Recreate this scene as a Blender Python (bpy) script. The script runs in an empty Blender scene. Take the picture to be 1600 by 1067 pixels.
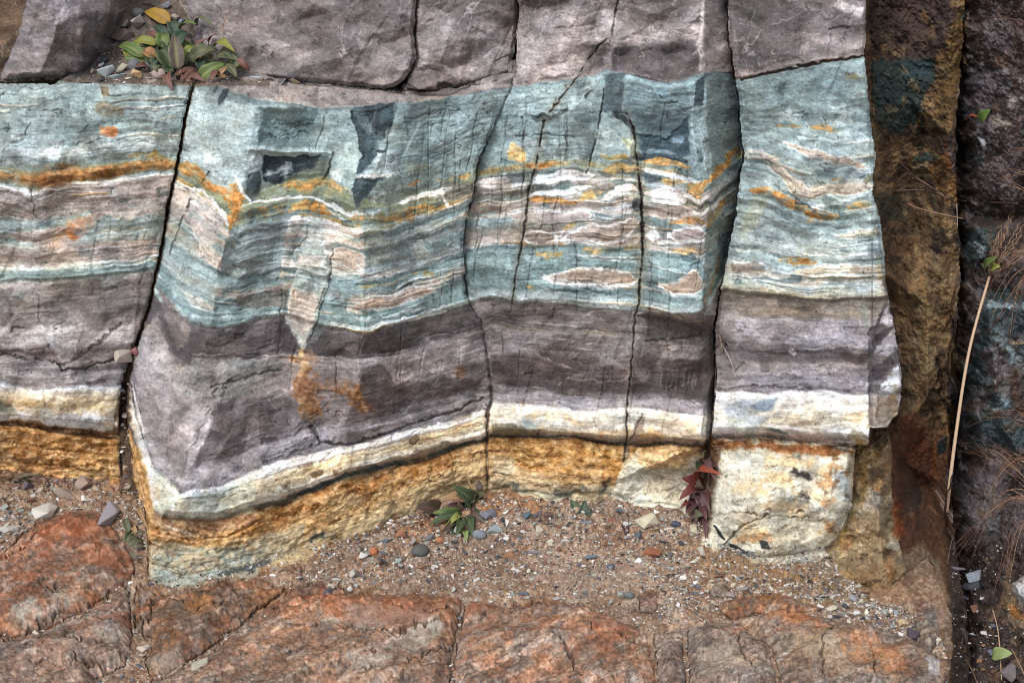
import bpy, math, random
import numpy as np
from mathutils import Vector, Matrix
from mathutils.geometry import delaunay_2d_cdt

# ------------------------------------------------------------------ camera, sky, sun, exposure
sc = bpy.context.scene
COL = sc.collection
CAM_H, PITCH, FPX = 1.35, math.radians(22.0), 2000.0       # focal length in units of a 1600 wide frame
cam_d = bpy.data.cameras.new("camera"); cam = bpy.data.objects.new("camera", cam_d); COL.objects.link(cam)
cam.location = (0, 0, CAM_H); cam.rotation_euler = (math.pi/2 - PITCH, 0, 0)
cam_d.sensor_width = 36.0; cam_d.lens = 36.0*FPX/1600.0; cam_d.clip_start = 0.05; cam_d.clip_end = 500
sc.camera = cam
world = bpy.data.worlds.new("World"); sc.world = world; world.use_nodes = True
wn = world.node_tree; bg = wn.nodes["Background"]
sky = wn.nodes.new("ShaderNodeTexSky"); sky.sky_type = 'NISHITA'; sky.sun_disc = False
SUN_EL, SUN_AZ = math.radians(52), math.radians(212)        # behind the camera, high
sky.sun_elevation = SUN_EL; sky.sun_rotation = SUN_AZ; sky.dust_density = 3.0
hs = wn.nodes.new("ShaderNodeHueSaturation"); hs.inputs["Saturation"].default_value = 0.28
wn.links.new(sky.outputs[0], hs.inputs["Color"]); wn.links.new(hs.outputs[0], bg.inputs[0])
bg.inputs[1].default_value = 0.142
sun_d = bpy.data.lights.new("sun", 'SUN'); sun = bpy.data.objects.new("sun", sun_d); COL.objects.link(sun)
sun_d.energy = 1.2; sun_d.angle = math.radians(16); sun_d.color = (1.0, 0.985, 0.965)
sd = Vector((math.sin(SUN_AZ)*math.cos(SUN_EL), math.cos(SUN_AZ)*math.cos(SUN_EL), math.sin(SUN_EL)))
sun.rotation_euler = sd.to_track_quat('Z', 'Y').to_euler()
sc.cycles.filter_width = 0.95
sc.view_settings.view_transform = 'Standard'; sc.view_settings.look = 'None'
sc.view_settings.exposure = 0.42; sc.view_settings.gamma = 1.0; sc.view_settings.use_curve_mapping = False

# ------------------------------------------------------------------ helpers: noise and fields
random.seed(7); rng = np.random.default_rng(11)
F = np.float32
STEP = 1.2
U0, U1, V0, V1 = -150.0, 1750.0, -150.0, 1170.0
us = np.arange(U0, U1+0.1, STEP, dtype=F); vs = np.arange(V0, V1+0.1, STEP, dtype=F)
NU, NV = len(us), len(vs)
U, V = np.meshgrid(us, vs)
TAB = [rng.random((256, 256)).astype(F)*2-1 for _ in range(24)]
def vnoise(x, y, s=0):
    T = TAB[s % 24]
    xi = np.floor(x); yi = np.floor(y); fx = x-xi; fy = y-yi
    fx = fx*fx*(3-2*fx); fy = fy*fy*(3-2*fy)
    xi = xi.astype(np.int32) & 255; yi = yi.astype(np.int32) & 255
    x1 = (xi+1) & 255; y1 = (yi+1) & 255
    a = T[yi, xi]; b = T[yi, x1]; c = T[y1, xi]; d = T[y1, x1]
    return (a+(b-a)*fx) + ((c+(d-c)*fx) - (a+(b-a)*fx))*fy
def fbm(x, y, o=4, s=0, g=0.5):
    r = 0; a = 1.0; n = 0
    for i in range(o):
        r = r + a*vnoise(x+i*17.3, y+i*9.1, s+i); n += a; a *= g; x = x*2.03; y = y*2.03
    return (r/n*1.6).astype(F)
def sst(a, b, x):
    t = np.clip((x-a)/(b-a), 0, 1); return t*t*(3-2*t)
def voro(x, y, s=0, jit=0.9):
    xi = np.floor(x); yi = np.floor(y)
    b1 = np.full(x.shape, 9e9, F); b2 = b1.copy(); ida = np.zeros(x.shape, np.int32); idb = ida.copy()
    dx = np.zeros(x.shape, F); dy = dx.copy()
    for j in (-1, 0, 1):
        for i in (-1, 0, 1):
            cx = (xi+i).astype(np.int32) & 255; cy = (yi+j).astype(np.int32) & 255
            px = xi+i+0.5+0.5*jit*TAB[s % 24][cy, cx]; py = yi+j+0.5+0.5*jit*TAB[(s+1) % 24][cy, cx]
            ex = x-px; ey = y-py; d = ex*ex+ey*ey
            m = d < b1
            b2 = np.where(m, b1, np.minimum(b2, d)); b1 = np.where(m, d, b1)
            ida = np.where(m, cx, ida); idb = np.where(m, cy, idb); dx = np.where(m, ex, dx); dy = np.where(m, ey, dy)
    return np.sqrt(b1), np.sqrt(b2), ida, idb, dx, dy
def facets(x, y, s=0):                                    # random tilted planes: broken rock
    f1, f2, ia, ib, dx, dy = voro(x, y, s)
    gx = TAB[(s+2) % 24][ib, ia]; gy = TAB[(s+3) % 24][ib, ia]; h = TAB[(s+4) % 24][ib, ia]
    return (gx*dx+gy*dy+0.16*h).astype(F), (f2-f1).astype(F), h
GRN = np.clip(.5+.9*fbm(U/3.2, V/2.4, 3, 15)+.4*fbm(U/11, V/6, 3, 6), 0, 1).astype(F)   # grain
def tnoise(x, y, s=0):                                    # continuous, piecewise planar: creased rock faces
    T = TAB[s % 24]; k = (x+y)*.3660254; i = np.floor(x+k); j = np.floor(y+k); q = (i+j)*.2113249
    a = x-(i-q); b = y-(j-q); up = a > b; sx = a+(a+b)*.3660254; sy = b+(a+b)*.3660254
    ii = i.astype(np.int32) & 255; jj = j.astype(np.int32) & 255; i1 = (ii+1) & 255; j1 = (jj+1) & 255
    v0 = T[jj, ii]; v2 = T[j1, i1]; v1 = np.where(up, T[jj, i1], T[j1, ii]); hi = np.maximum(sx, sy); lo = np.minimum(sx, sy)
    return (v0+(v1-v0)*hi+(v2-v1)*lo).astype(F)
W1 = fbm(U/34, V/34, 5, 1); W2 = fbm(U/34, V/34, 5, 7)      # warps, about -1..1
Wf1 = fbm(U/9, V/9, 3, 3); Wf2 = fbm(U/9, V/9, 3, 5)
def box(A, r):
    for ax in (0, 1):
        p = np.pad(A, [(r+1, r) if k == ax else (0, 0) for k in (0, 1)], mode='edge').astype(np.float64)
        c = np.cumsum(p, axis=ax)
        A = ((c[2*r+1:] - c[:-2*r-1]) if ax == 0 else (c[:, 2*r+1:] - c[:, :-2*r-1]))/(2*r+1)
    return A.astype(F)
def samp(A, u, v):
    x = np.clip((np.asarray(u)-U0)/STEP, 0, NU-1.001); y = np.clip((np.asarray(v)-V0)/STEP, 0, NV-1.001)
    xi = x.astype(int); yi = y.astype(int); fx = x-xi; fy = y-yi
    if A.ndim == 3: fx = fx[..., None]; fy = fy[..., None]
    return (A[yi, xi]*(1-fx)+A[yi, xi+1]*fx)*(1-fy)+(A[yi+1, xi]*(1-fx)+A[yi+1, xi+1]*fx)*fy
def win(pts, pad):
    p = np.asarray(pts, dtype=float)
    a = int(max(0, (p[:, 0].min()-pad-U0)//STEP)); b = int(min(NU, (p[:, 0].max()+pad-U0)//STEP+2))
    c = int(max(0, (p[:, 1].min()-pad-V0)//STEP)); d = int(min(NV, (p[:, 1].max()+pad-V0)//STEP+2))
    return slice(c, max(d, c)), slice(a, max(a, b))
def segdist(x, y, pts, closed):
    d2 = np.full(x.shape, 9e9, F); tt = np.zeros(x.shape, F); n = len(pts)
    for i in range(n if closed else n-1):
        ax, ay = pts[i][:2]; bx, by = pts[(i+1) % n][:2]; ex, ey = bx-ax, by-ay; L = ex*ex+ey*ey+1e-9
        t = np.clip(((x-ax)*ex+(y-ay)*ey)/L, 0, 1); q = (x-ax-t*ex)**2+(y-ay-t*ey)**2
        m = q < d2; d2 = np.where(m, q, d2); tt = np.where(m, i+t, tt)
    return np.sqrt(d2), tt
def polysd(pts, w, warp=0.0, fine=0.0):                     # signed distance, inside positive
    warp *= .55; fine = fine*.8+.3
    x = U[w]+warp*W1[w]+fine*Wf1[w]; y = V[w]+warp*W2[w]+fine*Wf2[w]
    d, _ = segdist(x, y, pts, True); ins = np.zeros(x.shape, bool); n = len(pts)
    for i in range(n):
        ax, ay = pts[i][:2]; bx, by = pts[(i+1) % n][:2]
        if ay == by: continue
        ins ^= ((ay > y) != (by > y)) & (x < (bx-ax)*(y-ay)/(by-ay)+ax)
    return np.where(ins, d, -d).astype(F)
def tri_field(pts):                                        # piecewise linear through (u, v, value)
    P = [Vector((float(p[0]), float(p[1]))) for p in pts]
    vsx, _, fc, ov, _, _ = delaunay_2d_cdt(P, [], [], 0, 1e-4)
    val = [pts[o[0]][2] for o in ov]
    out = np.zeros(U.shape, F); cnt = np.zeros(U.shape, bool)
    for f in fc:
        for k in range(1, len(f)-1):
            t = (f[0], f[k], f[k+1]); a, b, c = [(vsx[i].x, vsx[i].y) for i in t]
            den = (b[1]-c[1])*(a[0]-c[0])+(c[0]-b[0])*(a[1]-c[1])
            if abs(den) < 1e-6: continue
            w = win([a, b, c], 2); x = U[w]; y = V[w]
            l1 = ((b[1]-c[1])*(x-c[0])+(c[0]-b[0])*(y-c[1]))/den; l2 = ((c[1]-a[1])*(x-c[0])+(a[0]-c[0])*(y-c[1]))/den
            l3 = 1-l1-l2; m = (l1 > -.001) & (l2 > -.001) & (l3 > -.001)
            out[w] = np.where(m, l1*val[t[0]]+l2*val[t[1]]+l3*val[t[2]], out[w]); cnt[w] |= m
    if not cnt.all():                                        # outside the hull: inverse distance
        x = U[~cnt]; y = V[~cnt]; n = 0; dn = 0
        for p in pts:
            wgt = 1/((x-p[0])**2+(y-p[1])**2+1)**2; n = n+wgt*p[2]; dn = dn+wgt
        out[~cnt] = n/dn
    return out

# ------------------------------------------------------------------ colour canvas (rock and soil pigments, sRGB 0..1)
C = np.zeros(U.shape+(3,), F); C[:] = np.array([95, 78, 60], F)/255
R = np.zeros(U.shape, F)                                   # relief in metres, towards the viewer
def col(c): return np.array(c, F)/255
def put(w, m, c, a=1.0):
    m = (m*a)[..., None]; C[w] = C[w]*(1-m)+col(c)*m
def poly(c, pts, warp=4, fine=1.5, soft=1.5, a=1.0, tex=0.0, rel=0.0, bev=6):
    w = win(pts, 20+warp*2); sd = polysd(pts, w, warp, fine); m = sst(-soft, soft, sd)
    if tex: m = m*np.clip(0.5+0.5*tex+0.9*(Wf1[w]*0.5+W2[w]), 0, 1)
    put(w, m*(.8+.2*GRN[w]), c, a)
    if rel: R[w] += rel*sst(0, bev, sd)
def lens(c, pts, rim=None, rimw=3.0, warp=3, fine=1.5, a=1.0, tex=0.0, rel=0.0):   # pts: (u, v, half thickness)
    p = np.array(pts, float)
    w = win([(p[0, 0]-8, p[:, 1].min()-p[:, 2].max()-10), (p[-1, 0]+8, p[:, 1].max()+p[:, 2].max()+10)], 8+warp*2)
    x = U[w]+warp*W1[w]; y = V[w]+warp*W2[w]+fine*Wf2[w]
    yc = np.interp(x, p[:, 0], p[:, 1]); h = np.interp(x, p[:, 0], p[:, 2])
    e = np.minimum(x-p[0, 0], p[-1, 0]-x); h = h*np.sqrt(np.clip(e/12, 0, 1)); sd = h-np.abs(y-yc)
    ok = (e > -6)
    if rim is not None: put(w, sst(-rimw-1, -rimw+1.5, sd)*ok, rim, a)
    m = sst(-1.0, 1.2, sd)*ok
    if tex: m = m*np.clip(0.35+0.4*tex+1.0*(Wf1[w]*0.6+W1[w]*.7+GRN[w]*.5-.2), 0, 1)
    put(w, m*(.85+.15*GRN[w]), c, a)
    if rel: R[w] += rel*sst(0, 5, sd)*ok
def line(c, pts, wd, warp=3, fine=1.5, a=1.0, rel=0.0, soft=1.0, brk=0.0):         # stroke; wd number or list per point
    if not isinstance(wd, (list, tuple)) and wd < 3.2 and rel <= 0: a *= .75; fine += 1.2
    assert a <= 1 and abs(rel) < .06
    w = win(pts, 16+warp*2); x = U[w]+warp*W1[w]+fine*Wf1[w]; y = V[w]+warp*W2[w]+fine*Wf2[w]
    d, t = segdist(x, y, pts, False)
    wv = np.interp(t, range(len(pts)), wd) if isinstance(wd, (list, tuple)) else wd
    wv = wv*(1+0.5*Wf2[w])
    m = sst(0, 1, (wv/2-d)/soft*0.5+0.5)
    if brk: m = m*sst(-0.2-brk, 0.3-brk, W1[w]+Wf1[w]*0.5+0.35)
    put(w, m, c, a)
    if rel: R[w] += rel*m
def stain(c, pts, r, a=0.8, thr=0.0, soft=0.4):                                    # blotch that follows noise
    w = win(pts, r+10); d, _ = segdist(U[w], V[w], pts, False)
    m = sst(thr-.1, thr+soft+.35, (1-d/r)+0.6*W1[w]+0.45*Wf1[w]+.35*GRN[w]-0.35); put(w, m*(d < r), c, a)
def crack(pts, wd, depth=0.02, c=(72, 61, 54), warp=2, halo=None, brk=0.08):
    if halo: line(halo, pts, [x*3.5 for x in wd] if isinstance(wd, list) else wd*3.5, warp, 2.5, 0.45, soft=4)
    line(c, pts, [x*.55 for x in wd] if isinstance(wd, list) else wd*.65, warp*.5, 1.6, 0.78, -depth*.45, brk=brk)

# ------------------------------------------------------------------ joints between blocks and strata horizons
J_LM_a = [(304,128),(292,170),(278,240),(262,320),(248,400),(234,470),(214,525),(204,560),(190,600),(184,645),(184,700),(187,790)]   # left block's edge
J_LM_b = [(306,128),(296,170),(282,240),(266,320),(252,400),(238,470),(219,530),(210,560),(203,600),(200,650),(202,690),(212,740),(226,790),(232,850),(232,905)]
J_MC = [(808,100),(800,140),(772,195),(748,245),(738,300),(726,345),(722,380),(725,440),(730,478),(750,500),(757,530),(764,570),(769,622),(762,645),(761,700),(764,800)]
J_CR = [(1133,-160),(1134,0),(1136,60),(1143,110),(1153,160),(1153,200),(1160,240),(1151,280),(1149,320),(1141,370),(1129,430),(1121,470),(1113,520),(1115,580),(1110,640),(1105,700),(1106,760)]
J_CR_b = [(1137,-160),(1137,0),(1139,60),(1147,110),(1157,160),(1157,200),(1164,240),(1156,280),(1152,320),(1144,370),(1132,430),(1125,470),(1118,520),(1120,580),(1117,640),(1113,692)]
P_L = [(-200,126),(60,131),(300,129)]+J_LM_a[1:]+[(-200,790)]
P_M = [(306,128),(345,119),(420,125),(500,132),(560,138),(600,142),(632,147),(700,147),(732,134),(770,125),(800,118),(810,100)]+J_MC[1:]+[(766,830),(500,960),(400,975),(232,950)]+J_LM_b[::-1][:-1]
P_C = [(814,-200),(812,0),(807,60),(808,100)]+J_MC[1:]+[(764,860),(1100,860),(1104,800)]+J_CR[::-1]
P_R = J_CR_b+[(1200,690),(1280,694),(1356,695),(1357,668),(1386,666),(1404,642),(1409,590),(1396,510),(1386,462),(1379,380),(1373,340),(1362,300),(1367,240),(1358,180),(1350,88),(1353,20),(1348,-40),(1352,-200)]
P_BO = [(1112,692),(1200,692),(1300,696),(1336,702),(1330,790),(1312,832),(1272,868),(1180,879),(1132,858),(1112,874),(1090,862),(1106,800),(1108,740)]
P_TL = [(34,-200),(188,-200),(184,20),(171,60),(152,98),(122,121),(60,127),(5,127),(2,116),(28,60),(44,0)]
P_TM = [(276,-200),(282,0),(302,40),(326,92),(350,116),(420,123),(500,130),(560,135),(600,140),(628,128),(646,105),(651,92),(645,60),(652,0),(655,-200)]
P_TR = [(656,-200),(653,0),(646,60),(652,92),(648,104),(632,124),(628,142),(655,149),(690,148),(722,136),(770,124),(797,115),(806,60),(811,0),(813,-200)]
P_ANG = [(632,141),(645,112),(668,106),(700,112),(735,126),(728,135),(700,146),(655,149)]

HZ = {
 'L': [[(-200,130),(300,130)],
       [(-200,262),(0,262),(60,270),(130,262),(200,252),(270,248)],
       [(-200,292),(0,292),(50,308),(90,288),(180,284),(265,272)],
       [(-200,445),(0,442),(100,440),(180,430),(245,424)],
       [(-200,603),(0,603),(60,610),(120,605),(185,606)],
       [(-200,655),(0,655),(60,662),(140,672),(185,676)],
       [(-200,745),(0,745),(185,765)]],
 'M': [[(300,126),(322,131),(400,152),(470,162),(540,167),(600,163),(700,152),(765,140),(810,132)],
       [(255,250),(300,268),(345,300),(385,312),(450,285),(500,283),(545,308),(600,318),(680,300),(765,262),(800,255)],
       [(255,268),(300,298),(345,335),(372,368),(400,352),(470,345),(520,350),(560,366),(600,360),(680,335),(765,298),(800,292)],
       [(215,430),(250,470),(300,507),(340,516),(400,501),(442,493),(470,500),(500,510),(569,522),(620,508),(692,486),(765,467)],
       [(195,585),(205,610),(222,690),(235,725),(258,752),(285,772),(340,760),(400,735),(500,703),(600,685),(700,658),(765,640)],
       [(195,640),(212,700),(228,760),(236,800),(262,806),(330,810),(400,793),(470,770),(520,748),(640,718),(700,700),(765,680)],
       [(195,760),(232,905),(280,922),(330,914),(400,907),(460,890),(520,865),(580,848),(640,820),(685,797),(765,785)]],
 'C': [[(700,158),(765,150),(800,136),(900,126),(945,112),(980,118),(1040,131),(1100,115),(1145,118)],
       [(700,280),(800,262),(850,255),(900,252),(950,262),(1000,262),(1060,272),(1090,300),(1130,262),(1160,238)],
       [(700,300),(800,292),(850,285),(900,282),(950,285),(1000,285),(1060,295),(1095,318),(1130,288),(1160,262)],
       [(700,480),(765,469),(800,475),(870,478),(990,483),(1060,500),(1090,496),(1112,480),(1130,440)],
       [(700,640),(765,626),(800,628),(900,640),(1000,638),(1100,650),(1120,640)],
       [(700,690),(765,681),(830,681),(940,686),(1000,691),(1095,694),(1120,690)],
       [(700,790),(765,783),(850,790),(1000,802),(1110,812)]],
 'R': [[(1130,126),(1160,124),(1200,111),(1270,100),(1355,88),(1420,84)],
       [(1130,270),(1200,290),(1260,320),(1310,335),(1360,322),(1420,320)],
       [(1130,300),(1200,320),(1260,345),(1310,352),(1360,345),(1420,345)],
       [(1110,455),(1200,464),(1290,470),(1390,466),(1420,466)],
       [(1110,612),(1200,617),(1290,612),(1356,620),(1420,620)],
       [(1110,681),(1200,681),(1270,690),(1356,694),(1420,694)],
       [(1110,800),(1400,800)]]}
HN = [130, 265, 300, 470, 620, 680, 790]
def strat(block):
    hs_ = [np.interp(us, [p[0] for p in h], [p[1] for p in h]) for h in HZ[block]]
    S = np.zeros(U.shape, F); Uw = U+3*W1; Vw = V+3.0*W2
    H = [np.interp(Uw, [p[0] for p in h], [p[1] for p in h]).astype(F) for h in HZ[block]]
    S = HN[0]+(Vw-H[0])
    for k in range(6):
        t = (Vw-H[k])/np.maximum(H[k+1]-H[k], 4); S = np.where(Vw >= H[k], HN[k]+t*(HN[k+1]-HN[k]), S)
    return np.where(Vw > H[6], HN[6]+(Vw-H[6]), S).astype(F)
RAMP = {
 'L': [(60,140,130,132),(126,138,132,130),(131,132,148,143),(142,148,168,162),(180,158,176,170),(205,146,166,160),(222,168,184,178),(236,190,200,194),(250,148,164,156),(262,140,152,140),(266,150,138,108),(276,168,128,80),(286,146,126,94),(293,140,155,148),(298,214,212,208),(303,172,160,154),(318,158,147,142),(345,160,150,145),(356,150,166,158),(395,158,172,164),(412,164,152,146),(436,166,154,148),(445,212,214,210),(450,128,152,144),(464,140,162,154),(472,170,160,150),(480,134,124,118),(505,118,108,104),(528,126,116,113),(538,176,168,166),(558,172,165,164),(570,108,98,98),(582,146,139,141),(592,128,121,124),(606,162,156,158),(616,150,144,146),(620,224,224,222),(632,220,205,180),(648,214,196,160),(660,226,228,230),(674,196,196,188),(682,112,80,52),(692,178,122,62),(715,192,140,78),(745,170,116,60),(775,200,152,96),(790,140,98,62)],
 'M': [(60,130,120,120),(120,150,138,133),(129,152,142,137),(133,118,138,138),(150,144,166,162),(190,140,163,160),(225,130,155,152),(250,128,150,146),(262,130,142,124),(272,140,142,116),(288,126,142,124),(296,168,134,82),(300,210,212,208),(304,170,180,172),(310,116,140,134),(320,190,178,168),(326,186,174,166),(332,128,152,148),(342,150,139,133),(352,112,136,132),(372,184,174,166),(380,204,198,192),(384,130,156,153),(398,120,148,146),(408,146,142,136),(414,160,150,144),(420,196,196,190),(424,116,146,144),(448,120,150,147),(455,112,140,138),(461,160,178,172),(466,172,188,182),(471,98,90,92),(488,90,82,86),(506,84,76,80),(511,138,128,126),(518,145,136,136),(545,140,129,129),(572,127,115,118),(590,120,110,113),(600,140,132,136),(612,158,153,156),(618,120,114,118),(621,226,226,224),(638,216,204,184),(650,214,198,168),(664,222,216,202),(674,180,172,160),(679,84,92,90),(684,120,96,66),(690,186,128,62),(708,180,134,78),(735,186,152,104),(755,164,146,114),(772,170,152,120),(786,128,96,66),(800,120,88,60)],
 'C': [(-300,130,122,122),(0,134,125,125),(60,140,130,130),(105,146,135,134),(126,142,130,128),(131,116,142,142),(150,138,163,163),(190,128,153,152),(225,126,150,148),(258,124,142,134),(266,160,138,98),(274,130,142,128),(280,118,138,134),(292,196,198,196),(302,200,198,194),(308,122,120,114),(316,128,134,126),(326,176,164,156),(334,150,138,132),(342,196,192,186),(346,120,146,144),(362,132,128,122),(378,164,153,146),(384,206,202,196),(388,128,156,154),(405,126,154,152),(430,116,146,144),(448,118,146,144),(455,152,170,166),(464,172,186,180),(468,140,132,126),(474,112,102,101),(490,108,98,98),(500,120,110,106),(504,100,92,88),(510,136,126,124),(530,142,133,133),(550,112,98,96),(572,92,78,76),(592,88,75,74),(602,126,118,121),(614,150,143,147),(619,160,152,152),(622,216,212,206),(640,226,218,202),(655,224,222,214),(668,208,190,160),(674,150,136,124),(679,92,88,82),(684,160,110,56),(700,192,142,74),(730,190,138,70),(742,176,130,76),(760,196,186,160),(775,186,176,150),(790,150,120,90)],
 'R': [(-300,120,112,113),(0,124,115,117),(60,118,109,111),(105,140,130,130),(124,150,138,136),(127,96,80,72),(131,118,142,142),(145,132,158,158),(175,126,150,150),(205,146,170,168),(228,164,184,182),(250,150,172,168),(268,150,170,166),(300,146,168,164),(340,160,178,174),(370,172,186,182),(392,150,172,168),(410,160,176,172),(430,186,184,174),(442,172,182,176),(455,176,182,172),(464,168,164,150),(468,118,110,100),(476,124,112,102),(492,146,134,122),(502,150,142,142),(512,156,149,156),(538,148,141,148),(546,110,102,106),(564,106,98,102),(572,134,126,128),(586,156,149,156),(606,150,144,151),(616,128,120,124),(620,226,228,232),(640,222,220,214),(655,216,208,190),(666,228,230,232),(674,190,184,178),(680,130,120,112),(700,190,180,160),(790,190,180,160)]}
SS = {k: strat(k) for k in HZ}
S = np.zeros(U.shape, F)
BL = np.zeros(U.shape, np.int8)
def region(pts, b, k):
    w = win(pts, 8); m = polysd(pts, w, 2.0, 1.0) > -3
    S[w] = np.where(m, SS[b][w], S[w]); BL[w] = np.where(m, k, BL[w])
for pts, b, k in ((P_L, 'L', 1), (P_C, 'C', 3), (P_M, 'M', 2), (P_R, 'R', 4)): region(pts, b, k)
lam = fbm(U/150, S/4.5, 4, 9)                                # fine bedding laminae that follow the strata
lam2 = fbm(U/60, S/9, 4, 14)
for b, k in (('L', 1), ('M', 2), ('C', 3), ('R', 4)):
    r = np.array(RAMP[b], float); m = BL == k
    s = SS[b][m]+1.6*lam2[m]+1.2*Wf2[m]
    for ch in range(3): C[..., ch][m] = np.interp(s, r[:, 0], r[:, ch+1]/255)
# the horizons' own side thickness: relief of each bed
relp = [(-300,0),(124,0),(131,.002),(150,.004),(262,.002),(276,.006),(292,.003),(300,.006),(310,.002),(326,.005),(336,.002),(380,.005),(390,.001),(420,.004),(430,.001),(464,.005),(470,-.002),(505,-.003),(511,.003),(560,.0),(596,-.003),(603,.003),(615,.004),(620,.012),(640,.016),(668,.014),(679,.002),(683,-.006),(700,.004),(740,.007),(790,.002)]
rp = np.array(relp); onb = BL > 0
R[onb] += 1.5*np.interp(S[onb]+1.5*lam2[onb], rp[:, 0], rp[:, 1])

# long thin steep joints
jr = random.Random(8)
for _ in range(34):
    x0 = jr.choice([jr.uniform(600, 770), jr.uniform(780, 1110), jr.uniform(640, 1110)]); y0 = jr.uniform(140, 430); L_ = jr.uniform(40, 190); k = jr.uniform(-.05, .22)
    line(jr.choice([(62,66,66),(74,80,80),(84,84,82)]), [(x0-k*L_*t+jr.uniform(-2.5, 2.5), y0+L_*t) for t in (0, .25, .5, .75, 1)], [.5, jr.uniform(1, 1.8), 1.6, jr.uniform(.8, 1.6), .4], .6, .9, .6, -.003)
for _ in range(22):
    x0 = jr.choice([jr.uniform(500, 760), jr.uniform(780, 1100)]); y0 = jr.uniform(480, 600); L_ = jr.uniform(25, 110); k = jr.uniform(-.05, .25)
    line((66,58,58), [(x0-k*L_*t+jr.uniform(-2.5, 2.5), y0+L_*t) for t in (0, .3, .6, 1)], [.5, 1.5, 1.2, .4], .6, .9, .55, -.003)
# thin streaks and small pods that follow the bedding
def streak(blk, s0, u0, u1, h, c_, a=.85, rel=0.0):
    w = (slice(None), slice(max(0, int((u0-U0)/STEP)), min(NU, int((u1-U0)/STEP))))
    if w[1].start >= w[1].stop: return
    x = U[w]; e = np.clip(np.minimum(x-u0, u1-x)/max(14., (u1-u0)*.3), 0, 1)**.6; sl = s0+2.5*vnoise(x/38., x*0+s0*.37, 3)
    sd_ = h*e*(1+.55*Wf1[w])-np.abs(SS[blk][w]-sl); m = sst(-.9, .9, sd_)*(BL[w] == {'L':1,'M':2,'C':3,'R':4}[blk])
    put(w, m, c_, a)
    if rel: R[w] += rel*m
sr = random.Random(21)
TONE = [((216,214,210),.8), ((192,180,170),.8), ((160,146,138),.75), ((92,118,118),.7), ((112,144,144),.7), ((184,140,84),.6), ((176,194,190),.7), ((74,92,96),.6)]
for blk, (ua, ub), cnt in (('M', (300, 770), 80), ('C', (740, 1150), 80), ('R', (1150, 1380), 30), ('L', (-150, 262), 34)):
    for _ in range(cnt):
        s0 = sr.uniform(285, 468) if blk in 'MC' else sr.uniform(150, 465); u0 = sr.uniform(ua-30, ub); L_ = sr.uniform(30, 190); t_ = TONE[sr.choice([0,0,0,1,1,3,4,4,5,6,6,7])]
        streak(blk, s0, u0, u0+L_, sr.uniform(.5, 2.4), t_[0], t_[1], .002 if t_[0][0] > 180 else -.001)
    for _ in range(cnt//3):
        s0 = sr.uniform(140, 262); u0 = sr.uniform(ua-30, ub); streak(blk, s0, u0, u0+sr.uniform(30, 120), sr.uniform(.5, 1.6), sr.choice([(100,124,124),(176,192,190),(86,108,110)]), .55)
    for _ in range(cnt//2):
        s0 = sr.choice([sr.uniform(472, 616), sr.uniform(684, 790)]); u0 = sr.uniform(ua-30, ub); streak(blk, s0, u0, u0+sr.uniform(40, 220), sr.uniform(.5, 1.8), (sr.choice([(168,158,158),(84,76,78),(100,92,94),(150,142,144)]) if s0 < 620 else sr.choice([(110,76,46),(206,180,140),(92,64,42)])), .5, -.001)
# chips: small fresh dark or pale scars with straight edges
for _ in range(150):
    x0, y0 = sr.uniform(-60, 1350), sr.uniform(140, 470); a0 = sr.uniform(-.4, .4); w0, h0 = sr.uniform(5, 26), sr.uniform(4, 15)
    pts = [(x0+w0*p*math.cos(a0)-h0*q*math.sin(a0)*.5+sr.uniform(-3, 3), y0+w0*p*math.sin(a0)+h0*q+sr.uniform(-3, 3)) for p, q in ((-.5,-.5),(.4,-.6),(.6,.3),(.1,.6),(-.5,.3))]
    poly(sr.choice([(86,112,116),(96,122,122),(176,194,192),(184,198,196),(60,82,90),(130,150,150)]), pts, 1, 1.2, .9, sr.uniform(.25, .6), rel=sr.uniform(-.004, .002), bev=2)
for _ in range(110):
    x0, y0 = (sr.uniform(215, 770), sr.uniform(510, 720)) if sr.random() < .5 else sr.choice([(sr.uniform(780, 1350), sr.uniform(480, 610)), (sr.uniform(350, 1350), sr.uniform(-20, 115)), (sr.uniform(-60, 180), sr.uniform(460, 600))])
    w0, h0 = sr.uniform(8, 34), sr.uniform(5, 18); a0 = sr.uniform(-.6, .1)
    pts = [(x0+w0*p*math.cos(a0)-h0*q*math.sin(a0)+sr.uniform(-3, 3), y0+w0*p*math.sin(a0)+h0*q+sr.uniform(-3, 3)) for p, q in ((-.5,-.4),(.3,-.6),(.6,.1),(.1,.6),(-.5,.3))]
    poly(sr.choice([(84,76,78),(94,86,88),(160,152,152),(170,160,160),(140,130,130)]), pts, 1, 1.2, .9, sr.uniform(.25, .55), rel=sr.uniform(-.005, .003), bev=2)
# ================================================================== LEFT BLOCK details
poly((196,206,200), [(30,238),(70,228),(128,226),(130,236),(60,248),(36,250)], 3, 2, 2, .85)
poly((124,148,143), [(80,150),(150,140),(215,150),(230,190),(150,205),(85,215),(92,180)], 8, 3, 8, .45)
poly((176,192,186), [(60,170),(95,160),(90,200),(70,215),(30,235),(20,200)], 6, 2, 3, .6)
poly((120,145,142), [(95,245),(160,200),(172,186),(145,188),(100,200)], 4, 2, 2, .6)
stain((120,108,92), [(155,168),(190,172)], 14, .8)
stain((186,112,62), [(160,204),(176,206)], 9, .9)
stain((150,110,74), [(60,275),(110,270),(150,275)], 18, .6, .1)
stain((120,84,52), [(55,285),(75,290)], 16, .7)
lens((178,124,66), [(10,274,5),(60,282,9),(110,276,8),(160,268,8),(210,262,10),(268,256,8)], None, warp=5, tex=.8, rel=.003); stain((112,76,44), [(60,284),(120,280),(180,272)], 11, .6, .15)
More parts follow.
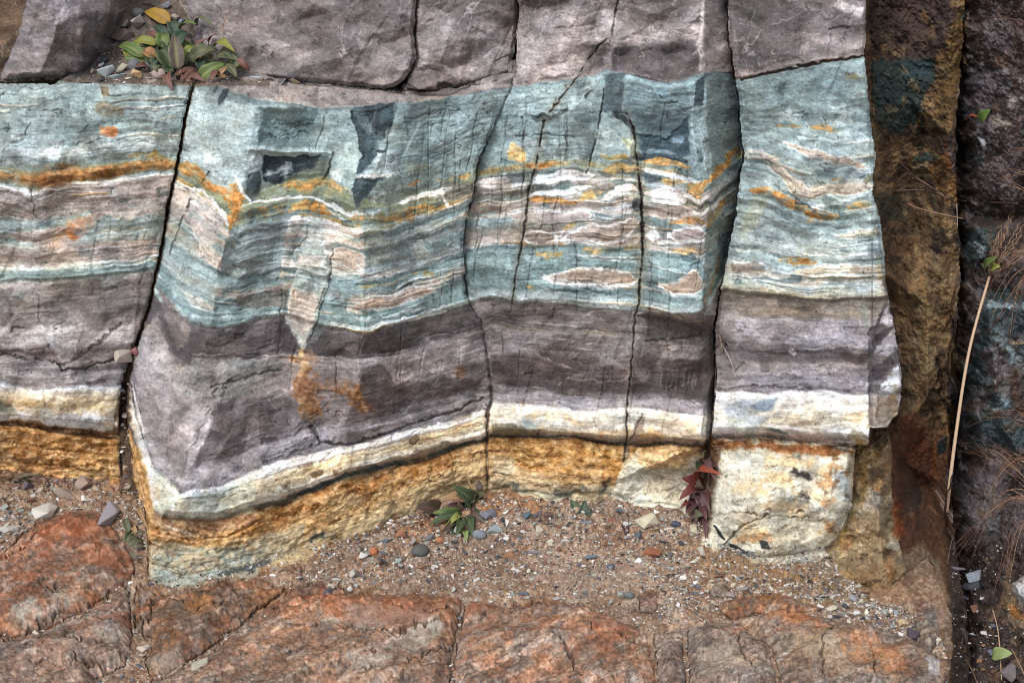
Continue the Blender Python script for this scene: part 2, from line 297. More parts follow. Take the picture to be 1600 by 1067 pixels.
lens((168,140,88), [(200,243,3),(240,242,6),(262,246,3)], None, warp=5, tex=.7)
line((222,220,216), [(-160,296),(0,292),(30,302),(52,309),(80,297),(120,290),(170,288),(190,285),(220,281),(262,273)], [3,3,5,6,5,3,3,3,2,2], 3)
line((214,212,208), [(36,300),(52,311),(66,306)], 10, 3)
line((196,192,186), [(-160,372),(0,371),(30,372),(50,380),(68,397),(130,402),(190,398),(240,396)], 2.5, 4)
lens((164,150,143), [(18,368,3),(60,372,12),(90,376,18),(120,362,14),(150,342,6),(170,335,2)], (196,190,182), 2, 4, a=.9)
lens((160,148,142), [(-160,322,16),(40,326,12),(110,330,10),(160,320,8),(210,318,5)], None, warp=5, a=.85)
lens((166,154,147), [(150,334,4),(190,333,9),(255,326,8),(262,325,5)], None, warp=4, a=.9)
stain((160,96,48), [(108,362),(118,374)], 13, .9, .1)
stain((176,130,92), [(90,370),(130,350)], 20, .5, .2)
poly((120,142,150), [(56,345),(80,343),(82,352),(60,354)], 3, 2, 3, .7)
lens((160,148,140), [(-160,405,5),(40,405,8),(90,404,9),(140,402,6),(240,399,7)], None, warp=4, a=.8)
lens((128,154,146), [(-160,434,8),(30,432,8),(100,430,9),(180,422,7),(245,416,7)], (196,204,196), 3, 3, a=.95)
line((168,182,174), [(-160,445),(60,440),(160,434),(200,428)], 4, 3)
poly((160,152,148), [(60,500),(140,488),(165,500),(150,530),(100,548),(82,552),(60,530),(-160,525),(-160,502)], 6, 3, 5, .5)
poly((104,92,90), [(-160,548),(40,545),(80,538),(88,552),(97,568),(60,566),(30,560),(-160,556)], 3, 1, 1.5, .85, rel=-.006)
poly((120,108,104), [(40,540),(76,538),(86,552),(60,558),(36,552)], 3, 1, 1.5, .8, rel=.007)
line((70,60,60), [(-160,560),(10,556),(50,563),(84,566),(100,577),(125,576),(190,560)], 3, 3, 2, .8, -.006, brk=.2)
line((84,74,74), [(90,572),(130,556),(165,530),(188,510)], 5, 4, 2, .6, -.003, brk=.1)
lens((196,190,186), [(30,520,5),(70,517,9),(130,512,6),(150,508,3)], None, warp=6, a=.5)
lens((160,128,84), [(20,638,6),(60,634,12),(100,640,10),(150,640,8),(172,645,5)], None, warp=7, a=.6, tex=.2)
lens((222,226,228), [(-160,652,4),(40,650,5),(90,662,5),(150,668,5),(180,668,4)], None, warp=3, a=.9)
poly((110,116,104), [(-10,622),(16,630),(28,648),(10,648),(-10,636)], 3, 1, 2, .7)
line((120,92,60), [(66,612),(70,650),(66,670)], 2, 4, 2, .7, brk=.3)
line((150,110,70), [(50,625),(60,650)], 5, 4, 2, .5, soft=4)
line((74,52,38), [(-160,668),(0,660),(50,666),(110,676),(185,684)], 5, 3, 2, .85, -.008)
for a_ in ([(-160,700),(40,690),(100,705),(185,696)], [(-160,725),(60,720),(110,732),(186,722)], [(20,745),(110,748),(150,750),(188,744)]):
    line((98,66,40), a_, 2.5, 6, 3, .7, -.005, brk=.1)
poly((200,160,96), [(100,712),(180,706),(184,745),(150,752),(110,735)], 6, 3, 5, .5)
stain((206,176,130), [(130,735),(178,740)], 16, .7)
stain((110,78,48), [(10,715),(50,712)], 18, .6, .1)
stain((222,160,70), [(150,756),(178,760)], 12, .7)
for p in ([(14,128),(4,150),(-10,180)], [(38,215),(44,198),(50,190)], [(128,205),(140,196)], [(80,668),(86,700),(82,730)], [(60,460),(62,500)], [(50,300),(58,345)]): crack(p, 2.2, .006, (70,66,58))
for p in ([(236,140),(232,160)], [(188,178),(240,184)], [(0,170),(80,176),(180,172)], [(120,225),(200,220),(260,226)], [(168,340),(172,360),(170,372)], [(232,345),(228,372),(214,400)]): line((108,124,118), p, 1.8, 5, 2, .6, -.002, brk=.2)
line((96,110,104), [(0,333),(100,326),(180,316),(258,306)], 3, 5, 2, .4, brk=.2)
crack([(-20,132),(60,140),(100,131)], 2, .004, (90,84,76))
poly((112,100,82), [(156,134),(168,134),(170,150),(160,150)], 2, 1, 1, .9); line((52,64,70), [(168,150),(184,150)], 2.5, 1)

# ================================================================== MIDDLE BLOCK details
# mauve ledge along the top
poly((166,152,145), [(308,127),(360,124),(500,134),(600,143),(700,150),(790,124),(800,132),(700,152),(640,158),(560,162),(470,158),(400,150),(330,134)], 2, 1.5, 1.5, .9)
for p in ([(340,134),(460,150),(560,158)], [(380,130),(520,144),(640,148)], [(330,130),(420,136)]): line((128,116,110), p, 2.2, 5, 2, .6, -.003, brk=.2)
line((196,188,182), [(400,153),(470,162),(545,166),(600,164)], 2, 3, 1, .7)
# left facet, painted paler for the light it catches
poly((182,200,195), [(308,140),(396,168),(380,300),(372,330),(345,300),(300,268),(268,250),(290,180)], 3, 2, 3, .75)
poly((40,54,64), [(347,140),(357,138),(354,152),(343,164),(340,158)], 2, 1, 1, .95)
poly((60,78,84), [(334,136),(341,136),(336,148),(332,146)], 2, 1, 1, .9)
stain((120,146,142), [(330,160),(340,230)], 26, .35, .2); stain((206,214,212), [(300,230),(330,245),(345,262)], 24, .6, .1)
line((222,226,226), [(322,244),(324,254)], 5, 2)
for p in ([(352,195),(338,225)], [(345,165),(300,180)], [(318,180),(312,215)], [(290,215),(286,235)]): line((100,124,120), p, 1.8, 4, 2, .7, brk=.2)
lens((190,128,60), [(272,262,8),(292,264,13),(312,280,12),(330,290,7),(350,300,8),(372,322,12)], None, warp=5, tex=1.2, rel=.003)
stain((206,136,56), [(366,300),(374,340),(362,348)], 14, .95, -.1)
lens((150,116,70), [(276,262,4),(300,262,7),(320,270,5)], None, warp=6, a=.7, tex=.4)
# white and pinkish contorted band on the left facet
line((220,222,222), [(268,278),(276,292),(296,298),(318,300),(336,314),(352,338),(356,352)], [6,8,5,4,5,6,5], 4)
poly((192,182,176), [(270,290),(300,300),(330,308),(352,345),(350,358),(338,372),(328,366),(318,340),(300,330),(285,345),(266,345)], 5, 3, 3, .9)
line((214,210,206), [(266,352),(282,350),(300,356),(312,378),(314,398),(330,405),(346,400)], 3, 4)
poly((188,176,168), [(300,332),(322,350),(334,372),(330,388),(352,410),(346,425),(322,404),(312,372),(296,354)], 4, 3, 2, .85)
lens((186,174,166), [(250,392,3),(265,390,6),(275,398,4)], None, warp=4, a=.6)
poly((164,184,178), [(248,405),(262,362),(300,372),(310,400),(340,430),(336,478),(300,470),(270,430)], 5, 2, 4, .7)
poly((188,180,172), [(262,425),(285,450),(300,462),(336,478),(334,486),(300,478),(276,462)], 4, 2, 2, .8)
line((224,224,222), [(232,420),(262,440),(285,474),(302,480),(336,490),(400,486)], 2.5, 3)
poly((122,152,148), [(246,404),(270,428),(300,482),(345,488),(400,484),(400,498),(340,512),(300,506),(280,478),(256,440)], 3, 2, 2, .8)
line((184,204,200), [(300,494),(345,498),(396,490)], 4, 3, a=.7)
# dark grey-green recessed panel left of the slot
poly((118,140,138), [(402,168),(500,166),(508,172),(494,205),(488,232),(404,226),(400,205),(412,180)], 3, 1.5, 2, .75, rel=-.012, bev=10)
poly((96,118,120), [(408,180),(506,170),(500,182),(420,196)], 5, 2, 3, .5)
for p in ([(412,196),(455,205),(500,195)], [(405,212),(450,214),(490,212)], [(430,190),(470,196),(500,184)], [(402,222),(450,206)]): line((86,104,106), p, 2, 6, 3, .6, -.003, brk=.1)
poly((178,198,194), [(394,226),(440,232),(505,232),(520,240),(505,244),(400,240),(384,236)], 2, 1, 1.5, .9, rel=.014, bev=5)
poly((34,52,62), [(414,243),(500,244),(492,262),(470,268),(444,284),(430,292),(410,280),(409,258)], 2, 3, .8, .93, rel=-.005, bev=3)
stain((180,196,200), [(420,270),(450,262),(444,272)], 10, .75, 0); line((190,204,206), [(412,276),(440,268),(452,262)], 4, 3, 1.5, .8)
poly((98,110,92), [(495,246),(518,248),(512,285),(470,280),(440,290),(470,268),(490,262)], 4, 2, 3, .8)
line((60,66,58), [(519,242),(512,272),(506,282)], 3, 1, 1, .8, -.005)
poly((34,50,58), [(388,268),(408,262),(406,300),(396,318),(384,306)], 3, 1.5, 1.5, .85)
line((226,232,234), [(370,275),(378,300),(392,312)], 5, 3)
poly((204,214,212), [(384,240),(408,240),(410,268),(384,270)], 3, 2, 3, .8)
# slot shelf and light strip running down from it
poly((158,180,174), [(512,172),(552,172),(556,215),(562,260),(556,308),(540,300),(520,240),(490,232),(500,200)], 3, 1.5, 2, .85)
poly((206,212,208), [(516,268),(530,262),(538,272),(530,284),(516,284)], 5, 2, 4, .8)
poly((36,56,66), [(550,170),(586,165),(617,163),(614,195),(600,214),(588,232),(586,262),(572,275),(558,270),(564,250),(556,212),(550,190)], 2.5, 3.5, .8, .93, rel=-.003, bev=3)
poly((110,132,138), [(556,176),(572,182),(586,205),(576,212),(560,194)], 4, 2, 2, .7)
poly((124,146,150), [(590,204),(600,206),(594,226),(582,244),(586,222)], 3, 2, 2, .5)
poly((34,54,64), [(552,280),(570,280),(604,276),(582,295),(566,318),(558,326),(550,300)], 2, 3.5, .8, .9, rel=-.003, bev=3)
poly((176,194,194), [(588,238),(612,236),(624,262),(606,276),(560,280),(574,262)], 5, 3, 3, .75)
line((214,220,220), [(556,278),(590,276),(620,270)], 4, 3, 2, .9)
poly((30,44,50), [(590,232),(604,236),(596,240),(586,238)], 2, 1, 1, .9); line((24,32,36), [(634,172),(637,212)], 3, 2, 1, .9)
stain((94,84,74), [(622,206)], 5, .9, -.2)
poly((132,156,154), [(620,165),(735,152),(768,146),(748,200),(720,255),(650,262),(630,240),(612,220)], 6, 3, 6, .5)
for p in ([(680,150),(676,250)], [(700,185),(696,262)], [(720,160),(715,300)], [(650,170),(640,230)]): line((170,186,184), p, 1.6, 2, 2, .5, brk=.1)
for p in ([(716,175),(740,190),(756,200)], [(640,215),(700,225),(750,215)], [(600,250),(680,246),(735,235)], [(640,182),(720,176)], [(640,200),(730,196)]): line((96,116,116), p, 1.8, 5, 2, .6, -.002, brk=.1)
# ochre and white contorted zone
lens((176,140,84), [(432,292,4),(470,291,7),(510,286,7),(545,303,5)], None, warp=5, tex=1.0, rel=.002)
stain((200,134,60), [(466,292),(480,294)], 10, .9); stain((206,176,120), [(515,300),(545,305)], 11, .7)
stain((150,134,88), [(640,262),(662,262)], 15, .6, .1)
poly((108,122,108), [(380,300),(440,300),(520,292),(552,310),(560,322),(540,326),(470,312),(400,314)], 5, 3, 4, .7)
line((222,226,226), [(378,322),(400,314),(440,312),(480,310),(505,314),(525,324),(548,332),(580,332),(596,328)], [2,4,4,3,5,6,5,4,2], 4)
lens((188,142,78), [(376,334,6),(400,338,8),(440,330,7),(480,322,7),(520,332,4)], None, warp=5, tex=.9)
stain((206,140,62), [(385,335),(440,332)], 10, .8); stain((206,130,52), [(492,322),(505,328)], 9, .8)
lens((192,132,62), [(545,336,4),(590,340,8),(630,336,9),(660,330,7),(684,322,3)], None, warp=5, tex=1.0, rel=.003)
stain((210,120,40), [(612,342),(640,338)], 10, .85)
lens((190,140,72), [(676,280,3),(700,278,5),(735,275,4)], None, warp=4, tex=1.2); lens((180,110,54), [(636,290,3),(650,286,5),(662,284,2)], None, warp=4, tex=1.1)
poly((138,132,124), [(690,292),(760,284),(800,280),(800,300),(760,305),(720,312),(690,318),(680,305)], 4, 2, 2, .8)
lens((224,222,220), [(616,318,2),(650,310,4),(680,302,5),(705,295,5)], None, warp=4)
lens((218,212,208), [(738,290,3),(765,286,7),(792,280,6),(800,280,4)], None, warp=4)
line((216,210,204), [(690,298),(694,312),(698,322)], 4, 3)
for s_, q in enumerate(([(370,362,5),(400,359,6),(425,360,3)], [(434,356,4),(460,349,9),(478,345,6)], [(485,345,9),(510,352,10),(535,360,8),(560,366,8),(590,362,5),(604,361,2)])):
    lens((212,204,198), q, (196,206,202), 1.5, 4, rel=.003)
lens((206,196,188), [(482,374,8),(510,378,7),(524,380,3)], None, warp=3, a=.9)
lens((164,152,145), [(372,378,5),(420,374,8),(478,368,5)], None, warp=5, a=.85); lens((160,150,144), [(560,380,4),(610,374,8),(660,362,7),(690,352,4)], None, warp=5, a=.85)
lens((170,158,150), [(610,368,3),(650,362,8),(675,355,4)], None, warp=5, a=.6)
lens((172,160,150), [(512,402,8),(535,402,14),(558,410,12),(575,414,6)], (214,212,208), 2.5, 4); lens((172,162,155), [(560,416,8),(590,406,12),(606,396,10),(620,404,10),(646,412,4)], (190,194,188), 1.5, 5)
lens((190,178,170), [(643,396,10),(660,392,14),(672,400,6)], (206,204,198), 2, 4)
line((220,222,220), [(500,420),(530,428),(560,428),(600,418),(640,410),(700,392),(740,382)], [2,4,4,3,3,3,3], 3)
poly((130,160,158), [(512,430),(566,430),(566,450),(540,470),(512,480),(506,450)], 4, 2, 3, .6)
lens((164,152,147), [(370,418,6),(395,415,10),(420,416,5)], (206,202,196), 3, 4)
line((210,206,200), [(372,430),(410,424),(438,406),(462,396)], 2.5, 4)
lens((176,172,150), [(422,430,2),(434,430,4),(445,428,2)], (196,196,180), 2, 3)
poly((112,104,100), [(370,462),(400,460),(440,445),(450,455),(448,478),(400,480),(370,478)], 4, 2, 2, .85)
lens((128,156,150), [(372,450,8),(420,442,7),(445,438,4)], None, warp=4, a=.8)
# light strip right of the notch
poly((176,190,184), [(480,390),(510,395),(512,428),(500,470),(492,485),(486,520),(470,542),(446,505),(450,465),(462,430)], 4, 2, 3, .9)
poly((186,172,164), [(455,452),(486,462),(498,470),(486,500),(470,520),(448,496)], 4, 3, 3, .7)
poly((192,182,175), [(468,395),(500,398),(498,415),(464,412)], 4, 2, 2, .7)
line((224,228,226), [(505,398),(500,412),(514,426)], 4, 3, 2, .8); line((196,200,188), [(470,545),(484,512),(496,480)], 3, 3)
stain((206,158,86), [(478,532),(474,545)], 9, .8)
# lower green laminae
lens((176,160,150), [(546,482,3),(590,474,8),(630,464,8),(675,452,4)], (216,218,214), 3, 3, rel=.002)
line((222,224,222), [(540,486),(590,484),(640,472),(680,456)], 3, 2)
line((196,208,204), [(524,492),(580,500),(630,488),(700,478),(740,468)], 3, 4, a=.8); line((200,212,208), [(520,506),(560,514),(590,508),(640,498),(695,484)], 6, 3, a=.8)
lens((158,148,110), [(560,452,2),(576,450,4),(588,450,2)], None, warp=3); lens((176,140,90), [(640,430,2),(665,428,5),(680,426,2)], None, warp=4, tex=.7)
for p in ([(520,450),(600,446),(720,430)], [(520,470),(560,466),(640,450),(720,440)], [(530,440),(600,436),(720,408)], [(600,500),(660,490),(720,476)]): line((92,116,114), p, 2, 4, 2, .6, -.002, brk=.1)
# dark mauve beds, with lit and shaded sides of the prow facets painted in
poly((92,84,88), [(302,518),(345,520),(400,508),(440,505),(438,552),(400,556),(330,556),(296,545)], 4, 2, 3, .8)
line((158,148,144), [(300,553),(360,555),(430,556),(480,560),(590,556),(640,545)], 2.2, 3, 1.5, .85, .003, brk=.2)
poly((96,84,84), [(500,520),(560,526),(620,512),(700,492),(740,484),(745,500),(690,512),(640,540),(580,556),(520,556),(496,545)], 5, 3, 4, .7)
poly((126,122,118), [(278,590),(300,560),(400,560),(430,568),(400,590),(376,620),(340,625),(300,612),(282,615)], 6, 2, 3, .65)
poly((112,116,112), [(280,600),(302,575),(312,600),(300,618),(282,618)], 6, 2, 4, .5)
line((74,68,72), [(330,602),(360,596),(398,586),(440,578)], 4, 4, 3, .7, -.005, brk=.2); line((80,74,76), [(300,555),(282,572)], 3, 3, 2, .6, brk=.2)
poly((168,158,158), [(218,530),(245,490),(262,540),(270,560),(264,600),(244,620),(222,600),(208,570)], 5, 2, 5, .7)
poly((128,116,114), [(250,450),(274,470),(290,520),(276,545),(262,500)], 5, 3, 4, .7)
poly((150,136,128), [(286,496),(300,512),(292,540),(276,548),(276,520)], 4, 2, 3, .6)
stain((196,176,158), [(262,590),(278,575),(284,585)], 14, .6)
poly((168,160,162), [(205,600),(245,620),(270,610),(262,700),(244,740),(228,690)], 5, 2, 6, .6)
poly((190,176,176), [(300,630),(334,630),(322,680),(300,730),(290,738),(296,680),(286,650)], 5, 2, 3, .7)
line((206,196,196), [(325,640),(318,680),(298,728)], 5, 4, 2, .6)
poly((86,76,80), [(340,640),(400,600),(430,640),(400,680),(345,700),(320,720),(310,715),(330,670)], 10, 4, 6, .5)
poly((80,70,74), [(340,630),(366,628),(372,660),(345,690),(332,700),(344,660)], 5, 3, 2, .7)
for p in ([(265,620),(268,690),(262,740)], [(310,560),(306,600),(286,612)], [(330,640),(300,700)]): line((92,84,88), p, 2, 4, 2, .6, -.003, brk=.2)
for p in ([(268,760),(290,720),(300,700)], [(258,735),(262,700),(266,660)]): line((100,92,98), p, 3, 4, 2, .6, -.003)
poly((150,140,142), [(420,560),(470,556),(460,600),(430,640),(390,650),(370,630),(400,600)], 8, 3, 6, .4)
poly((134,124,126), [(618,570),(640,550),(700,530),(740,510),(760,540),(764,590),(720,596),(690,590),(660,598),(630,592)], 6, 2, 3, .75)
poly((96,82,82), [(615,600),(660,598),(695,590),(740,602),(700,622),(640,630),(600,628)], 6, 3, 3, .7)
poly((98,84,84), [(565,590),(580,568),(600,562),(610,600),(620,620),(580,640),(560,630)], 6, 3, 2, .7)
poly((150,140,142), [(640,560),(690,556),(700,575),(660,590),(636,580)], 6, 3, 3, .4)
poly((80,60,55), [(684,545),(696,543),(694,552),(686,552)], 2, 1, 1, .8)
# rust seep
stain((196,130,62), [(468,565),(466,590),(476,620),(486,640)], 20, .95, -.05); stain((150,84,40), [(472,600),(520,610),(560,622),(570,636)], 28, .75, 0)
stain((186,104,36), [(520,612),(562,612),(556,632)], 16, .9, -.05); stain((196,110,40), [(484,638),(490,640)], 9, .9); stain((206,170,110), [(466,576),(476,568)], 10, .8)
stain((206,150,90), [(566,628),(574,642)], 5, .8, -.1); stain((146,96,60), [(716,572),(722,586)], 12, .7); stain((160,110,70), [(478,545),(486,560)], 12, .6)
stain((160,120,84), [(500,590),(540,600)], 24, .5, .1)
line((222,216,214), [(452,598),(446,612),(458,606)], 3, 2, 1, .9)
lens((152,147,154), [(398,712,12),(440,700,14),(500,682,14),(512,676,10)], None, warp=3, a=.7); lens((158,154,162), [(488,672,6),(520,672,13),(560,670,11),(600,656,10),(680,635,9),(750,612,6)], None, warp=4, a=.75)
line((84,76,80), [(488,668),(500,690),(540,694),(600,680),(640,664),(700,644),(758,622)], 4, 3, 2, .75, -.006); line((90,82,86), [(400,728),(450,712),(500,694),(540,698)], 3, 3, 1.5, .6, -.004, brk=.1)
for q in range(9):
    yy = 600+q*11; line((94,84,86), [(330,yy+110-q*3),(430,yy+80),(520,yy+45),(620,yy+22),(755,yy-5)], 2.0, 5, 2, .5, -.002, brk=-.15)
# white band and below
for q in ([(400,768,6),(440,752,12),(520,722,12),(560,716,8)], [(600,704,6),(650,690,9),(700,672,8),(752,655,6)]): lens((206,180,138), q, None, warp=6, a=.6, tex=.5)
line((228,228,228), [(285,776),(340,768),(400,745),(500,712),(600,692),(700,664),(760,646)], 8, 3, 2, .9, .003)
line((222,218,210), [(300,805),(400,785),(470,760),(520,742)], 6, 3, 2, .8)
for p in ([(490,742),(500,738)], [(440,760),(450,764)], [(525,738),(533,734)], [(644,690),(650,686)]): stain((104,84,66), p, 6, .85, -.1)
poly((120,108,96), [(560,728),(640,712),(650,700),(690,690),(720,692),(650,722),(590,742),(550,745)], 3, 2, 3, .7)
line((74,84,86), [(440,788),(480,768),(540,742),(600,728),(650,720),(700,702),(758,682)], [3,6,8,7,5,6,3], 3, 2, .9, -.006)
poly((176,186,176), [(232,725),(262,750),(285,775),(340,764),(400,738),(400,800),(330,812),(262,806),(240,800)], 4, 2, 4, .7)
poly((222,224,224), [(228,700),(240,740),(246,790),(236,790),(226,740)], 3, 1, 2, .8); line((226,228,228), [(262,762),(278,770),(270,800),(262,830)], 4, 3, 2, .8)
stain((112,124,108), [(336,776),(348,776)], 9, .6)
poly((146,116,96), [(238,800),(300,812),(400,800),(400,815),(330,832),(300,840),(262,832),(240,822)], 4, 2, 2, .8); line((206,190,170), [(258,820),(300,834)], 4, 3)
lens((196,134,68), [(236,834,9),(262,840,9),(300,846,6),(350,832,6),(400,826,6)], None, warp=4, rel=.004); line((90,62,44), [(262,836),(300,842),(352,836),(400,815)], 3, 3, 1, .8, -.006)
poly((168,170,156), [(232,850),(262,845),(300,850),(330,856),(400,840),(450,820),(480,815),(470,850),(420,880),(400,905),(330,916),(280,924),(232,910)], 5, 2, 4, .75)
poly((150,160,154), [(246,862),(285,860),(290,890),(262,905),(240,900)], 6, 2, 4, .5)
stain((120,86,66), [(262,862),(268,866)], 7, .8); stain((206,170,110), [(330,840),(380,850)], 20, .5, .1); poly((190,166,128), [(345,845),(390,838),(392,860),(360,866)], 4, 2, 3, .5)
poly((58,62,62), [(330,900),(400,884),(440,862),(500,832),(520,828),(440,880),(400,898),(345,908)], 4, 2, 1.5, .9, rel=-.006)
poly((52,58,58), [(500,836),(525,828),(528,842),(508,846)], 3, 1, 1, .8); poly((190,180,150), [(420,895),(470,870),(510,862),(480,885),(430,905)], 4, 2, 3, .6)
for i in range(16):
    a0 = 300+rng.random()*420; t = (a0-300)/460; y0 = 850-t*140+rng.random()*60*(1-t*.4)
    line((112,80,50), [(a0,y0),(a0+30,y0-10),(a0+70,y0-30)], 2.2, 8, 4, .6, -.004, brk=.1)
for i in range(10):
    a0 = 420+rng.random()*300; t = (a0-420)/340; y0 = 800-t*80+rng.random()*40; stain((208,178,128), [(a0,y0),(a0+20,y0-6)], 10+rng.random()*8, .6, .1)
for q in ([(560,760),(600,750)], [(480,790),(520,772)], [(640,735),(700,722)], [(430,815),(470,800)]): stain((196,120,44), q, 16, .8, 0)
poly((96,70,60), [(570,822),(600,806),(620,812),(600,830),(580,834)], 6, 3, 4, .6)
line((104,78,56), [(700,700),(712,740),(716,766)], 3, 5, 3, .6, -.004)
poly((176,150,112), [(710,700),(740,692),(758,690),(758,740),(720,760),(706,740)], 5, 3, 4, .5)
# cracks of the middle block
crack([(326,270),(312,292),(298,318),(284,345),(276,370),(266,398),(258,412)], 3.2, .012, (36,34,34))
crack([(452,400),(462,392),(478,372),(482,352)], 2.5, .006, (60,60,56)); crack([(512,172),(505,200),(492,232)], 3, .006, (48,60,60))
crack([(516,430),(504,462),(494,488)], 3, .006, (70,70,64)); crack([(720,250),(718,300),(722,345),(724,400),(728,445),(730,476)], 3, .01, (34,34,32))
crack([(716,340),(700,400),(684,440),(676,470)], 2, .003, (84,104,104), brk=.2)
for p in ([(708,430),(704,472)], [(690,440),(688,476)], [(460,545),(452,610)], [(616,500),(614,520)], [(440,450),(436,555)], [(748,300),(742,400)]): line((70,72,70), p, 2, 3, 1.5, .7, -.003, brk=.2)
line((196,206,204), [(670,400),(674,470)], 1.8, 3, 1, .6); line((196,206,204), [(684,400),(688,470)], 1.8, 3, 1, .6)
stain((70,60,52), [(440,600),(480,545)], 5, .5)

for pts in ([(552,172),(566,168),(574,186),(560,196)], [(596,170),(612,168),(606,190),(592,200)], [(574,214),(590,210),(582,236),(568,240)]): poly((70,96,106), pts, 2, 2.5, 1.5, .7)
line((150,176,180), [(588,166),(578,206),(596,224)], 1.8, 2, 1.5, .6); line((140,168,172), [(560,190),(590,206)], 1.6, 2, 1.5, .6); line((120,150,156), [(430,246),(470,262),(496,250)], 1.8, 3, 1.5, .6)
stain((96,124,130), [(560,172),(600,168)], 10, .5, .1); stain((88,114,120), [(560,282),(590,282)], 9, .5, .1)

# ================================================================== CENTRE BLOCK details
for p in ([(815,60),(880,90),(900,40)], [(870,110),(930,70),(950,20)], [(1000,60),(1060,40),(1090,60)], [(1000,20),(1030,30)]): stain((176,166,166), p, 22, .6, .15)
poly((86,76,78), [(958,80),(1090,66),(1094,112),(1060,128),(1030,128),(980,112),(956,112)], 6, 3, 5, .7)
poly((76,66,68), [(955,78),(978,70),(975,112),(952,112)], 4, 2, 3, .8)
poly((96,88,88), [(980,40),(1070,30),(1085,0),(1100,-160),(980,-160)], 8, 3, 6, .6)
poly((70,60,62), [(820,0),(860,-10),(890,0),(860,14),(810,12)], 5, 3, 3, .8); poly((72,62,62), [(925,70),(948,66),(940,105),(918,108)], 4, 2, 3, .7)
poly((165,152,150), [(1094,-160),(1132,-160),(1134,0),(1138,110),(1100,112),(1096,60)], 3, 2, 4, .75)
line((196,188,186), [(1095,0),(1096,60),(1092,110)], 4, 3, 2, .7); line((188,180,178), [(1018,40),(1030,75)], 2, 4); line((186,176,170), [(950,62),(980,64),(995,60)], 5, 4, 2, .6)
for i in range(26):
    a0 = 815+rng.random()*290; y0 = rng.random()*120-10; line((184,176,176), [(a0,y0),(a0+rng.normal()*12,y0+10+rng.random()*20)], 1.6, 5, 3, .55)
poly((160,186,184), [(800,150),(860,135),(895,128),(940,114),(942,122),(895,170),(880,180),(850,180),(830,190),(800,172)], 3, 2, 2, .5)
poly((44,58,62), [(828,180),(850,176),(862,184),(880,170),(900,165),(870,186),(840,192)], 3, 2, 1, .7, rel=-.004)
poly((174,196,194), [(884,160),(930,124),(940,118),(928,138),(902,164),(890,176)], 2, 1.5, 1.5, .85)
poly((30,42,50), [(912,150),(926,140),(914,156)], 2, 1, 1, .9)
poly((122,140,138), [(885,178),(925,150),(940,140),(930,200),(920,260),(890,262),(890,200)], 3, 2, 3, .65)
poly((62,80,86), [(946,118),(976,115),(972,175),(958,185),(942,172)], 2, 2, 2, .85)
poly((114,146,154), [(980,116),(1020,128),(1050,132),(1096,120),(1076,175),(1040,180),(976,176)], 4, 2, 3, .8)
line((164,192,196), [(978,122),(1020,134),(1050,136),(1092,124)], 5, 4, 2, .6)
poly((84,110,122), [(975,178),(1076,178),(1078,215),(1060,220),(1020,222),(996,214),(985,190)], 5, 2, 4, .85)
poly((44,70,84), [(978,182),(1000,205),(1040,215),(1076,180),(1080,240),(1060,250),(1010,246),(996,225)], 4, 4, 1.5, .85, rel=-.003, bev=4)
poly((96,122,136), [(1012,180),(1060,176),(1066,200),(1040,204),(1018,198)], 5, 2, 3, .7)
lens((128,156,166), [(996,236,2),(1030,234,4),(1060,240,3)], None, warp=5, a=.8); stain((132,160,176), [(1052,218),(1060,220)], 10, .8)
line((30,46,58), [(996,248),(1040,246),(1072,252)], 5, 4, 2, .8)
poly((128,156,160), [(1078,120),(1100,118),(1100,265),(1080,270),(1076,180)], 3, 2, 3, .7)
poly((34,52,60), [(1088,128),(1101,118),(1098,165),(1084,166)], 2, 1.5, 1, .9); stain((48,72,84), [(1092,240),(1098,250)], 12, .8, -.1)
for p in ([(1080,140),(1082,190),(1086,250),(1080,262)], [(1098,180),(1096,230),(1100,262)], [(1078,200),(1090,190),(1102,182)]): line((190,208,208), p, 2, 4, 2, .75)
poly((166,188,184), [(936,176),(954,172),(980,192),(990,210),(994,250),(960,252),(925,250),(930,210)], 4, 2, 2, .8, rel=.004)
stain((196,196,160), [(978,220),(984,226)], 9, .7)
poly((34,46,52), [(956,178),(978,182),(990,204),(978,196)], 2, 1, 1, .9)
poly((162,186,184), [(924,230),(990,232),(992,262),(930,268)], 5, 2, 4, .5); stain((186,200,196), [(800,230),(870,236),(900,236)], 20, .5, .1)
poly((128,146,138), [(1104,120),(1140,125),(1150,200),(1150,262),(1120,290),(1104,300)], 3, 2, 4, .8)
for p in ([(805,180),(850,186)], [(800,215),(850,212),(910,215)], [(850,150),(852,165)], [(1015,160),(1070,165)], [(800,200),(825,196)], [(815,180),(813,215)]): line((86,108,110), p, 2, 4, 2, .6, -.003, brk=.1)
for p in ([(885,165),(888,200),(886,250)], [(1030,150),(1040,165)]): crack(p, 3, .006, (50,64,66))
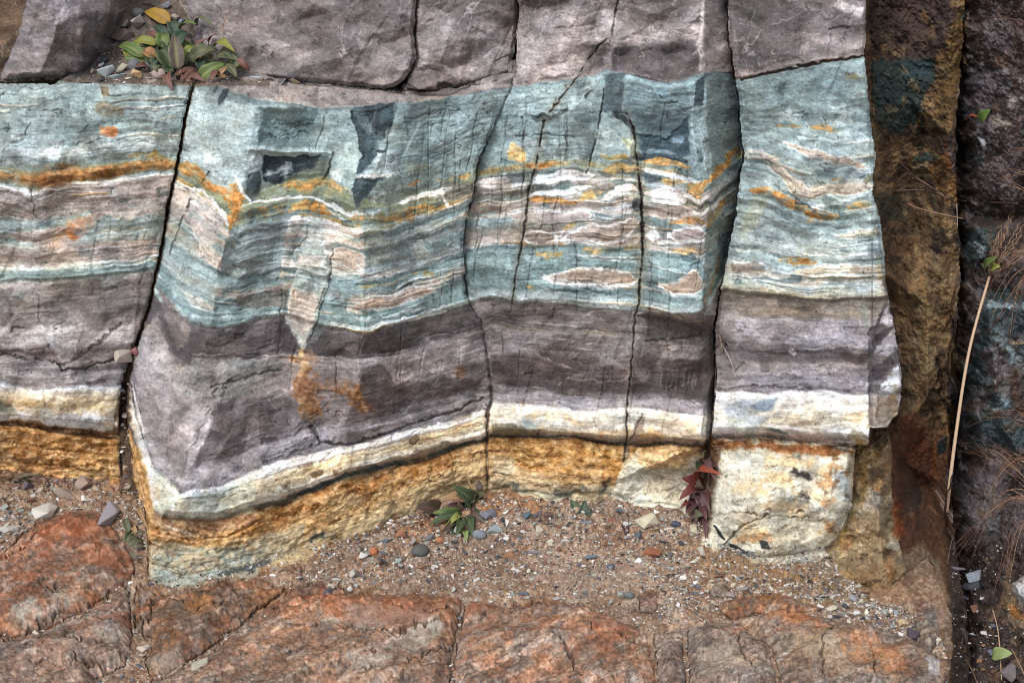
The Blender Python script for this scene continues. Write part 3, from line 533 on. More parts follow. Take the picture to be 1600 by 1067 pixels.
# contorted white, ochre
stain((206,180,132), [(800,234),(812,242)], 11, .9, -.1); stain((190,150,90), [(800,244),(815,248)], 8, .6)
lens((196,130,62), [(818,260,3),(840,260,6),(870,254,4)], None, warp=4, tex=1.1); lens((186,164,110), [(935,242,3),(955,248,4),(985,246,5)], None, warp=4, tex=.8)
lens((204,176,122), [(942,270,4),(960,266,9),(990,262,6)], None, warp=5, tex=1.0); lens((192,146,84), [(1008,252,3),(1030,250,6),(1060,256,5),(1080,262,4)], None, warp=5, tex=1.0)
lens((226,228,230), [(815,286,3),(840,280,8),(880,278,11),(920,276,8),(934,274,4)], None, warp=6, rel=.004)
lens((222,224,226), [(828,300,4),(860,302,7),(900,298,8),(930,290,4)], None, warp=6, rel=.004); lens((116,140,132), [(860,292,2),(890,290,5),(905,288,2)], None, warp=5)
stain((120,134,124), [(825,290),(850,292)], 7, .8); lens((198,140,74), [(820,310,4),(850,310,6),(870,312,4),(905,316,4)], None, warp=4, tex=1.2); lens((208,176,118), [(905,312,6),(930,300,7),(942,294,4)], None, warp=6, tex=1.2)
lens((224,226,230), [(938,312,8),(965,300,8),(998,298,9)], (150,176,170), 1.5, 4, rel=.005); lens((218,220,222), [(936,326,4),(970,322,5),(992,322,3)], None, warp=4)
poly((36,50,58), [(990,312),(1004,306),(1006,325),(994,332),(988,324)], 3, 1, 1, .9)
poly((62,84,92), [(1006,264),(1030,266),(1036,282),(1010,286)], 5, 2, 2, .8); lens((224,228,230), [(1000,262,3),(1025,266,4),(1050,276,4),(1080,282,5),(1096,284,3)], None, warp=4)
lens((204,170,114), [(1032,282,4),(1052,286,6),(1072,284,4)], None, warp=5, tex=.7)
lens((216,208,206), [(1008,300,5),(1040,304,12),(1076,308,9)], (186,200,196), 1.5, 4, rel=.003)
line((196,136,64), [(1080,300),(1095,290),(1110,280),(1130,262),(1140,245),(1152,232)], [6,9,11,10,8,5], 5, 3, .9)
stain((202,150,84), [(1078,290),(1092,300)], 12, .7); line((192,132,66), [(1106,352),(1112,338),(1124,322),(1130,315)], [10,9,6,3], 3, 2, .9)
lens((216,210,208), [(1098,318,4),(1112,306,10),(1128,290,6)], None, warp=4, a=.9); line((218,210,206), [(1008,338),(1060,340),(1100,334),(1124,310)], 3, 3)
lens((158,146,140), [(1008,326,6),(1040,326,6),(1090,326,5)], None, warp=4, a=.8)
lens((160,148,142), [(800,336,5),(830,336,7),(880,338,7),(925,340,5)], (206,204,202), 2.5, 4); lens((120,112,104), [(800,345,3),(860,348,4),(925,345,3)], None, warp=3, a=.6)
lens((150,138,132), [(935,350,4),(975,345,7),(996,340,6)], None, warp=4); line((212,210,210), [(930,342),(960,336),(992,330)], 3, 3)
line((206,206,204), [(800,328),(830,322),(870,330),(925,332)], 4, 4, 2, .8)
lens((198,134,64), [(1044,348,3),(1060,344,5),(1085,346,5),(1102,350,3)], None, warp=3, tex=1.4)
lens((152,140,132), [(822,372,8),(845,372,9),(866,374,6)], (214,212,210), 4, 3); line((222,222,222), [(862,365),(872,374),(868,384),(880,362)], 4, 2)
lens((160,146,136), [(880,378,4),(905,370,9),(950,364,11),(985,354,8),(998,348,6)], (220,218,216), 4, 4)
line((222,222,222), [(876,378),(920,382),(960,376),(998,366)], 4, 3)
poly((226,226,226), [(1006,352),(1024,352),(1032,370),(1020,376),(1008,366)], 3, 2, 1.5, .95); lens((172,156,148), [(1050,368,6),(1075,368,9),(1098,370,8),(1104,370,5)], (224,220,218), 4, 4)
line((220,218,216), [(1030,378),(1060,380),(1100,380),(1124,364)], 4, 3); stain((202,140,80), [(1102,368)], 6, .8, -.2); stain((190,160,100), [(884,356),(892,354)], 8, .8)
lens((192,164,120), [(908,392,4),(935,390,6),(950,388,4)], None, warp=4, tex=1.1); lens((190,172,132), [(970,386,4),(998,384,4),(1010,386,3)], None, warp=4, tex=.9); lens((190,160,116), [(1048,392,4),(1070,394,6),(1096,394,4)], None, warp=3, tex=1.2)
stain((190,158,104), [(844,398),(880,396)], 10, .9, .05); stain((180,132,72), [(856,406)], 6, .8); stain((190,160,110), [(826,448),(832,450)], 5, .8)
lens((162,146,134), [(856,436,3),(880,434,7),(900,430,10),(950,430,10),(985,438,8),(992,440,4)], (216,216,214), 4, 3, rel=.003); lens((216,216,214), [(845,436,2),(870,440,5),(920,446,4),(985,448,3)], None, warp=3)
lens((176,154,138), [(1035,448,3),(1060,450,8),(1080,444,16),(1100,446,17)], (216,212,208), 4, 5, rel=.003)
line((190,204,202), [(800,466),(840,470),(900,474),(960,478),(990,478)], 6, 4, 2, .85); line((196,208,204), [(1010,478),(1040,484),(1070,492)], 4, 4, 2, .7)
line((196,204,200), [(1036,458),(1060,464),(1098,466)], 3, 3)
for p in ([(800,410),(900,414),(990,418)], [(800,425),(850,424)], [(880,404),(990,408)], [(810,450),(900,456),(990,460)], [(1010,420),(1090,418)], [(1010,400),(1060,404),(1100,404)]): line((88,116,116), p, 2, 4, 2, .55, -.002, brk=.15)
poly((146,160,150), [(1104,330),(1140,320),(1128,420),(1114,470),(1102,500),(1100,420)], 3, 3, 4, .6); line((150,120,96), [(1120,400),(1114,440),(1104,480)], 5, 4, 3, .7)
# mauve beds with brown lens
poly((92,86,80), [(1015,496),(1060,500),(1100,500),(1100,526),(1040,532),(1010,528)], 5, 2, 3, .75, rel=-.003); line((66,62,54), [(1010,532),(1060,530),(1098,520)], 2.5, 2, 1, .8, -.005)
line((176,150,132), [(1010,486),(1040,494),(1080,502),(1098,500)], 3, 4, 2, .8)
line((110,104,84), [(770,510),(850,518),(900,520),(960,522)], 4, 3, 2, .7); line((172,162,154), [(770,512),(830,514),(900,526),(960,528)], 2, 3, 1.5, .6)
poly((154,145,146), [(800,535),(880,530),(980,530),(988,575),(960,578),(930,556),(900,548),(850,545),(830,560),(800,552)], 6, 2, 3, .7)
poly((84,70,68), [(800,556),(840,552),(880,555),(930,560),(975,578),(1000,585),(1000,605),(900,604),(800,600),(768,598),(770,560)], 5, 2, 4, .7)
line((166,154,146), [(832,548),(850,560),(875,568),(892,574)], 3, 2, 1.5, .8); line((166,154,146), [(878,600),(892,588),(910,592),(960,594),(985,590)], 2.5, 4, 2, .7)
poly((72,58,56), [(1034,566),(1060,560),(1095,562),(1099,610),(1080,620),(1040,615),(1030,590)], 5, 2, 3, .85)
poly((150,138,136), [(985,540),(1010,545),(1016,590),(1004,596),(990,580)], 4, 2, 3, .6)
for i in range(16): a0 = 1030+rng.random()*60; line((150,136,132), [(a0,575+rng.random()*10),(a0-2,595+rng.random()*18)], 1.3, 1, .5, .6)
lens((154,150,156), [(768,618,4),(850,618,4),(920,625,5),(985,632,4)], None, warp=4, a=.7); lens((158,154,158), [(1000,630,5),(1040,630,7),(1095,632,6)], None, warp=4, a=.7)
line((96,86,86), [(770,612),(850,610),(900,618),(980,620)], 3, 4, 2, .5, -.003, brk=.1); line((84,76,78), [(1036,622),(1062,618),(1096,634)], 2.5, 3, 1.5, .6, -.004)
# white bed stains
lens((212,186,146), [(828,645,4),(850,650,10),(900,658,6),(940,664,4)], None, warp=6, a=.6, tex=.4); poly((150,176,178), [(816,650),(830,656),(840,672),(818,668)], 4, 2, 3, .7); poly((84,84,70), [(800,660),(818,664),(834,676),(800,682),(768,680),(770,662)], 5, 3, 2, .75)
poly((216,196,176), [(1040,650),(1095,652),(1095,682),(1050,680),(1030,668)], 6, 3, 5, .5); stain((206,160,96), [(940,676),(1000,676),(1030,680)], 12, .5); stain((214,190,150), [(1080,660),(1085,680)], 12, .5)
poly((128,112,102), [(1000,650),(1008,650),(1004,680),(984,688),(990,668)], 3, 2, 2, .75); stain((170,176,176), [(968,655),(985,650)], 10, .5)
poly((120,106,96), [(940,682),(1000,686),(1050,684),(1095,676),(1095,694),(1050,696),(960,692),(935,688)], 3, 2, 2, .7)
line((56,54,50), [(768,680),(830,682),(900,682),(940,690),(1000,696),(1060,692),(1100,697)], 4, 2, 1.5, .85, -.008)
# ochre body and cream wedge
poly((198,182,150), [(765,705),(800,712),(812,730),(850,742),(880,758),(950,762),(950,800),(765,800)], 5, 3, 4, .7)
poly((206,200,184), [(975,720),(1000,700),(1060,705),(1110,700),(1110,812),(950,802),(955,770),(968,742)], 4, 2, 3, .85, rel=.006)
poly((206,166,112), [(1000,700),(1050,696),(1098,698),(1098,715),(1060,735),(1020,732),(992,722)], 4, 2, 3, .8, rel=.008); poly((196,130,66), [(1060,722),(1098,712),(1092,735),(1065,742)], 4, 2, 3, .7); poly((214,196,160), [(1050,712),(1085,702),(1060,730),(1032,732)], 4, 2, 3, .6)
line((96,76,52), [(1000,735),(1030,730),(1050,718),(1065,706),(1085,698)], 3, 3, 2, .8, -.006); crack([(934,690),(926,715),(916,742)], 3, .006, (80,56,40))
for p in ([(810,705),(850,715),(880,712),(920,728)], [(800,725),(850,735),(900,740)], [(830,760),(880,765),(900,755)], [(780,700),(840,702)], [(855,700),(900,705),(930,700)], [(768,740),(800,744)]): line((124,80,40), p, 2.2, 6, 3, .65, -.004, brk=.1)
for q in ([(830,700),(860,725)], [(880,700),(910,715)]): stain((214,160,86), q, 18, .6); 
for p in ([(846,730)], [(945,740)], [(950,750),(946,756)], [(880,758)], [(975,715),(978,705)]): stain((56,44,38), p, 8, .85, -.1)
poly((84,92,88), [(800,755),(835,762),(880,765),(905,758),(950,765),(940,775),(900,770),(880,780),(840,768),(800,770)], 4, 2, 2, .85, rel=.004)
poly((60,66,62), [(768,750),(790,752),(815,756),(790,764),(770,766)], 4, 2, 2, .8); poly((196,188,166), [(838,772),(860,768),(884,778),(880,790),(856,792)], 3, 2, 2, .8, rel=.006); line((100,84,60), [(806,768),(808,795)], 2, 2)
poly((206,206,192), [(768,715),(800,720),(806,738),(790,748),(770,742)], 4, 3, 3, .7); stain((150,104,60), [(770,790),(850,792)], 12, .8, -.1)
line((56,70,68), [(968,776),(990,780),(1030,786),(1060,788)], [4,6,4,2], 2, 1, .9, -.003); line((70,66,56), [(1024,762),(1030,775)], 2, 1)
for i in range(14): a0 = 965+rng.random()*120; y0 = 745+rng.random()*50; line((150,136,112), [(a0,y0),(a0+10+rng.random()*14,y0+rng.normal()*5)], 1.6, 4, 2, .6, -.003)
poly((186,170,138), [(950,795),(1100,800),(1105,830),(950,815)], 4, 4, 4, .7, tex=.3)
# cracks of the centre block
crack([(962,-160),(966,0),(956,55),(948,90),(945,130),(940,170),(934,205),(926,240),(916,272)], [4,4,3,3,5,5,4,3,2], .014, (42,40,38))
crack([(948,60),(930,80),(915,100),(900,125),(880,150),(852,185),(848,205),(842,240),(834,270),(826,300),(822,345),(816,385),(808,420),(801,470),(798,500)], [3,4,3,2,3,4,4,4,4,5,5,4,3,3,1], .014, (44,40,38), halo=(110,104,92))
crack([(980,178),(992,205),(995,245),(998,275),(1002,300),(1004,345),(1005,390),(1001,430),(999,465),(993,495),(990,530),(985,600),(979,640),(980,690),(974,720)], [2,4,3,4,8,7,6,5,5,3,2.5,2.5,3,3,3], .022, (36,30,28), halo=(128,120,104))
crack([(1016,410),(1022,440),(1018,480),(1012,510)], 1.8, .004, (74,84,84)); crack([(868,430),(864,500)], 2.4, .004, (84,88,86)); crack([(780,150),(768,200),(752,240)], 2, .004, (60,66,66))
crack([(1130,320),(1118,400),(1102,450),(1099,510)], 2, .004, (96,84,72)); crack([(870,-160),(870,0),(866,30)], 2, .004, (70,62,62)); crack([(800,95),(870,110),(900,110)], 1.6, .003, (90,80,80)); crack([(1004,650),(992,675),(984,690)], 3, .01, (70,56,46))
crack([(1000,545),(998,580),(986,640)], 2, .005, (80,66,62)); crack([(1098,530),(1098,690)], 1.5, .002, (110,90,74))
for p in ([(838,470),(836,500)], [(884,170),(888,250)], [(770,420),(800,300)]): line((66,76,76), p, 2, 3, 1.5, .5, -.002, brk=.2)

# ================================================================== RIGHT BLOCK details
poly((84,76,78), [(1142,-160),(1280,-160),(1262,40),(1250,90),(1190,110),(1150,116),(1146,60)], 8, 3, 6, .7)
poly((150,136,134), [(1150,116),(1180,100),(1210,92),(1225,108),(1160,124)], 4, 2, 3, .7); poly((70,66,60), [(1145,-20),(1200,-20),(1195,30),(1150,40)], 6, 2, 4, .6)
poly((118,108,112), [(1290,-160),(1350,-160),(1350,60),(1290,90),(1250,95),(1270,20)], 6, 3, 4, .6); poly((196,190,192), [(1312,-10),(1330,8),(1350,12),(1346,28),(1320,20),(1300,10)], 4, 2, 3, .7)
for p in ([(1310,0),(1300,40),(1290,80)], [(1335,20),(1310,85)], [(1254,70),(1240,110),(1250,100)], [(1258,70),(1290,40),(1310,25)]): line((170,160,162), p, 1.8, 3, 1.5, .6)
for p in ([(1330,20),(1312,80)], [(1308,0),(1296,80)]): line((70,62,64), p, 2, 3, 2, .6)
line((74,56,50), [(1160,126),(1200,114),(1260,103),(1320,93),(1356,88)], [2,4,4,3,2], 2, 2, .85, -.008)
stain((96,100,84), [(1330,122),(1350,124)], 12, .7); lens((124,120,96), [(1310,124,3),(1330,120,5),(1352,122,4)], None, warp=4, tex=.6); stain((80,98,96), [(1310,145),(1320,150)], 10, .7)
poly((100,124,126), [(1262,130),(1290,110),(1282,140),(1268,180),(1256,205),(1250,180)], 3, 2, 3, .7); poly((88,110,112), [(1218,125),(1228,128),(1222,160),(1212,150)], 3, 2, 3, .6)
poly((116,134,124), [(1165,140),(1200,132),(1196,165),(1180,190),(1160,205)], 4, 2, 3, .6)
poly((182,202,202), [(1300,165),(1330,160),(1356,186),(1360,230),(1300,225),(1290,200)], 8, 3, 6, .7, tex=.6); poly((180,196,196), [(1210,180),(1240,172),(1260,182),(1240,192),(1200,195)], 4, 2, 3, .6)
line((170,124,70), [(1214,195),(1250,199)], 4, 2, 2, .9); lens((190,150,98), [(1262,200,3),(1290,202,5),(1316,206,2)], None, warp=3, tex=.8)
lens((190,172,158), [(1228,224,2),(1250,232,3),(1280,240,4),(1310,254,5),(1350,262,5)], (206,208,204), 2.5, 5); stain((176,84,50), [(1329,253)], 4, .9, -.2)
lens((196,188,178), [(1168,238,6),(1190,248,10),(1215,260,11),(1240,288,11),(1265,300,10),(1300,298,8),(1340,292,6),(1366,290,4)], (206,214,210), 2, 6, rel=.003)
lens((154,144,136), [(1196,250,3),(1220,270,5),(1245,290,2)], None, warp=4, a=.8); stain((140,166,162), [(1250,260),(1300,275)], 14, .8, .1)
lens((180,134,80), [(1295,284,2),(1310,282,3),(1324,284,2)], None, warp=3, tex=1.1); stain((120,110,80), [(1352,282),(1358,278)], 8, .7)
lens((196,130,62), [(1168,295,4),(1200,300,6),(1225,312,9),(1250,325,9),(1280,338,8),(1316,342,5)], None, warp=4, tex=1.7, rel=.003); line((66,72,66), [(1206,290),(1230,300),(1252,316),(1280,330)], 3, 3, 2, .7)
line((60,86,92), [(1245,318),(1262,320),(1272,330)], 4, 2); lens((206,214,214), [(1265,322,2),(1280,325,5),(1295,328,3)], None, warp=3)
lens((188,150,92), [(1322,324,4),(1340,322,8),(1364,318,7)], None, warp=3, tex=1.1, rel=.002)
lens((202,196,180), [(1310,368,3),(1345,366,6),(1372,366,6)], (200,210,206), 2, 3)
lens((192,132,66), [(1210,404,4),(1240,406,6),(1276,410,3)], None, warp=3, tex=1.6, rel=.002); stain((180,130,70), [(1262,344),(1300,344)], 8, .5, .1)
lens((196,186,170), [(1240,424,4),(1290,424,7),(1330,424,7),(1378,422,7)], (206,214,210), 2, 4, rel=.002); lens((196,186,172), [(1222,442,3),(1260,442,4),(1290,444,3)], (206,212,208), 2, 4)
line((214,222,220), [(1200,392),(1240,396),(1290,400),(1320,402),(1350,398),(1378,396)], 4, 4, 2, .8); line((196,206,204), [(1280,376),(1330,384),(1378,384)], 3, 5, 2, .7)
poly((96,122,130), [(1352,384),(1376,382),(1378,398),(1356,398)], 4, 2, 3, .7); poly((196,190,180), [(1290,350),(1378,348),(1380,356),(1290,356)], 3, 2, 2, .0)
poly((148,132,120), [(1142,414),(1175,410),(1192,414),(1198,424),(1188,430),(1142,424)], 2, 1.5, 1.5, .9); line((222,220,218), [(1150,410),(1180,408),(1198,418),(1198,430)], 3, 2); line((210,206,200), [(1142,428),(1185,434)], 3, 2)
line((206,210,206), [(1155,392),(1200,392)], 5, 3, 2, .8); poly((168,160,130), [(1180,300),(1200,310),(1186,350),(1160,370),(1156,350)], 5, 3, 4, .4)
for i in range(40):
    a0 = 1170+rng.random()*180; y0 = 180+rng.random()*260; stain((104,132,132), [(a0,y0),(a0+8+rng.random()*22,y0+rng.normal()*3)], 3+rng.random()*5, .75, .05)
for i in range(16):
    a0 = 1170+rng.random()*170; y0 = 200+rng.random()*240; line((196,210,208), [(a0,y0),(a0+20+rng.random()*30,y0+rng.normal()*4)], 2, 4, 2, .6)
line((92,84,72), [(1150,460),(1220,468),(1290,474),(1360,480),(1385,478)], 5, 3, 3, .6); lens((160,140,112), [(1150,492,3),(1240,488,6),(1360,494,5)], None, warp=4, a=.6); line((150,130,100), [(1180,452),(1230,460),(1290,462)], 2, 3)
line((200,194,200), [(1150,500),(1240,500),(1360,502)], 2, 3, 2, .4); poly((92,84,88), [(1130,543),(1200,545),(1230,548),(1300,545),(1318,552),(1322,566),(1250,568),(1170,562),(1130,558)], 3, 2, 2, .7, rel=-.003)
poly((78,60,60), [(1312,550),(1356,552),(1350,570),(1322,566)], 4, 2, 2, .8); stain((196,190,196), [(1236,548),(1240,552)], 5, .8); line((196,186,180), [(1260,546),(1300,540),(1340,540)], 2, 3, 1, .6)
poly((112,102,96), [(1116,470),(1150,480),(1150,600),(1122,600),(1120,540)], 4, 3, 6, .5)
stain((90,84,92), [(1250,600),(1265,604)], 8, .8); line((110,102,106), [(1130,592),(1200,588),(1290,596),(1350,600)], 3, 4, 2, .5, -.002); line((98,90,92), [(1120,608),(1200,606),(1290,612)], 3, 3, 2, .6, -.004)
poly((140,156,172), [(1130,630),(1160,626),(1215,622),(1205,640),(1180,648),(1205,652),(1190,665),(1150,662),(1135,645)], 5, 2, 3, .7); poly((100,126,150), [(1170,638),(1200,622),(1214,624),(1196,644)], 4, 2, 2, .6)
lens((212,186,148), [(1206,642,3),(1235,646,8),(1270,642,5)], None, warp=5, a=.6, tex=.5); lens((210,186,150), [(1310,648,4),(1340,650,8),(1356,648,6)], None, warp=5, a=.6)
poly((160,170,164), [(1130,640),(1150,650),(1180,662),(1190,676),(1140,672)], 5, 2, 4, .6); lens((110,134,128), [(1196,672,2),(1215,672,4),(1232,678,2)], None, warp=3); poly((112,112,98), [(1322,680),(1332,670),(1350,676),(1356,684),(1325,686)], 3, 1, 1.5, .8)
poly((150,138,130), [(1120,676),(1160,682),(1240,684),(1270,678),(1300,688),(1356,684),(1356,696),(1240,692),(1120,690)], 3, 2, 2, .6); stain((110,60,34), [(1272,668)], 4, .9, -.2)
# side facet of the right block
poly((120,112,112), [(1365,512),(1380,480),(1386,466),(1392,485),(1402,520),(1404,560),(1408,600),(1404,642),(1386,664),(1358,666),(1357,560)], 3, 2, 2, .8)
poly((196,192,204), [(1386,468),(1390,490),(1402,505),(1396,512),(1376,506),(1380,485)], 2, 2, 2, .8); poly((172,166,172), [(1374,530),(1400,508),(1403,540),(1386,556),(1366,550)], 4, 2, 3, .6); poly((92,80,84), [(1362,530),(1380,512),(1398,512),(1380,530)], 4, 2, 2, .6)
poly((210,218,232), [(1380,600),(1402,570),(1408,600),(1400,612),(1376,606)], 3, 2, 2, .8); poly((88,76,84), [(1362,575),(1392,556),(1398,570),(1376,594),(1362,592)], 4, 2, 3, .6); poly((126,108,94), [(1360,640),(1400,620),(1406,640),(1385,664),(1360,664)], 5, 3, 3, .7)

# ================================================================== CREAM BOULDER and crumbly matrix
def base(c, pts, pad=3):
    w = win(pts, 12); put(w, sst(-pad, 0, polysd(pts, w, 2, 1)), c)
base((200,194,176), P_BO)
poly((204,202,190), [(1120,708),(1180,712),(1240,706),(1300,708),(1325,740),(1320,780),(1290,800),(1200,800),(1130,800),(1116,760)], 6, 3, 5, .7)
for q in ([(1200,745),(1230,748)], [(1240,770),(1290,775)], [(1200,790),(1260,795)], [(1150,760),(1190,770)], [(1160,830),(1190,835)], [(1200,720),(1260,725)], [(1290,740),(1300,760)]): stain((204,170,120), q, 16, .5, .1)
for q in ([(1290,790),(1320,770)], [(1280,835),(1300,815)], [(1120,700),(1200,702),(1330,706)], [(1150,842),(1200,838)]): stain((178,128,80), q, 10, .6, .05)
stain((150,92,48), [(1110,694),(1200,698),(1300,704),(1332,706)], 9, .9, -.15); poly((190,204,214), [(1302,730),(1326,745),(1328,778),(1306,782),(1300,760)], 4, 3, 3, .7)
for i in range(46):
    a0 = 1125+rng.random()*190; y0 = 712+rng.random()*140; line((112,96,74), [(a0,y0),(a0+6+rng.random()*22,y0+rng.normal()*4)], 1.4+rng.random(), 4, 3, .65, -.003, brk=.2)
for q in ([(1240,738),(1262,744)], [(1252,770),(1262,778)], [(1280,830)], [(1160,805)], [(1225,770)], [(1205,765)]): stain((40,36,38), q, 9, .85, 0)
poly((28,38,40), [(1138,848),(1152,850),(1164,862),(1172,858),(1170,872),(1152,868)], 3, 1.5, 1, .95); poly((30,38,42), [(1186,844),(1200,846),(1204,858),(1190,858)], 3, 1, 1, .9); line((34,44,44), [(1116,822),(1122,832),(1130,840)], 4, 2)
line((76,66,54), [(1128,850),(1160,820),(1185,806),(1200,802)], 2.5, 3, 2, .8, -.006); line((100,84,64), [(1110,800),(1180,802),(1260,806)], 2, 4, 2, .6, -.003)
MT = [(1336,700),(1362,694),(1388,668),(1394,700),(1392,760),(1400,820),(1420,900),(1380,930),(1290,918),(1200,888),(1275,872),(1316,836),(1334,790)]
base((140,122,96), MT, 6)
for i in range(70):
    a0 = 1290+rng.random()*110; y0 = 700+rng.random()*210; stain(((196,176,140),(104,76,46),(160,122,84),(186,180,164),(74,58,42))[i % 5], [(a0,y0),(a0+rng.normal()*6,y0+6)], 7+rng.random()*8, .75, .05)
poly((168,164,156), [(1352,760),(1372,770),(1376,800),(1350,800)], 4, 3, 3, .6); stain((120,96,50), [(1345,690),(1350,760),(1320,830),(1290,870)], 12, .7)

# ================================================================== TOP BOULDERS
base((134,124,126), P_TL); base((128,118,117), P_TM); base((132,121,119), P_TR); base((122,110,108), P_ANG, 2)
poly((158,146,148), [(20,110),(60,20),(100,-40),(110,10),(80,60),(50,110)], 8, 3, 6, .6); poly((96,86,88), [(126,0),(186,0),(170,70),(140,110),(120,110),(126,60)], 6, 3, 5, .65)
for p in ([(110,0),(90,30),(84,45),(92,60)], [(70,60),(100,50),(120,72)], [(95,40),(112,20)], [(10,118),(60,112),(120,112)]): line((190,182,184), p, 3, 5, 3, .6)
poly((96,88,90), [(66,70),(90,60),(120,78),(110,92),(80,80)], 5, 2, 3, .6); poly((170,152,142), [(5,110),(60,108),(100,112),(110,120),(60,127),(5,127)], 4, 2, 4, .5); crack([(130,50),(128,90)], 2, .003, (90,80,82))
for i in range(150):
    a0 = 350+rng.random()*450; y0 = rng.random()*125-5; an = rng.normal()*.5+(1.57 if rng.random() < .45 else -.35); L = 6+rng.random()*22
    line((166,156,155), [(a0,y0),(a0+L*math.cos(an),y0+L*math.sin(an))], 1.3, 4, 3, .5)
for a0 in (372,402,421,446,472,540,567,586): line((164,155,154), [(a0,-20),(a0+rng.normal()*4,60),(a0+rng.normal()*6,100+rng.random()*25)], 3, 3, 3, .4, soft=2)
for i in range(26):
    a0 = 340+rng.random()*460; y0 = rng.random()*125-20; stain((98,88,88), [(a0,y0),(a0+rng.normal()*20,y0+rng.normal()*12)], 10+rng.random()*14, .5, .15)
poly((156,142,140), [(560,108),(630,95),(640,120),(600,135),(500,128),(440,120),(440,108)], 6, 3, 6, .4); poly((88,76,76), [(600,108),(636,112),(620,125),(600,118)], 5, 2, 3, .5)
poly((92,82,80), [(720,95),(760,60),(780,30),(800,20),(800,44),(770,75),(740,98)], 6, 3, 5, .6); poly((168,158,158), [(700,30),(712,30),(700,70),(690,96),(684,90)], 4, 2, 3, .6); stain((160,148,146), [(750,40),(780,90)], 26, .4)
poly((150,140,140), [(648,50),(670,48),(682,70),(676,90),(650,90)], 4, 2, 2, .5); line((190,178,174), [(660,100),(690,104),(700,108)], 4, 3, 2, .7)
poly((80,70,70), [(660,30),(690,0),(700,-20),(660,-20)], 4, 2, 4, .5); poly((70,62,60), [(750,0),(805,0),(800,14),(770,10)], 5, 3, 3, .7)
poly((50,42,40), [(630,128),(650,138),(668,142),(660,149),(640,146)], 2, 2, 1.5, .8); poly((66,58,54), [(682,128),(706,128),(712,134),(700,144),(684,142)], 3, 2, 1.5, .8, rel=-.01)
crack([(360,128),(420,126),(500,134),(560,139),(600,142),(632,148)], [3,4,3,4,3,3], .012, (50,40,36)); poly((160,146,140), [(702,146),(720,136),(760,128),(790,122),(796,132),(760,140),(728,148)], 3, 2, 2, .8)
crack([(655,148),(700,150),(735,134),(775,127),(805,112)], [5,3,4,3,3], .012, (52,42,38)); crack([(795,60),(780,100),(770,124)], 2, .004, (70,60,60)); crack([(320,-20),(345,20),(352,60)], 2, .004, (80,72,72))
line((150,100,70), [(344,60),(350,40),(360,0)], 1.4, 2, 1, .5)

# soil and rubble in the joints
line((60,48,42), [(657,-200),(654,0),(647,60),(653,92),(649,105),(636,122),(628,136)], 5, 1.1, 1, .9); line((62,52,46), J_MC[9:], [1.5,2,2,3,5,4,4], 1.1, 1, .85); line((70,70,68), J_MC[:9], 2.2, 1.1, 1.5, .6, brk=.1)
GAP = J_LM_a+J_LM_b[::-1]
wg = win(GAP, 8); sg = polysd(GAP, wg, 1, 1); put(wg, sst(-1.5, 1.0, sg), (92,74,60))
for i in range(60):
    y0 = 520+rng.random()*270; x0 = np.interp(y0, [520,600,700,790], [212,196,192,206])+rng.normal()*6; stain(((84,64,50),(44,34,30),(110,92,74),(66,50,42))[i % 4], [(x0,y0),(x0+3,y0+4)], 4+rng.random()*5, .8, .05)
poly((118,82,54), [(202,600),(212,640),(226,720),(236,800),(236,850),(226,800),(212,745),(202,690)], 3, 2, 2, .0)
poly((206,158,92), [(204,690),(222,705),(232,760),(240,800),(234,850),(222,800),(208,745)], 3, 2, 2, .85)
poly((224,222,220), [(203,600),(212,612),(228,690),(232,740),(222,720),(208,660)], 3, 2, 2, .85)
poly((106,80,62), [(1100,697),(1128,697),(1120,730),(1112,790),(1108,840),(1092,850),(1078,835),(1072,800),(1080,760),(1088,735),(1098,720)], 4, 3, 3, .85, rel=-.012)
stain((140,92,46), [(1112,704),(1118,716)], 12, .8)
lg = [(104,128),(140,112),(160,95),(176,60),(188,10),(190,-200),(274,-200),(282,10),(300,50),(322,92),(350,122),(420,128),(420,133),(300,133)]
base((108,92,80), lg, 3)
for i in range(60):
    x0 = 140+rng.random()*210; y0 = rng.random()*130; stain(((132,112,98),(74,62,54),(150,132,120),(92,76,66))[i % 4], [(x0,y0),(x0+3,y0+2)], 5+rng.random()*6, .6*(1 if (y0 > 95 or 185 < x0 < 300) else 0), .05)
base((110,84,62), [(-200,-200),(34,-200),(42,0),(24,60),(-2,118),(-200,122)], 3)
for i in range(30): x0 = rng.random()*50-30; y0 = rng.random()*100; stain(((150,124,100),(70,52,40),(140,84,54))[i % 3], [(x0,y0)], 8, .6*(x0 < 40-y0*.4), .05)

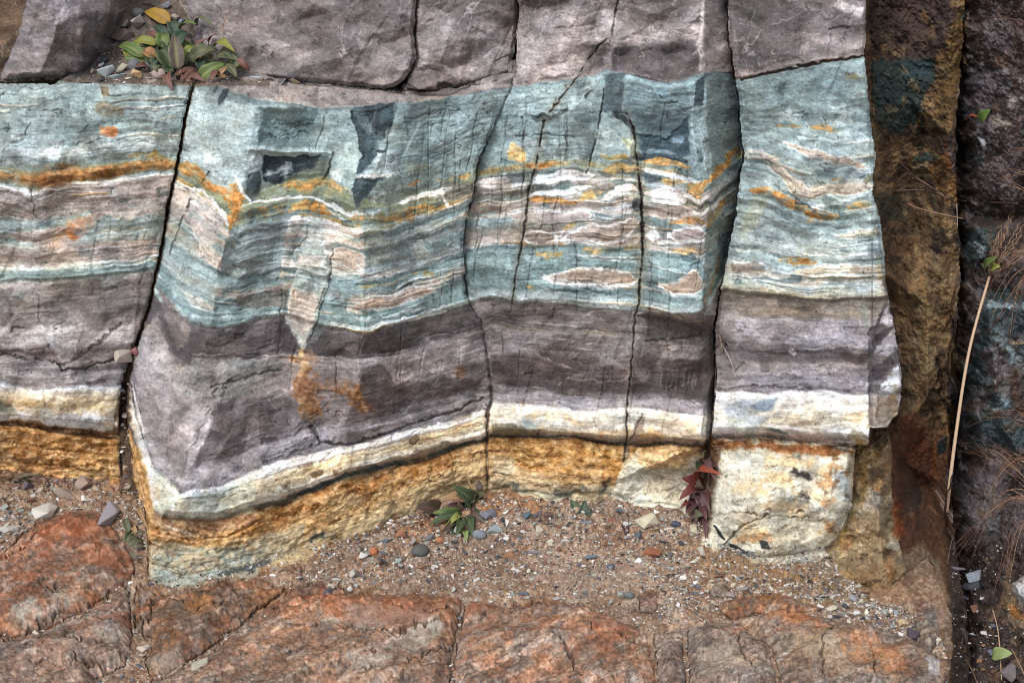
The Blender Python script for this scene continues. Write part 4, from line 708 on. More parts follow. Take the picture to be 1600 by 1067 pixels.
# middle block's mudstone: dark beds, and facets with their light and shade painted in
for c_, a_, pts in (((84,76,78), 0.93, [(300,514),(345,520),(400,508),(440,503),(442,552),(400,557),(330,556),(292,545)]), ((80,72,70), 0.91, [(500,522),(560,528),(620,514),(690,494),(738,482),(742,500),(690,520),(640,540),(590,556),(520,556),(494,545)]),
  ((148,142,138), 0.78, [(300,560),(430,562),(400,580),(352,590),(340,620),(300,612),(282,600)]), ((120,122,118), 0.78, [(352,560),(440,566),(470,575),(440,600),(380,622),(344,626),(350,592)]), ((176,164,162), 0.91, [(306,632),(334,634),(324,676),(302,724),(290,738),(296,690)]), ((92,82,84), 0.91, [(340,628),(366,634),(362,660),(340,696),(324,712),(306,736),(312,706),(328,672)]),
  ((98,88,90), 0.78, [(372,650),(410,620),(436,606),(440,640),(404,672),(380,684),(366,676)]), ((150,138,138), 0.72, [(408,600),(450,566),(472,568),(456,610),(436,640),(420,632)]), ((152,142,142), 0.85, [(520,560),(560,560),(620,556),(700,536),(744,512),(758,540),(756,566),(720,574),(700,566),(660,594),(640,594),(616,566),(590,570),(560,566)]),
  ((96,84,84), 0.93, [(562,592),(596,566),(612,586),(616,600),(700,592),(724,590),(742,600),(690,620),(630,632),(588,640),(566,620)]), ((138,128,128), 0.72, [(636,566),(668,556),(702,566),(670,592),(650,592)]), ((104,94,94), 0.65, [(700,512),(750,506),(756,530),(730,530),(702,524)]), ((166,158,158), 0.72, [(218,520),(240,500),(262,540),(268,590),(246,610),(222,590),(210,566)]), ((112,102,102), 0.72, [(252,456),(272,474),(288,520),(276,544),(262,506)]), ((160,150,150), 0.65, [(330,640),(300,640),(262,690),(262,740),(280,744),(296,700)])):
    poly(c_, pts, 3, 1.5, 1.2, a_)
for c_, a_, pts in (((110,134,134), 0.72, [(372,332),(450,322),(452,344),(440,400),(436,440),(372,452),(345,470),(345,400)]), ((112,140,138), 0.65, [(405,170),(504,166),(494,206),(486,230),(404,226)]), ((106,134,134), 0.52, [(566,322),(700,330),(728,340),(724,400),(640,420),(570,430),(568,380)]), ((96,120,122), 0.52, [(500,420),(512,412),(516,450),(506,520),(482,530),(494,480)]), ((196,206,202), 0.59, [(478,336),(506,342),(508,400),(486,420),(468,400)]), ((120,146,144), 0.52, [(620,166),(700,160),(706,230),(690,286),(640,290),(626,240)])):
    poly(c_, pts, 3, 1.5, 1.5, a_)
for c_, a_, pts in (((88,80,84), 0.91, [(960,76),(1090,64),(1092,100),(1066,126),(1030,126),(984,114),(958,112)]), ((92,84,86), 0.72, [(1142,-160),(1272,-160),(1256,40),(1230,92),(1190,108),(1150,112)]), ((98,90,92), 0.65, [(1000,-160),(1094,-160),(1090,30),(1040,50),(1000,30)]), ((164,152,150), 0.65, [(815,60),(850,20),(900,10),(930,60),(900,104),(860,112),(815,110)]), ((92,82,82), 0.72, [(712,96),(752,64),(784,34),(800,30),(796,60),(756,84),(726,104)]), ((112,102,104), 0.65, [(352,-160),(640,-160),(640,60),(600,40),(520,60),(430,50),(360,80)])):
    poly(c_, pts, 5, 2.5, 4, a_, tex=.5)

poly((186,192,184), [(480,388),(514,392),(516,428),(504,470),(490,512),(480,534),(471,546),(458,520),(446,504),(452,462),(464,424)], 1.5, 2, 1, .85, rel=.004, bev=4)
poly((194,178,168), [(456,452),(488,458),(500,466),(490,498),(474,524),(456,512),(450,480)], 3, 2.5, 1.5, .75); poly((204,196,188), [(468,398),(506,400),(500,416),(464,414)], 3, 2, 1.5, .7); poly((150,176,170), [(464,430),(506,432),(498,456),(456,450)], 2, 2, 1.5, .6)
line((228,230,228), [(512,396),(502,412),(514,426)], 4, 2, 2, .8); line((84,92,88), [(520,392),(517,430),(506,472),(494,510),(480,536)], 2.2, 1, 1.5, .7, -.004); stain((206,158,86), [(474,534),(470,550)], 9, .9)
for c_, a_, pts in (((206,202,214), .9, [(1386,468),(1390,490),(1402,505),(1396,512),(1376,506),(1380,485)]), ((178,172,178), .85, [(1374,530),(1400,508),(1403,540),(1386,556),(1366,550)]), ((84,74,78), .85, [(1362,530),(1378,514),(1398,512),(1380,530),(1366,546)]), ((216,224,236), .9, [(1378,602),(1402,570),(1408,600),(1400,614),(1376,608)]), ((78,68,76), .85, [(1360,575),(1392,556),(1398,570),(1376,594),(1362,592)]), ((150,132,116), .85, [(1358,622),(1400,618),(1406,640),(1385,664),(1358,664)]), ((200,196,198), .7, [(1358,622),(1368,620),(1368,662),(1358,662)]), ((110,120,104), .6, [(1342,470),(1356,480),(1354,520),(1346,500)]),
  ((206,188,150), .6, [(520,820),(600,780),(700,738),(756,720),(756,770),(690,792),(600,830),(520,858)]), ((214,196,158), .6, [(420,872),(480,846),(520,836),(500,868),(430,900)]), ((150,160,154), .6, [(240,852),(300,858),(380,850),(400,870),(330,912),(280,918),(238,900)]), ((206,202,186), .8, [(966,742),(1000,706),(1096,712),(1094,806),(952,800)]), ((206,166,112), .7, [(1000,704),(1050,698),(1092,700),(1070,728),(1020,732),(996,722)])):
    poly(c_, pts, 4, 2.5, 1.5, a_)
poly((120,112,112), [(1357,512),(1368,508),(1386,466),(1400,510),(1408,590),(1405,645),(1385,666),(1357,668)], 1, 1, 1, .0, rel=-.016, bev=4)
crack([(1386,466),(1378,490),(1367,507),(1358,518),(1357,560),(1358,620),(1356,668)], 3, .01, (64,56,54))
crack([(1370,552),(1392,548),(1406,540)], 2, .006); crack([(1360,612),(1384,606),(1406,600)], 2.2, .006); crack([(1372,618),(1374,664)], 1.6, .005)
# ================================================================== GULLY BANK AND DARK WALL (right)
bank = (U > 1350) & (polysd(P_R, (slice(None), slice(None)), 1, 1) < -1) & (polysd(MT, (slice(None), slice(None)), 2, 1) < 0) & (U < 1900)
n1 = fbm(U/30, V/60, 5, 4); n2 = fbm(U/12, V/14, 4, 8); n3 = fbm(U/70, V/45, 4, 12)
def mixm(a, b, t): return a*(1-t[..., None])+b*t[..., None]
bk = mixm(mixm(np.broadcast_to(col((74,56,40)), C.shape), col((108,88,64)), sst(-.2, .5, n1)), col((44,34,28)), sst(.15, .5, n2)*.7)
gr = sst(250, 420, V)*sst(1405, 1430, U+12*W1)*sst(720, 650, V)*(U < 1500); bk = mixm(bk, col((122,104,76)), gr*.7*sst(-.5, .3, n2))
bk = mixm(bk, col((70,40,24)), sst(640, 700, V+10*W1)*sst(960, 900, V)*.75)
dk = mixm(mixm(np.broadcast_to(col((76,68,70)), C.shape), col((44,38,38)), sst(-.1, .4, n3)), col((112,104,108)), sst(.25, .6, n2)*.6)
dk = mixm(dk, col((60,46,38)), sst(.1, .5, n1)*.6); bk = bk*1.16+.02; dk = dk*1.12+.015
edge = 1490+16*W1+np.interp(V, [-150, 60, 200, 330, 420, 560, 700, 860, 1170], [20, 18, -2, 4, 12, -4, -6, 2, 10])
bk = mixm(bk, dk, sst(-6, 6, U-edge))
C = np.where(bank[..., None], bk, C).astype(F)
poly((64,52,54), [(1385,-160),(1490,-160),(1490,40),(1462,90),(1420,95),(1400,80),(1380,40)], 8, 4, 8, .85); poly((34,26,22), [(1358,-20),(1395,0),(1400,90),(1370,96),(1356,60)], 6, 4, 8, .8)
poly((34,58,60), [(1362,96),(1410,92),(1462,94),(1462,120),(1448,150),(1432,190),(1412,208),(1385,200),(1362,170)], 6, 5, 4, .85); poly((48,80,84), [(1405,92),(1458,94),(1450,118),(1410,124)], 4, 3, 4, .6)
poly((30,48,48), [(1362,180),(1440,190),(1420,210),(1390,215),(1365,220)], 8, 4, 8, .5, tex=.3)
poly((108,86,52), [(1480,60),(1508,0),(1512,60),(1500,120),(1496,180),(1486,210),(1462,200),(1468,130)], 7, 4, 6, .8); poly((128,92,54), [(1462,240),(1480,244),(1498,290),(1496,320),(1470,316),(1456,290),(1450,262)], 5, 4, 4, .7); stain((124,70,32), [(1478,225),(1482,260)], 12, .8, -.05)
poly((36,64,60), [(1424,250),(1445,236),(1465,244),(1460,250),(1425,254)], 4, 2, 2, .8); poly((128,114,92), [(1420,258),(1450,253),(1452,266),(1425,268)], 3, 2, 1.5, .85, rel=.01); poly((40,48,44), [(1365,298),(1400,300),(1420,330),(1400,350),(1370,340)], 8, 4, 6, .6)
for i in range(120):
    a0 = 1365+rng.random()*125; y0 = rng.random()*860; stain(((152,132,98),(56,44,34),(124,98,66),(104,90,74),(44,34,28))[i % 5], [(a0,y0),(a0+rng.normal()*5,y0+rng.random()*22)], 5+rng.random()*12, .6, .1)
poly((140,120,84), [(1444,480),(1458,490),(1456,540),(1440,600),(1436,560)], 6, 4, 4, .5); stain((140,116,76), [(1440,430),(1446,500),(1440,560)], 8, .7); line((52,36,26), [(1466,560),(1474,620),(1486,650),(1490,700)], 5, 5, 3, .7, -.01)
poly((88,44,26), [(1405,650),(1430,650),(1450,700),(1462,760),(1430,740),(1410,720)], 6, 4, 8, .7); poly((74,48,36), [(1400,720),(1450,720),(1470,820),(1475,900),(1420,880),(1405,800)], 8, 4, 8, .7)
stain((134,66,26), [(1398,790),(1404,830)], 12, .9, -.05); stain((120,62,28), [(1460,700),(1455,740)], 10, .7); poly((80,74,66), [(1420,760),(1450,770),(1440,800),(1415,795)], 8, 4, 6, .5)
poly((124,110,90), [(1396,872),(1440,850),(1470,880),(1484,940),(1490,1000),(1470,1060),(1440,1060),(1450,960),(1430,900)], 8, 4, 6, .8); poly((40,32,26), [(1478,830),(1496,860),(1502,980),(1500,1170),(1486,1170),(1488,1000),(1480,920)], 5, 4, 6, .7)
# teal and pale patches in the dark wall
for pp in ([(1500,360),(1552,356),(1556,372),(1546,400),(1545,418),(1512,412),(1506,390)], [(1540,460),(1600,440),(1640,470),(1600,520),(1545,540),(1520,570),(1536,500)], [(1548,620),(1570,590),(1582,600),(1576,640),(1560,660),(1536,640)], [(1512,570),(1540,560),(1530,620),(1508,610)], [(1600,500),(1640,500),(1640,640),(1590,620)], [(1505,650),(1560,640),(1640,690),(1600,700),(1510,700)]):
    poly((54,80,84), pp, 8, 5, 4, .8); poly((36,56,60), pp, 14, 6, 6, .5, tex=.1)
for q in ([(1548,478),(1590,480)], [(1560,520),(1575,540)], [(1530,580),(1545,600)], [(1568,608),(1574,630)], [(1520,382),(1530,392)], [(1590,480),(1640,470)], [(1580,560),(1600,575)]): stain((132,156,164), q, 12, .75, .05)
line((164,176,176), [(1546,474),(1575,476),(1600,482)], 7, 4, 3, .75); line((150,126,88), [(1580,536),(1640,534)], 5, 3, 2, .7); stain((168,164,166), [(1554,642),(1562,646)], 9, .8)
for q in ([(1520,680),(1535,686)], [(1500,706),(1502,726)], [(1582,160),(1590,150)], [(1555,188),(1572,196)], [(1500,480),(1515,490)], [(1490,800),(1494,812)], [(1504,840),(1506,850)]): stain((150,140,134), q, 10, .8, 0)
poly((168,170,178), [(1527,214),(1538,218),(1541,232),(1534,228)], 2, 1, 1, .9); poly((96,92,96), [(1488,740),(1540,742),(1550,780),(1520,820),(1500,800),(1490,770)], 6, 4, 4, .65); poly((100,102,104), [(1536,770),(1562,776),(1562,870),(1545,880),(1536,820)], 5, 4, 4, .7); poly((22,34,38), [(1462,690),(1480,680),(1478,705),(1466,712)], 3, 2, 1.5, .9)
poly((108,78,54), [(1496,440),(1520,448),(1516,470),(1498,470)], 4, 3, 3, .6); poly((84,60,46), [(1540,610),(1600,560),(1640,580),(1640,640),(1600,650),(1580,620)], 8, 4, 6, .6)
for i in range(130):
    a0 = 1495+rng.random()*130; y0 = rng.random()*1067; stain(((92,84,88),(34,28,28),(64,76,80),(96,76,62),(120,114,116),(46,36,34))[i % 6], [(a0,y0),(a0+rng.normal()*10,y0+rng.normal()*8)], 4+rng.random()*9, .65, .1)
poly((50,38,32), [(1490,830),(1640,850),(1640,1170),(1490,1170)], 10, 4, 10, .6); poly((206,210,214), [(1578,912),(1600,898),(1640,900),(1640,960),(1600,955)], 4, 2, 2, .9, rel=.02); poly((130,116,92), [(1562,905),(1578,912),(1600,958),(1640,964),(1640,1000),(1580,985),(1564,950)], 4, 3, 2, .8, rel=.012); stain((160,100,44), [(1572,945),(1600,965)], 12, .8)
for i in range(60):
    a0 = 1495+rng.random()*110; y0 = 860+rng.random()*200; stain(((104,84,66),(34,26,22),(128,106,84),(84,58,44))[i % 4], [(a0,y0),(a0+rng.normal()*8,y0+rng.normal()*8)], 4+rng.random()*7, .6, .1)

# ================================================================== GROUND: sand, scree and bedrock slabs
G_PTS = [(-200,742),(0,734),(60,742),(120,754),(186,768),(228,800),(232,905),(280,922),(330,914),(400,907),(460,890),(520,865),(580,848),(640,820),(685,797),(765,784),(850,790),(950,800),(1060,812),(1096,858),(1130,872),(1180,880),(1270,874),(1300,905),(1380,925),(1420,890),(1450,870),(1486,960),(1490,1010),(1478,1067),(1470,1300),(-200,1300)]
w_ = win(G_PTS, 6); gs = polysd(G_PTS, w_, 2, 3); GM = np.zeros(U.shape, bool); GM[w_] = gs > -1
g1 = fbm(U/50, V/24, 5, 2); g2 = fbm(U/5, V/4, 3, 6); g3 = fbm(U/16, V/10, 4, 13)
sand = mixm(mixm(np.broadcast_to(col((140,116,98)), C.shape), col((158,136,118)), sst(-.1, .5, g1)), col((122,96,78)), sst(.05, .5, g3)*.6)
sand = mixm(sand, col((104,78,62)), sst(.25, .7, g2)*.5); sand = mixm(sand, col((202,182,160)), sst(.3, .7, -g2)*.4)
m_ = np.zeros(U.shape, F); m_[w_] = sst(-1.5, 2, gs); C = mixm(C, sand, m_).astype(F)
poly((158,104,62), [(640,825),(765,790),(850,792),(850,812),(700,840),(600,870)], 10, 4, 8, .5); poly((150,120,84), [(1060,860),(1300,880),(1400,920),(1300,950),(1100,900)], 10, 4, 10, .6)
poly((166,142,122), [(850,880),(980,870),(1060,885),(1040,920),(900,930),(820,920)], 14, 4, 12, .5)
SL = {  # bedrock slabs: outline, base pigments
 'a': ([(-200,870),(-60,850),(10,862),(60,816),(120,803),(160,812),(196,850),(211,888),(203,912),(150,940),(128,958),(60,985),(10,996),(-200,1020)], (150,98,70)),
 'b': ([(-200,1026),(10,1001),(62,990),(132,962),(154,944),(203,918),(206,960),(203,1015),(196,1040),(150,1062),(148,1300),(-200,1300)], (142,112,96)),
 'c': ([(212,918),(232,912),(280,926),(330,918),(404,908),(440,925),(460,918),(400,958),(352,990),(325,1015),(262,1052),(232,1058),(226,1035),(242,1000),(210,985)], (132,92,64)),
 'd': ([(262,1060),(330,1022),(356,996),(405,964),(460,924),(500,915),(560,930),(640,928),(722,934),(718,965),(712,1000),(704,1040),(702,1300),(228,1300),(236,1064)], (148,108,82)),
 'e': ([(728,940),(790,948),(860,938),(900,950),(960,968),(1012,992),(1019,1040),(1024,1067),(1024,1300),(708,1300),(710,1040),(718,1000)], (156,110,82)),
 'f': ([(1022,996),(1066,982),(1070,1030),(1072,1300),(1030,1300),(1026,1040)], (126,110,102)),
 'g': ([(1074,982),(1120,976),(1160,985),(1200,1020),(1212,1060),(1210,1300),(1078,1300),(1076,1030)], (132,112,100)),
 'h': ([(1140,978),(1180,965),(1250,958),(1330,972),(1400,985),(1450,1010),(1488,1030),(1476,1067),(1470,1300),(1216,1300),(1218,1060),(1204,1016)], (138,112,92)),
 'i': ([(1130,945),(1160,935),(1215,930),(1290,950),(1255,956),(1180,962),(1140,972),(1122,960)], (158,106,72)),
 'j': ([(996,935),(1008,926),(1024,928),(1030,950),(1022,962),(1000,958)], (150,122,104)),
 'k': ([(1100,918),(1125,912),(1142,922),(1140,936),(1112,938)], (156,136,112)),
 'l': ([(1430,955),(1445,935),(1462,950),(1470,990),(1458,1018),(1440,1010),(1432,985)], (148,130,112)),
}
RS = np.zeros(U.shape, F)                                  # slab height above the soil
ang = -0.42
da = U*math.cos(ang)+V*math.sin(ang); db = -U*math.sin(ang)+V*math.cos(ang)
l1 = fbm(da/70, db/7, 5, 10); l2 = fbm(da/40, db/16, 5, 15); l3 = fbm(U/28, V/22, 5, 18); l4 = fbm(U/7, V/5, 3, 20)
_a, _b, ia_, ib_, _c, _d = voro(da/62+W1*.2, db/24+W2*.2, 7); vc1, ve1 = TAB[4][ib_, ia_], _b-_a
_a, _b, ia_, ib_, _c, _d = voro(da/22+W1*.1, db/11+W2*.1, 15); vc2, ve2 = TAB[6][ib_, ia_], _b-_a
l5 = fbm(U/15+W1*.4, V/9+W2*.4, 4, 22)
q_ = (fbm((da+10*W1)/150, (db+6*W2)/34, 3, 6, .35)+.08*l3)*2.4; fq = q_-np.floor(q_); terr = np.floor(q_)+sst(.0, .5, fq)
tedge = sst(.34, .08, fq)*sst(.0, .06, fq)
for k, (pts, bc) in SL.items():
    w = win([(x, min(y, 1180)) for x, y in pts], 12); sd_ = polysd(pts, w, 4, 2.5); m = sst(-1.5, 1.5, sd_)
    rk = np.broadcast_to(col(bc), C[w].shape)
    low = sst(970, 1050, V[w]+30*W1[w])*0.5 if k in 'bdefgh' else np.zeros_like(m)
    rk = mixm(rk, col((150,140,130)), np.clip(sst(.0, .5, l3[w])*.45+low*sst(-.3, .4, l2[w]), 0, .85))
    rk = mixm(rk, col((162,92,56)), sst(.1, .5, l2[w])*.5*(1-low)); rk = mixm(rk, col((92,70,58)), sst(.2, .6, l5[w]+.5*l1[w])*.5); rk = mixm(rk, col((184,172,156)), sst(.3, .7, -l1[w]-.4*l4[w])*.4)
    rk = mixm(rk, col((90,72,62)), sst(.35, .7, l4[w])*.5)
    rk = mixm(rk, col((70,54,44)), tedge[w]*.45*sst(-.2, .3, l3[w])); rk = mixm(rk, col((176,168,158)), sst(.25, .6, l5[w])*.35)
    rk = rk*(1+.13*vc1[w]+.09*vc2[w]+.14*(GRN[w]-.5))[..., None]; rk = mixm(rk, col((58,44,38)), sst(.05, .012, ve1[w])*.55*sst(-.1, .3, l2[w])+sst(.045, .01, ve2[w])*.3*sst(.0, .3, l3[w])); rk = mixm(rk, col((60,46,40)), sst(.45, .75, vnoise(U[w]/4.5, V[w]/3., 13)+.2*Wf1[w])*.35)
    lu = rk.mean(-1, keepdims=True); rk = (lu+(rk-lu)*.84)*1.0
    C[w] = mixm(C[w], rk, m)
    RS[w] = np.maximum(RS[w], sst(0, 26, sd_)*(.009 if k in 'jkil' else .012)+sst(0, 5, sd_)*.004)
    R[w] += np.where(sd_ > 0, (box(l3, 5)[w]*.002+l4[w]*.0003+tnoise((U[w]+V[w])/80, V[w]/30, 7)*.006+terr[w]*.0034)*sst(0, 12, sd_), 0)
def gcrack(p, wd, d=.015): crack(p, wd, d, (48,36,30), 3)
for pp in ([(20,965),(80,930),(120,945),(100,965),(40,985)], [(150,1000),(190,985),(200,1010),(170,1020)], [(60,990),(100,975),(160,985)], [(480,985),(560,965),(620,960),(640,975),(560,1000)], [(620,1010),(680,980),(700,990),(660,1030),(600,1040)], [(540,1040),(620,1030),(640,1050),(560,1066)]): poly((172,170,160), pp, 12, 5, 6, .6, tex=.5)
for pp in ([(440,930),(560,940),(690,935),(715,950),(640,985),(540,975),(470,950)], [(60,830),(120,815),(190,860),(190,900),(120,900),(70,880)], [(900,1000),(960,980),(1000,1010),(960,1040),(900,1030)], [(730,950),(790,955),(780,975),(735,975)]): poly((158,88,54), pp, 12, 5, 10, .55, tex=.6)
poly((150,110,80), [(400,935),(440,920),(470,920),(440,945),(400,965)], 5, 3, 4, .5); poly((174,112,58), [(290,950),(330,945),(340,965),(300,985)], 10, 4, 6, .5)
poly((172,156,144), [(230,1040),(280,1020),(290,1040),(250,1060)], 6, 3, 4, .6); poly((104,84,74), [(300,1040),(345,1015),(400,985),(420,985),(350,1030)], 5, 3, 4, .6)
poly((146,116,104), [(560,960),(640,960),(690,960),(660,990),(560,985),(530,975)], 8, 4, 5, .6)
poly((156,146,132), [(1085,1030),(1130,1010),(1170,1040),(1180,1067),(1090,1067)], 8, 4, 6, .5); poly((166,152,130), [(1200,1010),(1300,990),(1360,1020),(1400,1040),(1300,1060)], 14, 5, 10, .6, tex=.5)
poly((196,110,52), [(1300,1010),(1350,1000),(1400,1020),(1420,1067),(1340,1050)], 14, 5, 8, .5, tex=.5); poly((176,104,56), [(1250,960),(1190,970),(1230,985),(1280,975)], 6, 3, 4, .6); poly((196,198,204), [(1445,1035),(1470,1030),(1468,1060),(1450,1062)], 5, 3, 3, .7)
for p in ([(200,915),(140,948),(70,975),(0,1000)], [(0,880),(40,870),(60,850)], [(230,1000),(216,960)], [(40,1020),(100,1005),(160,1020),(205,1012)], [(60,1050),(120,1040),(190,1060)], [(0,930),(50,925),(100,935)], [(470,990),(540,985),(620,1000),(690,985)], [(560,1060),(640,1050),(700,1020)], [(440,1030),(520,1020),(590,1030)], [(620,955),(670,975),(715,960)], [(300,970),(380,945)]): line((70,52,42), p, 3, 7, 4, .75, -.008, brk=.1)
for p in ([(1150,1005),(1165,1040),(1180,1067)], [(1095,990),(1130,1000),(1150,1005)], [(905,1067),(900,1040),(870,1010)], [(960,1000),(1010,1010)], [(1290,1067),(1280,1020),(1300,990)], [(920,965),(925,1000)], [(1370,1067),(1360,1020)], [(240,940),(236,985)]): line((64,50,42), p, 2.5, 5, 3, .7, -.008, brk=.15)
lamg = sst(0.35, 0.6, l1)

# ================================================================== fine pigment variation over everything
rk_m = ~GM
cap = rk_m & ((S < 128)) & (U < 1352) & (V < 165)
inb = onb & (S >= 126)
veg = inb | cap
C *= (1+0.05*lam*inb+0.05*lam2*inb+0.055*tnoise((U+V*.3)/21, (V-U*.1)/13, 16)+.05*tnoise((U+V*.2)/8, V/5, 6)+0.02*Wf1)[..., None]
def cells(sx, sy, sh, seed, wp_):
    v1, v2, ia, ib, dx_, dy_ = voro((U*.97+V*sh)/sx+W1*wp_, (V*.97-U*sh)/sy+W2*wp_, seed); return TAB[9][ib, ia], v2-v1
c1, e1 = cells(30, 17, .22, 5, .10); c2, e2 = cells(74, 46, .3, 11, .12); c3, e3 = cells(12, 7, .1, 2, .15)
C *= (1+(0.085*c1+0.08*c2+.05*c3)*rk_m*(U < 1360))[..., None]
# broken patchwork of paler and darker mudstone on the purple parts
mud = (cap | (inb & (S > 468) & (S < 618)))*1.0
big = fbm((U+V*.35)/58, (V-U*.2)/34, 5, 17); C *= (1+mud*(.05*big+.10*tnoise((U+V*.5)/46, (V-U*.3)/25, 9)+.07*tnoise((U-V*.4)/19, (V+U*.1)/12, 19)))[..., None]
def hair(sx, sy, sh, seed, wdt, thr, msk, c_, a_):
    h_ = np.abs(vnoise((U+V*sh)/sx+.25*W1, (V-U*.1)/sy+.2*W2, seed)+.05*Wf1); m = sst(wdt, wdt*.3, h_)*sst(thr, thr+.3, fbm(U/42, V/34, 3, seed+2))*msk*a_
    C[:] = C*(1-m[..., None])+col(c_)*m[..., None]
hair(30, 60, .5, 4, .030, 0.0, cap*1.0, (196,188,188), .5); hair(64, 22, -.3, 8, .03, .05, cap*1.0, (186,176,176), .45); hair(22, 130, .1, 12, .035, .05, cap*1.0, (176,168,166), .4)
hair(40, 150, .25, 2, .018, .05, (inb & (S < 620))*1.0, (60,62,62), .22); hair(30, 90, .3, 6, .02, .15, (inb & (S < 470))*1.0, (196,208,206), .45)
hair(16, 60, .2, 14, .02, .1, (inb & (S < 480))*1.0, (84,98,98), .2)
hl = np.abs(vnoise(U/190, S/11, 23)+.08*Wf1); C *= (1-.08*sst(.04, .01, hl)*sst(-.1, .3, fbm(U/70, V/20, 3, 17))*inb)[..., None]
hl2 = np.abs(vnoise(U/90, S/5, 13)+.10*Wf1); C *= (1-.03*sst(.07, .02, hl2)*sst(.0, .3, fbm(U/50, V/16, 3, 19))*inb)[..., None]
spk = vnoise(U/2.6, V/2.1, 6)+.3*Wf2; C *= (1-.34*sst(.78, .95, spk))[..., None]; C *= (1+.16*sst(.8, .98, -spk))[..., None]
hx = fbm(U/45, V/30, 4, 21)[..., None]; C *= 1+hx*np.array([.03, 0.0, -.04], F)
# ochre crust: pale bare grains, brown crust, blotches
och = (inb & (S > 684) & (S < 768) & ~((U > 940) & (U < 1120) & (V > 706+(1100-U)*.08)))*1.0; o1 = fbm(U/17, S/9, 5, 4)+.35*Wf1; o2 = fbm(U/30, V/20, 4, 9)
def mixc(m, c_): C[:] = C*(1-m[..., None])+col(c_)*m[..., None]
mixc(och*sst(-.1, .5, o1)*.55, (208,184,146)); mixc(och*sst(.10, .5, -o1)*.32, (134,98,62)); mixc(och*sst(.2, .6, o2)*.35, (186,160,124))
oo = np.abs(vnoise(U/60, S/12, 16)+.2*W1); mixc(och*sst(.05, .01, oo)*.6, (84,60,42))
wht = (inb & (S > 618) & (S < 682))*1.0; mixc(wht*sst(.3, .6, o1)*.2, (206,180,140)); mixc(wht*sst(.35, .7, -o2)*.25, (170,176,172))
lum = (C*np.array([.3, .55, .15], F)).sum(-1, keepdims=True); sat = C.max(-1, keepdims=True)-C.min(-1, keepdims=True)
orange = sst(.22, .5, C[..., :1]-C[..., 2:]); C[:] = C+(lum-C)*orange*.20
mudw = (mud*.35)[..., None]; C[:] = C+(lum*np.array([1.0, .985, .99], F)-C)*mudw
green = sst(.02, .06, C[..., 1:2]-C[..., :1]); C[:] = C+(lum*np.array([.99, 1.005, 1.005], F)-C)*green*.38; C *= 1+green*np.array([-.012, -.004, .018], F)
C += sst(.12, .4, sat)*(fbm(U/7, V/5, 4, 2)[..., None]*.12-.01)      # stained beds are blotchy
C *= (1+.08*vnoise(U/2.4, V/2.0, 19)+.05*vnoise(U/4.7, V/3.4, 12)+.08*(GRN-.5))[..., None]
C = np.clip(C, 0.02, .96); C = (C**1.06*1.02).astype(F)
# relief noise
sq = S/10.5+1.1*fbm(U/130, S/40, 3, 7)+.15*W1; sf = sq-np.floor(sq); ss_ = S/4.6+.8*fbm(U/80, S/22, 3, 13); s2f = ss_-np.floor(ss_)
ledge = sst(0, .14, sf)*(1-sf)*sst(-.15, .25, fbm(U/70, V/34, 4, 10))*.0042+sst(0, .2, s2f)*(1-s2f)*sst(0, .3, fbm(U/50, V/24, 4, 18))*.0018
R += ledge*inb*np.where((S > 470) & (S < 682), .35, np.where(S < 262, .3, .5))
f1_ = tnoise((U+W1*5+V*.3)/78, (V+W2*4+U*.15)/52, 2)+.5*tnoise((U+W1*3-V*.2)/37, (V+W2*3+U*.1)/24, 5); f2_ = tnoise((U+W1*2+V*.2)/17, (V+W2*2)/10, 8)
f3_ = tnoise((U+V*.2+W1*2)/52, (V+W2*3)/200, 12)+.22*tnoise((U+V*.16+W1)/19, (V+W2*3)/110, 16)+.3*np.sign(tnoise((U+V*.22+W1*2)/60, V/120, 18))*np.clip(np.abs(tnoise((U+V*.22+W1*2)/60, V/120, 18))*14, 0, 1)*.6
amp = np.where(onb & (S > 128), .010, .016)
R += np.where(rk_m, amp*f1_+.0095*f3_*(U < 1362)+.0011*f2_+.0010*fbm(U/12, V/9, 4, 11)+np.where(onb, .0006*lam+.0006*lam2-.0005*sst(.04, .01, hl), 0), np.where(RS > 0, 0, .0020*g3+.0016*g2+.0010*fbm(U/3.5, V/2.2, 2, 18)))
R += np.where(onb & (S > 680), .004*fbm(U/26, S/10, 5, 3)+.003*fbm(U/9, V/7, 3, 4), 0)
R += np.where(rk_m & (U > 1350) & bank, .012*fbm(U/40, V/60, 5, 3)+.006*fbm(U/9, V/11, 4, 5)+.0025*fbm(U/4, V/4, 2, 9)-.008*f1_, 0)
for q, am in ((MT, .010), (P_BO, .003)):
    w = win(q, 4); R[w] += am*(fbm(U[w]/14, V[w]/12, 4, 9)+.4*tnoise(U[w]/13, V[w]/11, 12))*(polysd(q, w) > 0)
LIN = np.where(C <= .04045, C/12.92, ((C+.055)/1.055)**2.4).astype(F)

# ------------------------------------------------------------------ from the canvas to real surfaces
cp, sp = math.cos(PITCH), math.sin(PITCH)
RX = (U-800)/FPX; RYc = -(V-533.5)/FPX
DX = RX; DY = cp+sp*RYc; DZ = -sp+cp*RYc
def wall_pos(Y): t = Y/DY; return np.stack([DX*t, DY*t, CAM_H+DZ*t], -1)
def floor_pos(z0, h): t = (CAM_H-z0)/(-DZ); return np.stack([DX*t, DY*t, CAM_H+DZ*t+h], -1)
def pt(u, v, Y):
    a = (u-800)/FPX; b = -(v-533.5)/FPX; dy = cp+sp*b; t = Y/dy
    return Vector((a*t, Y, CAM_H+(-sp+cp*b)*t))

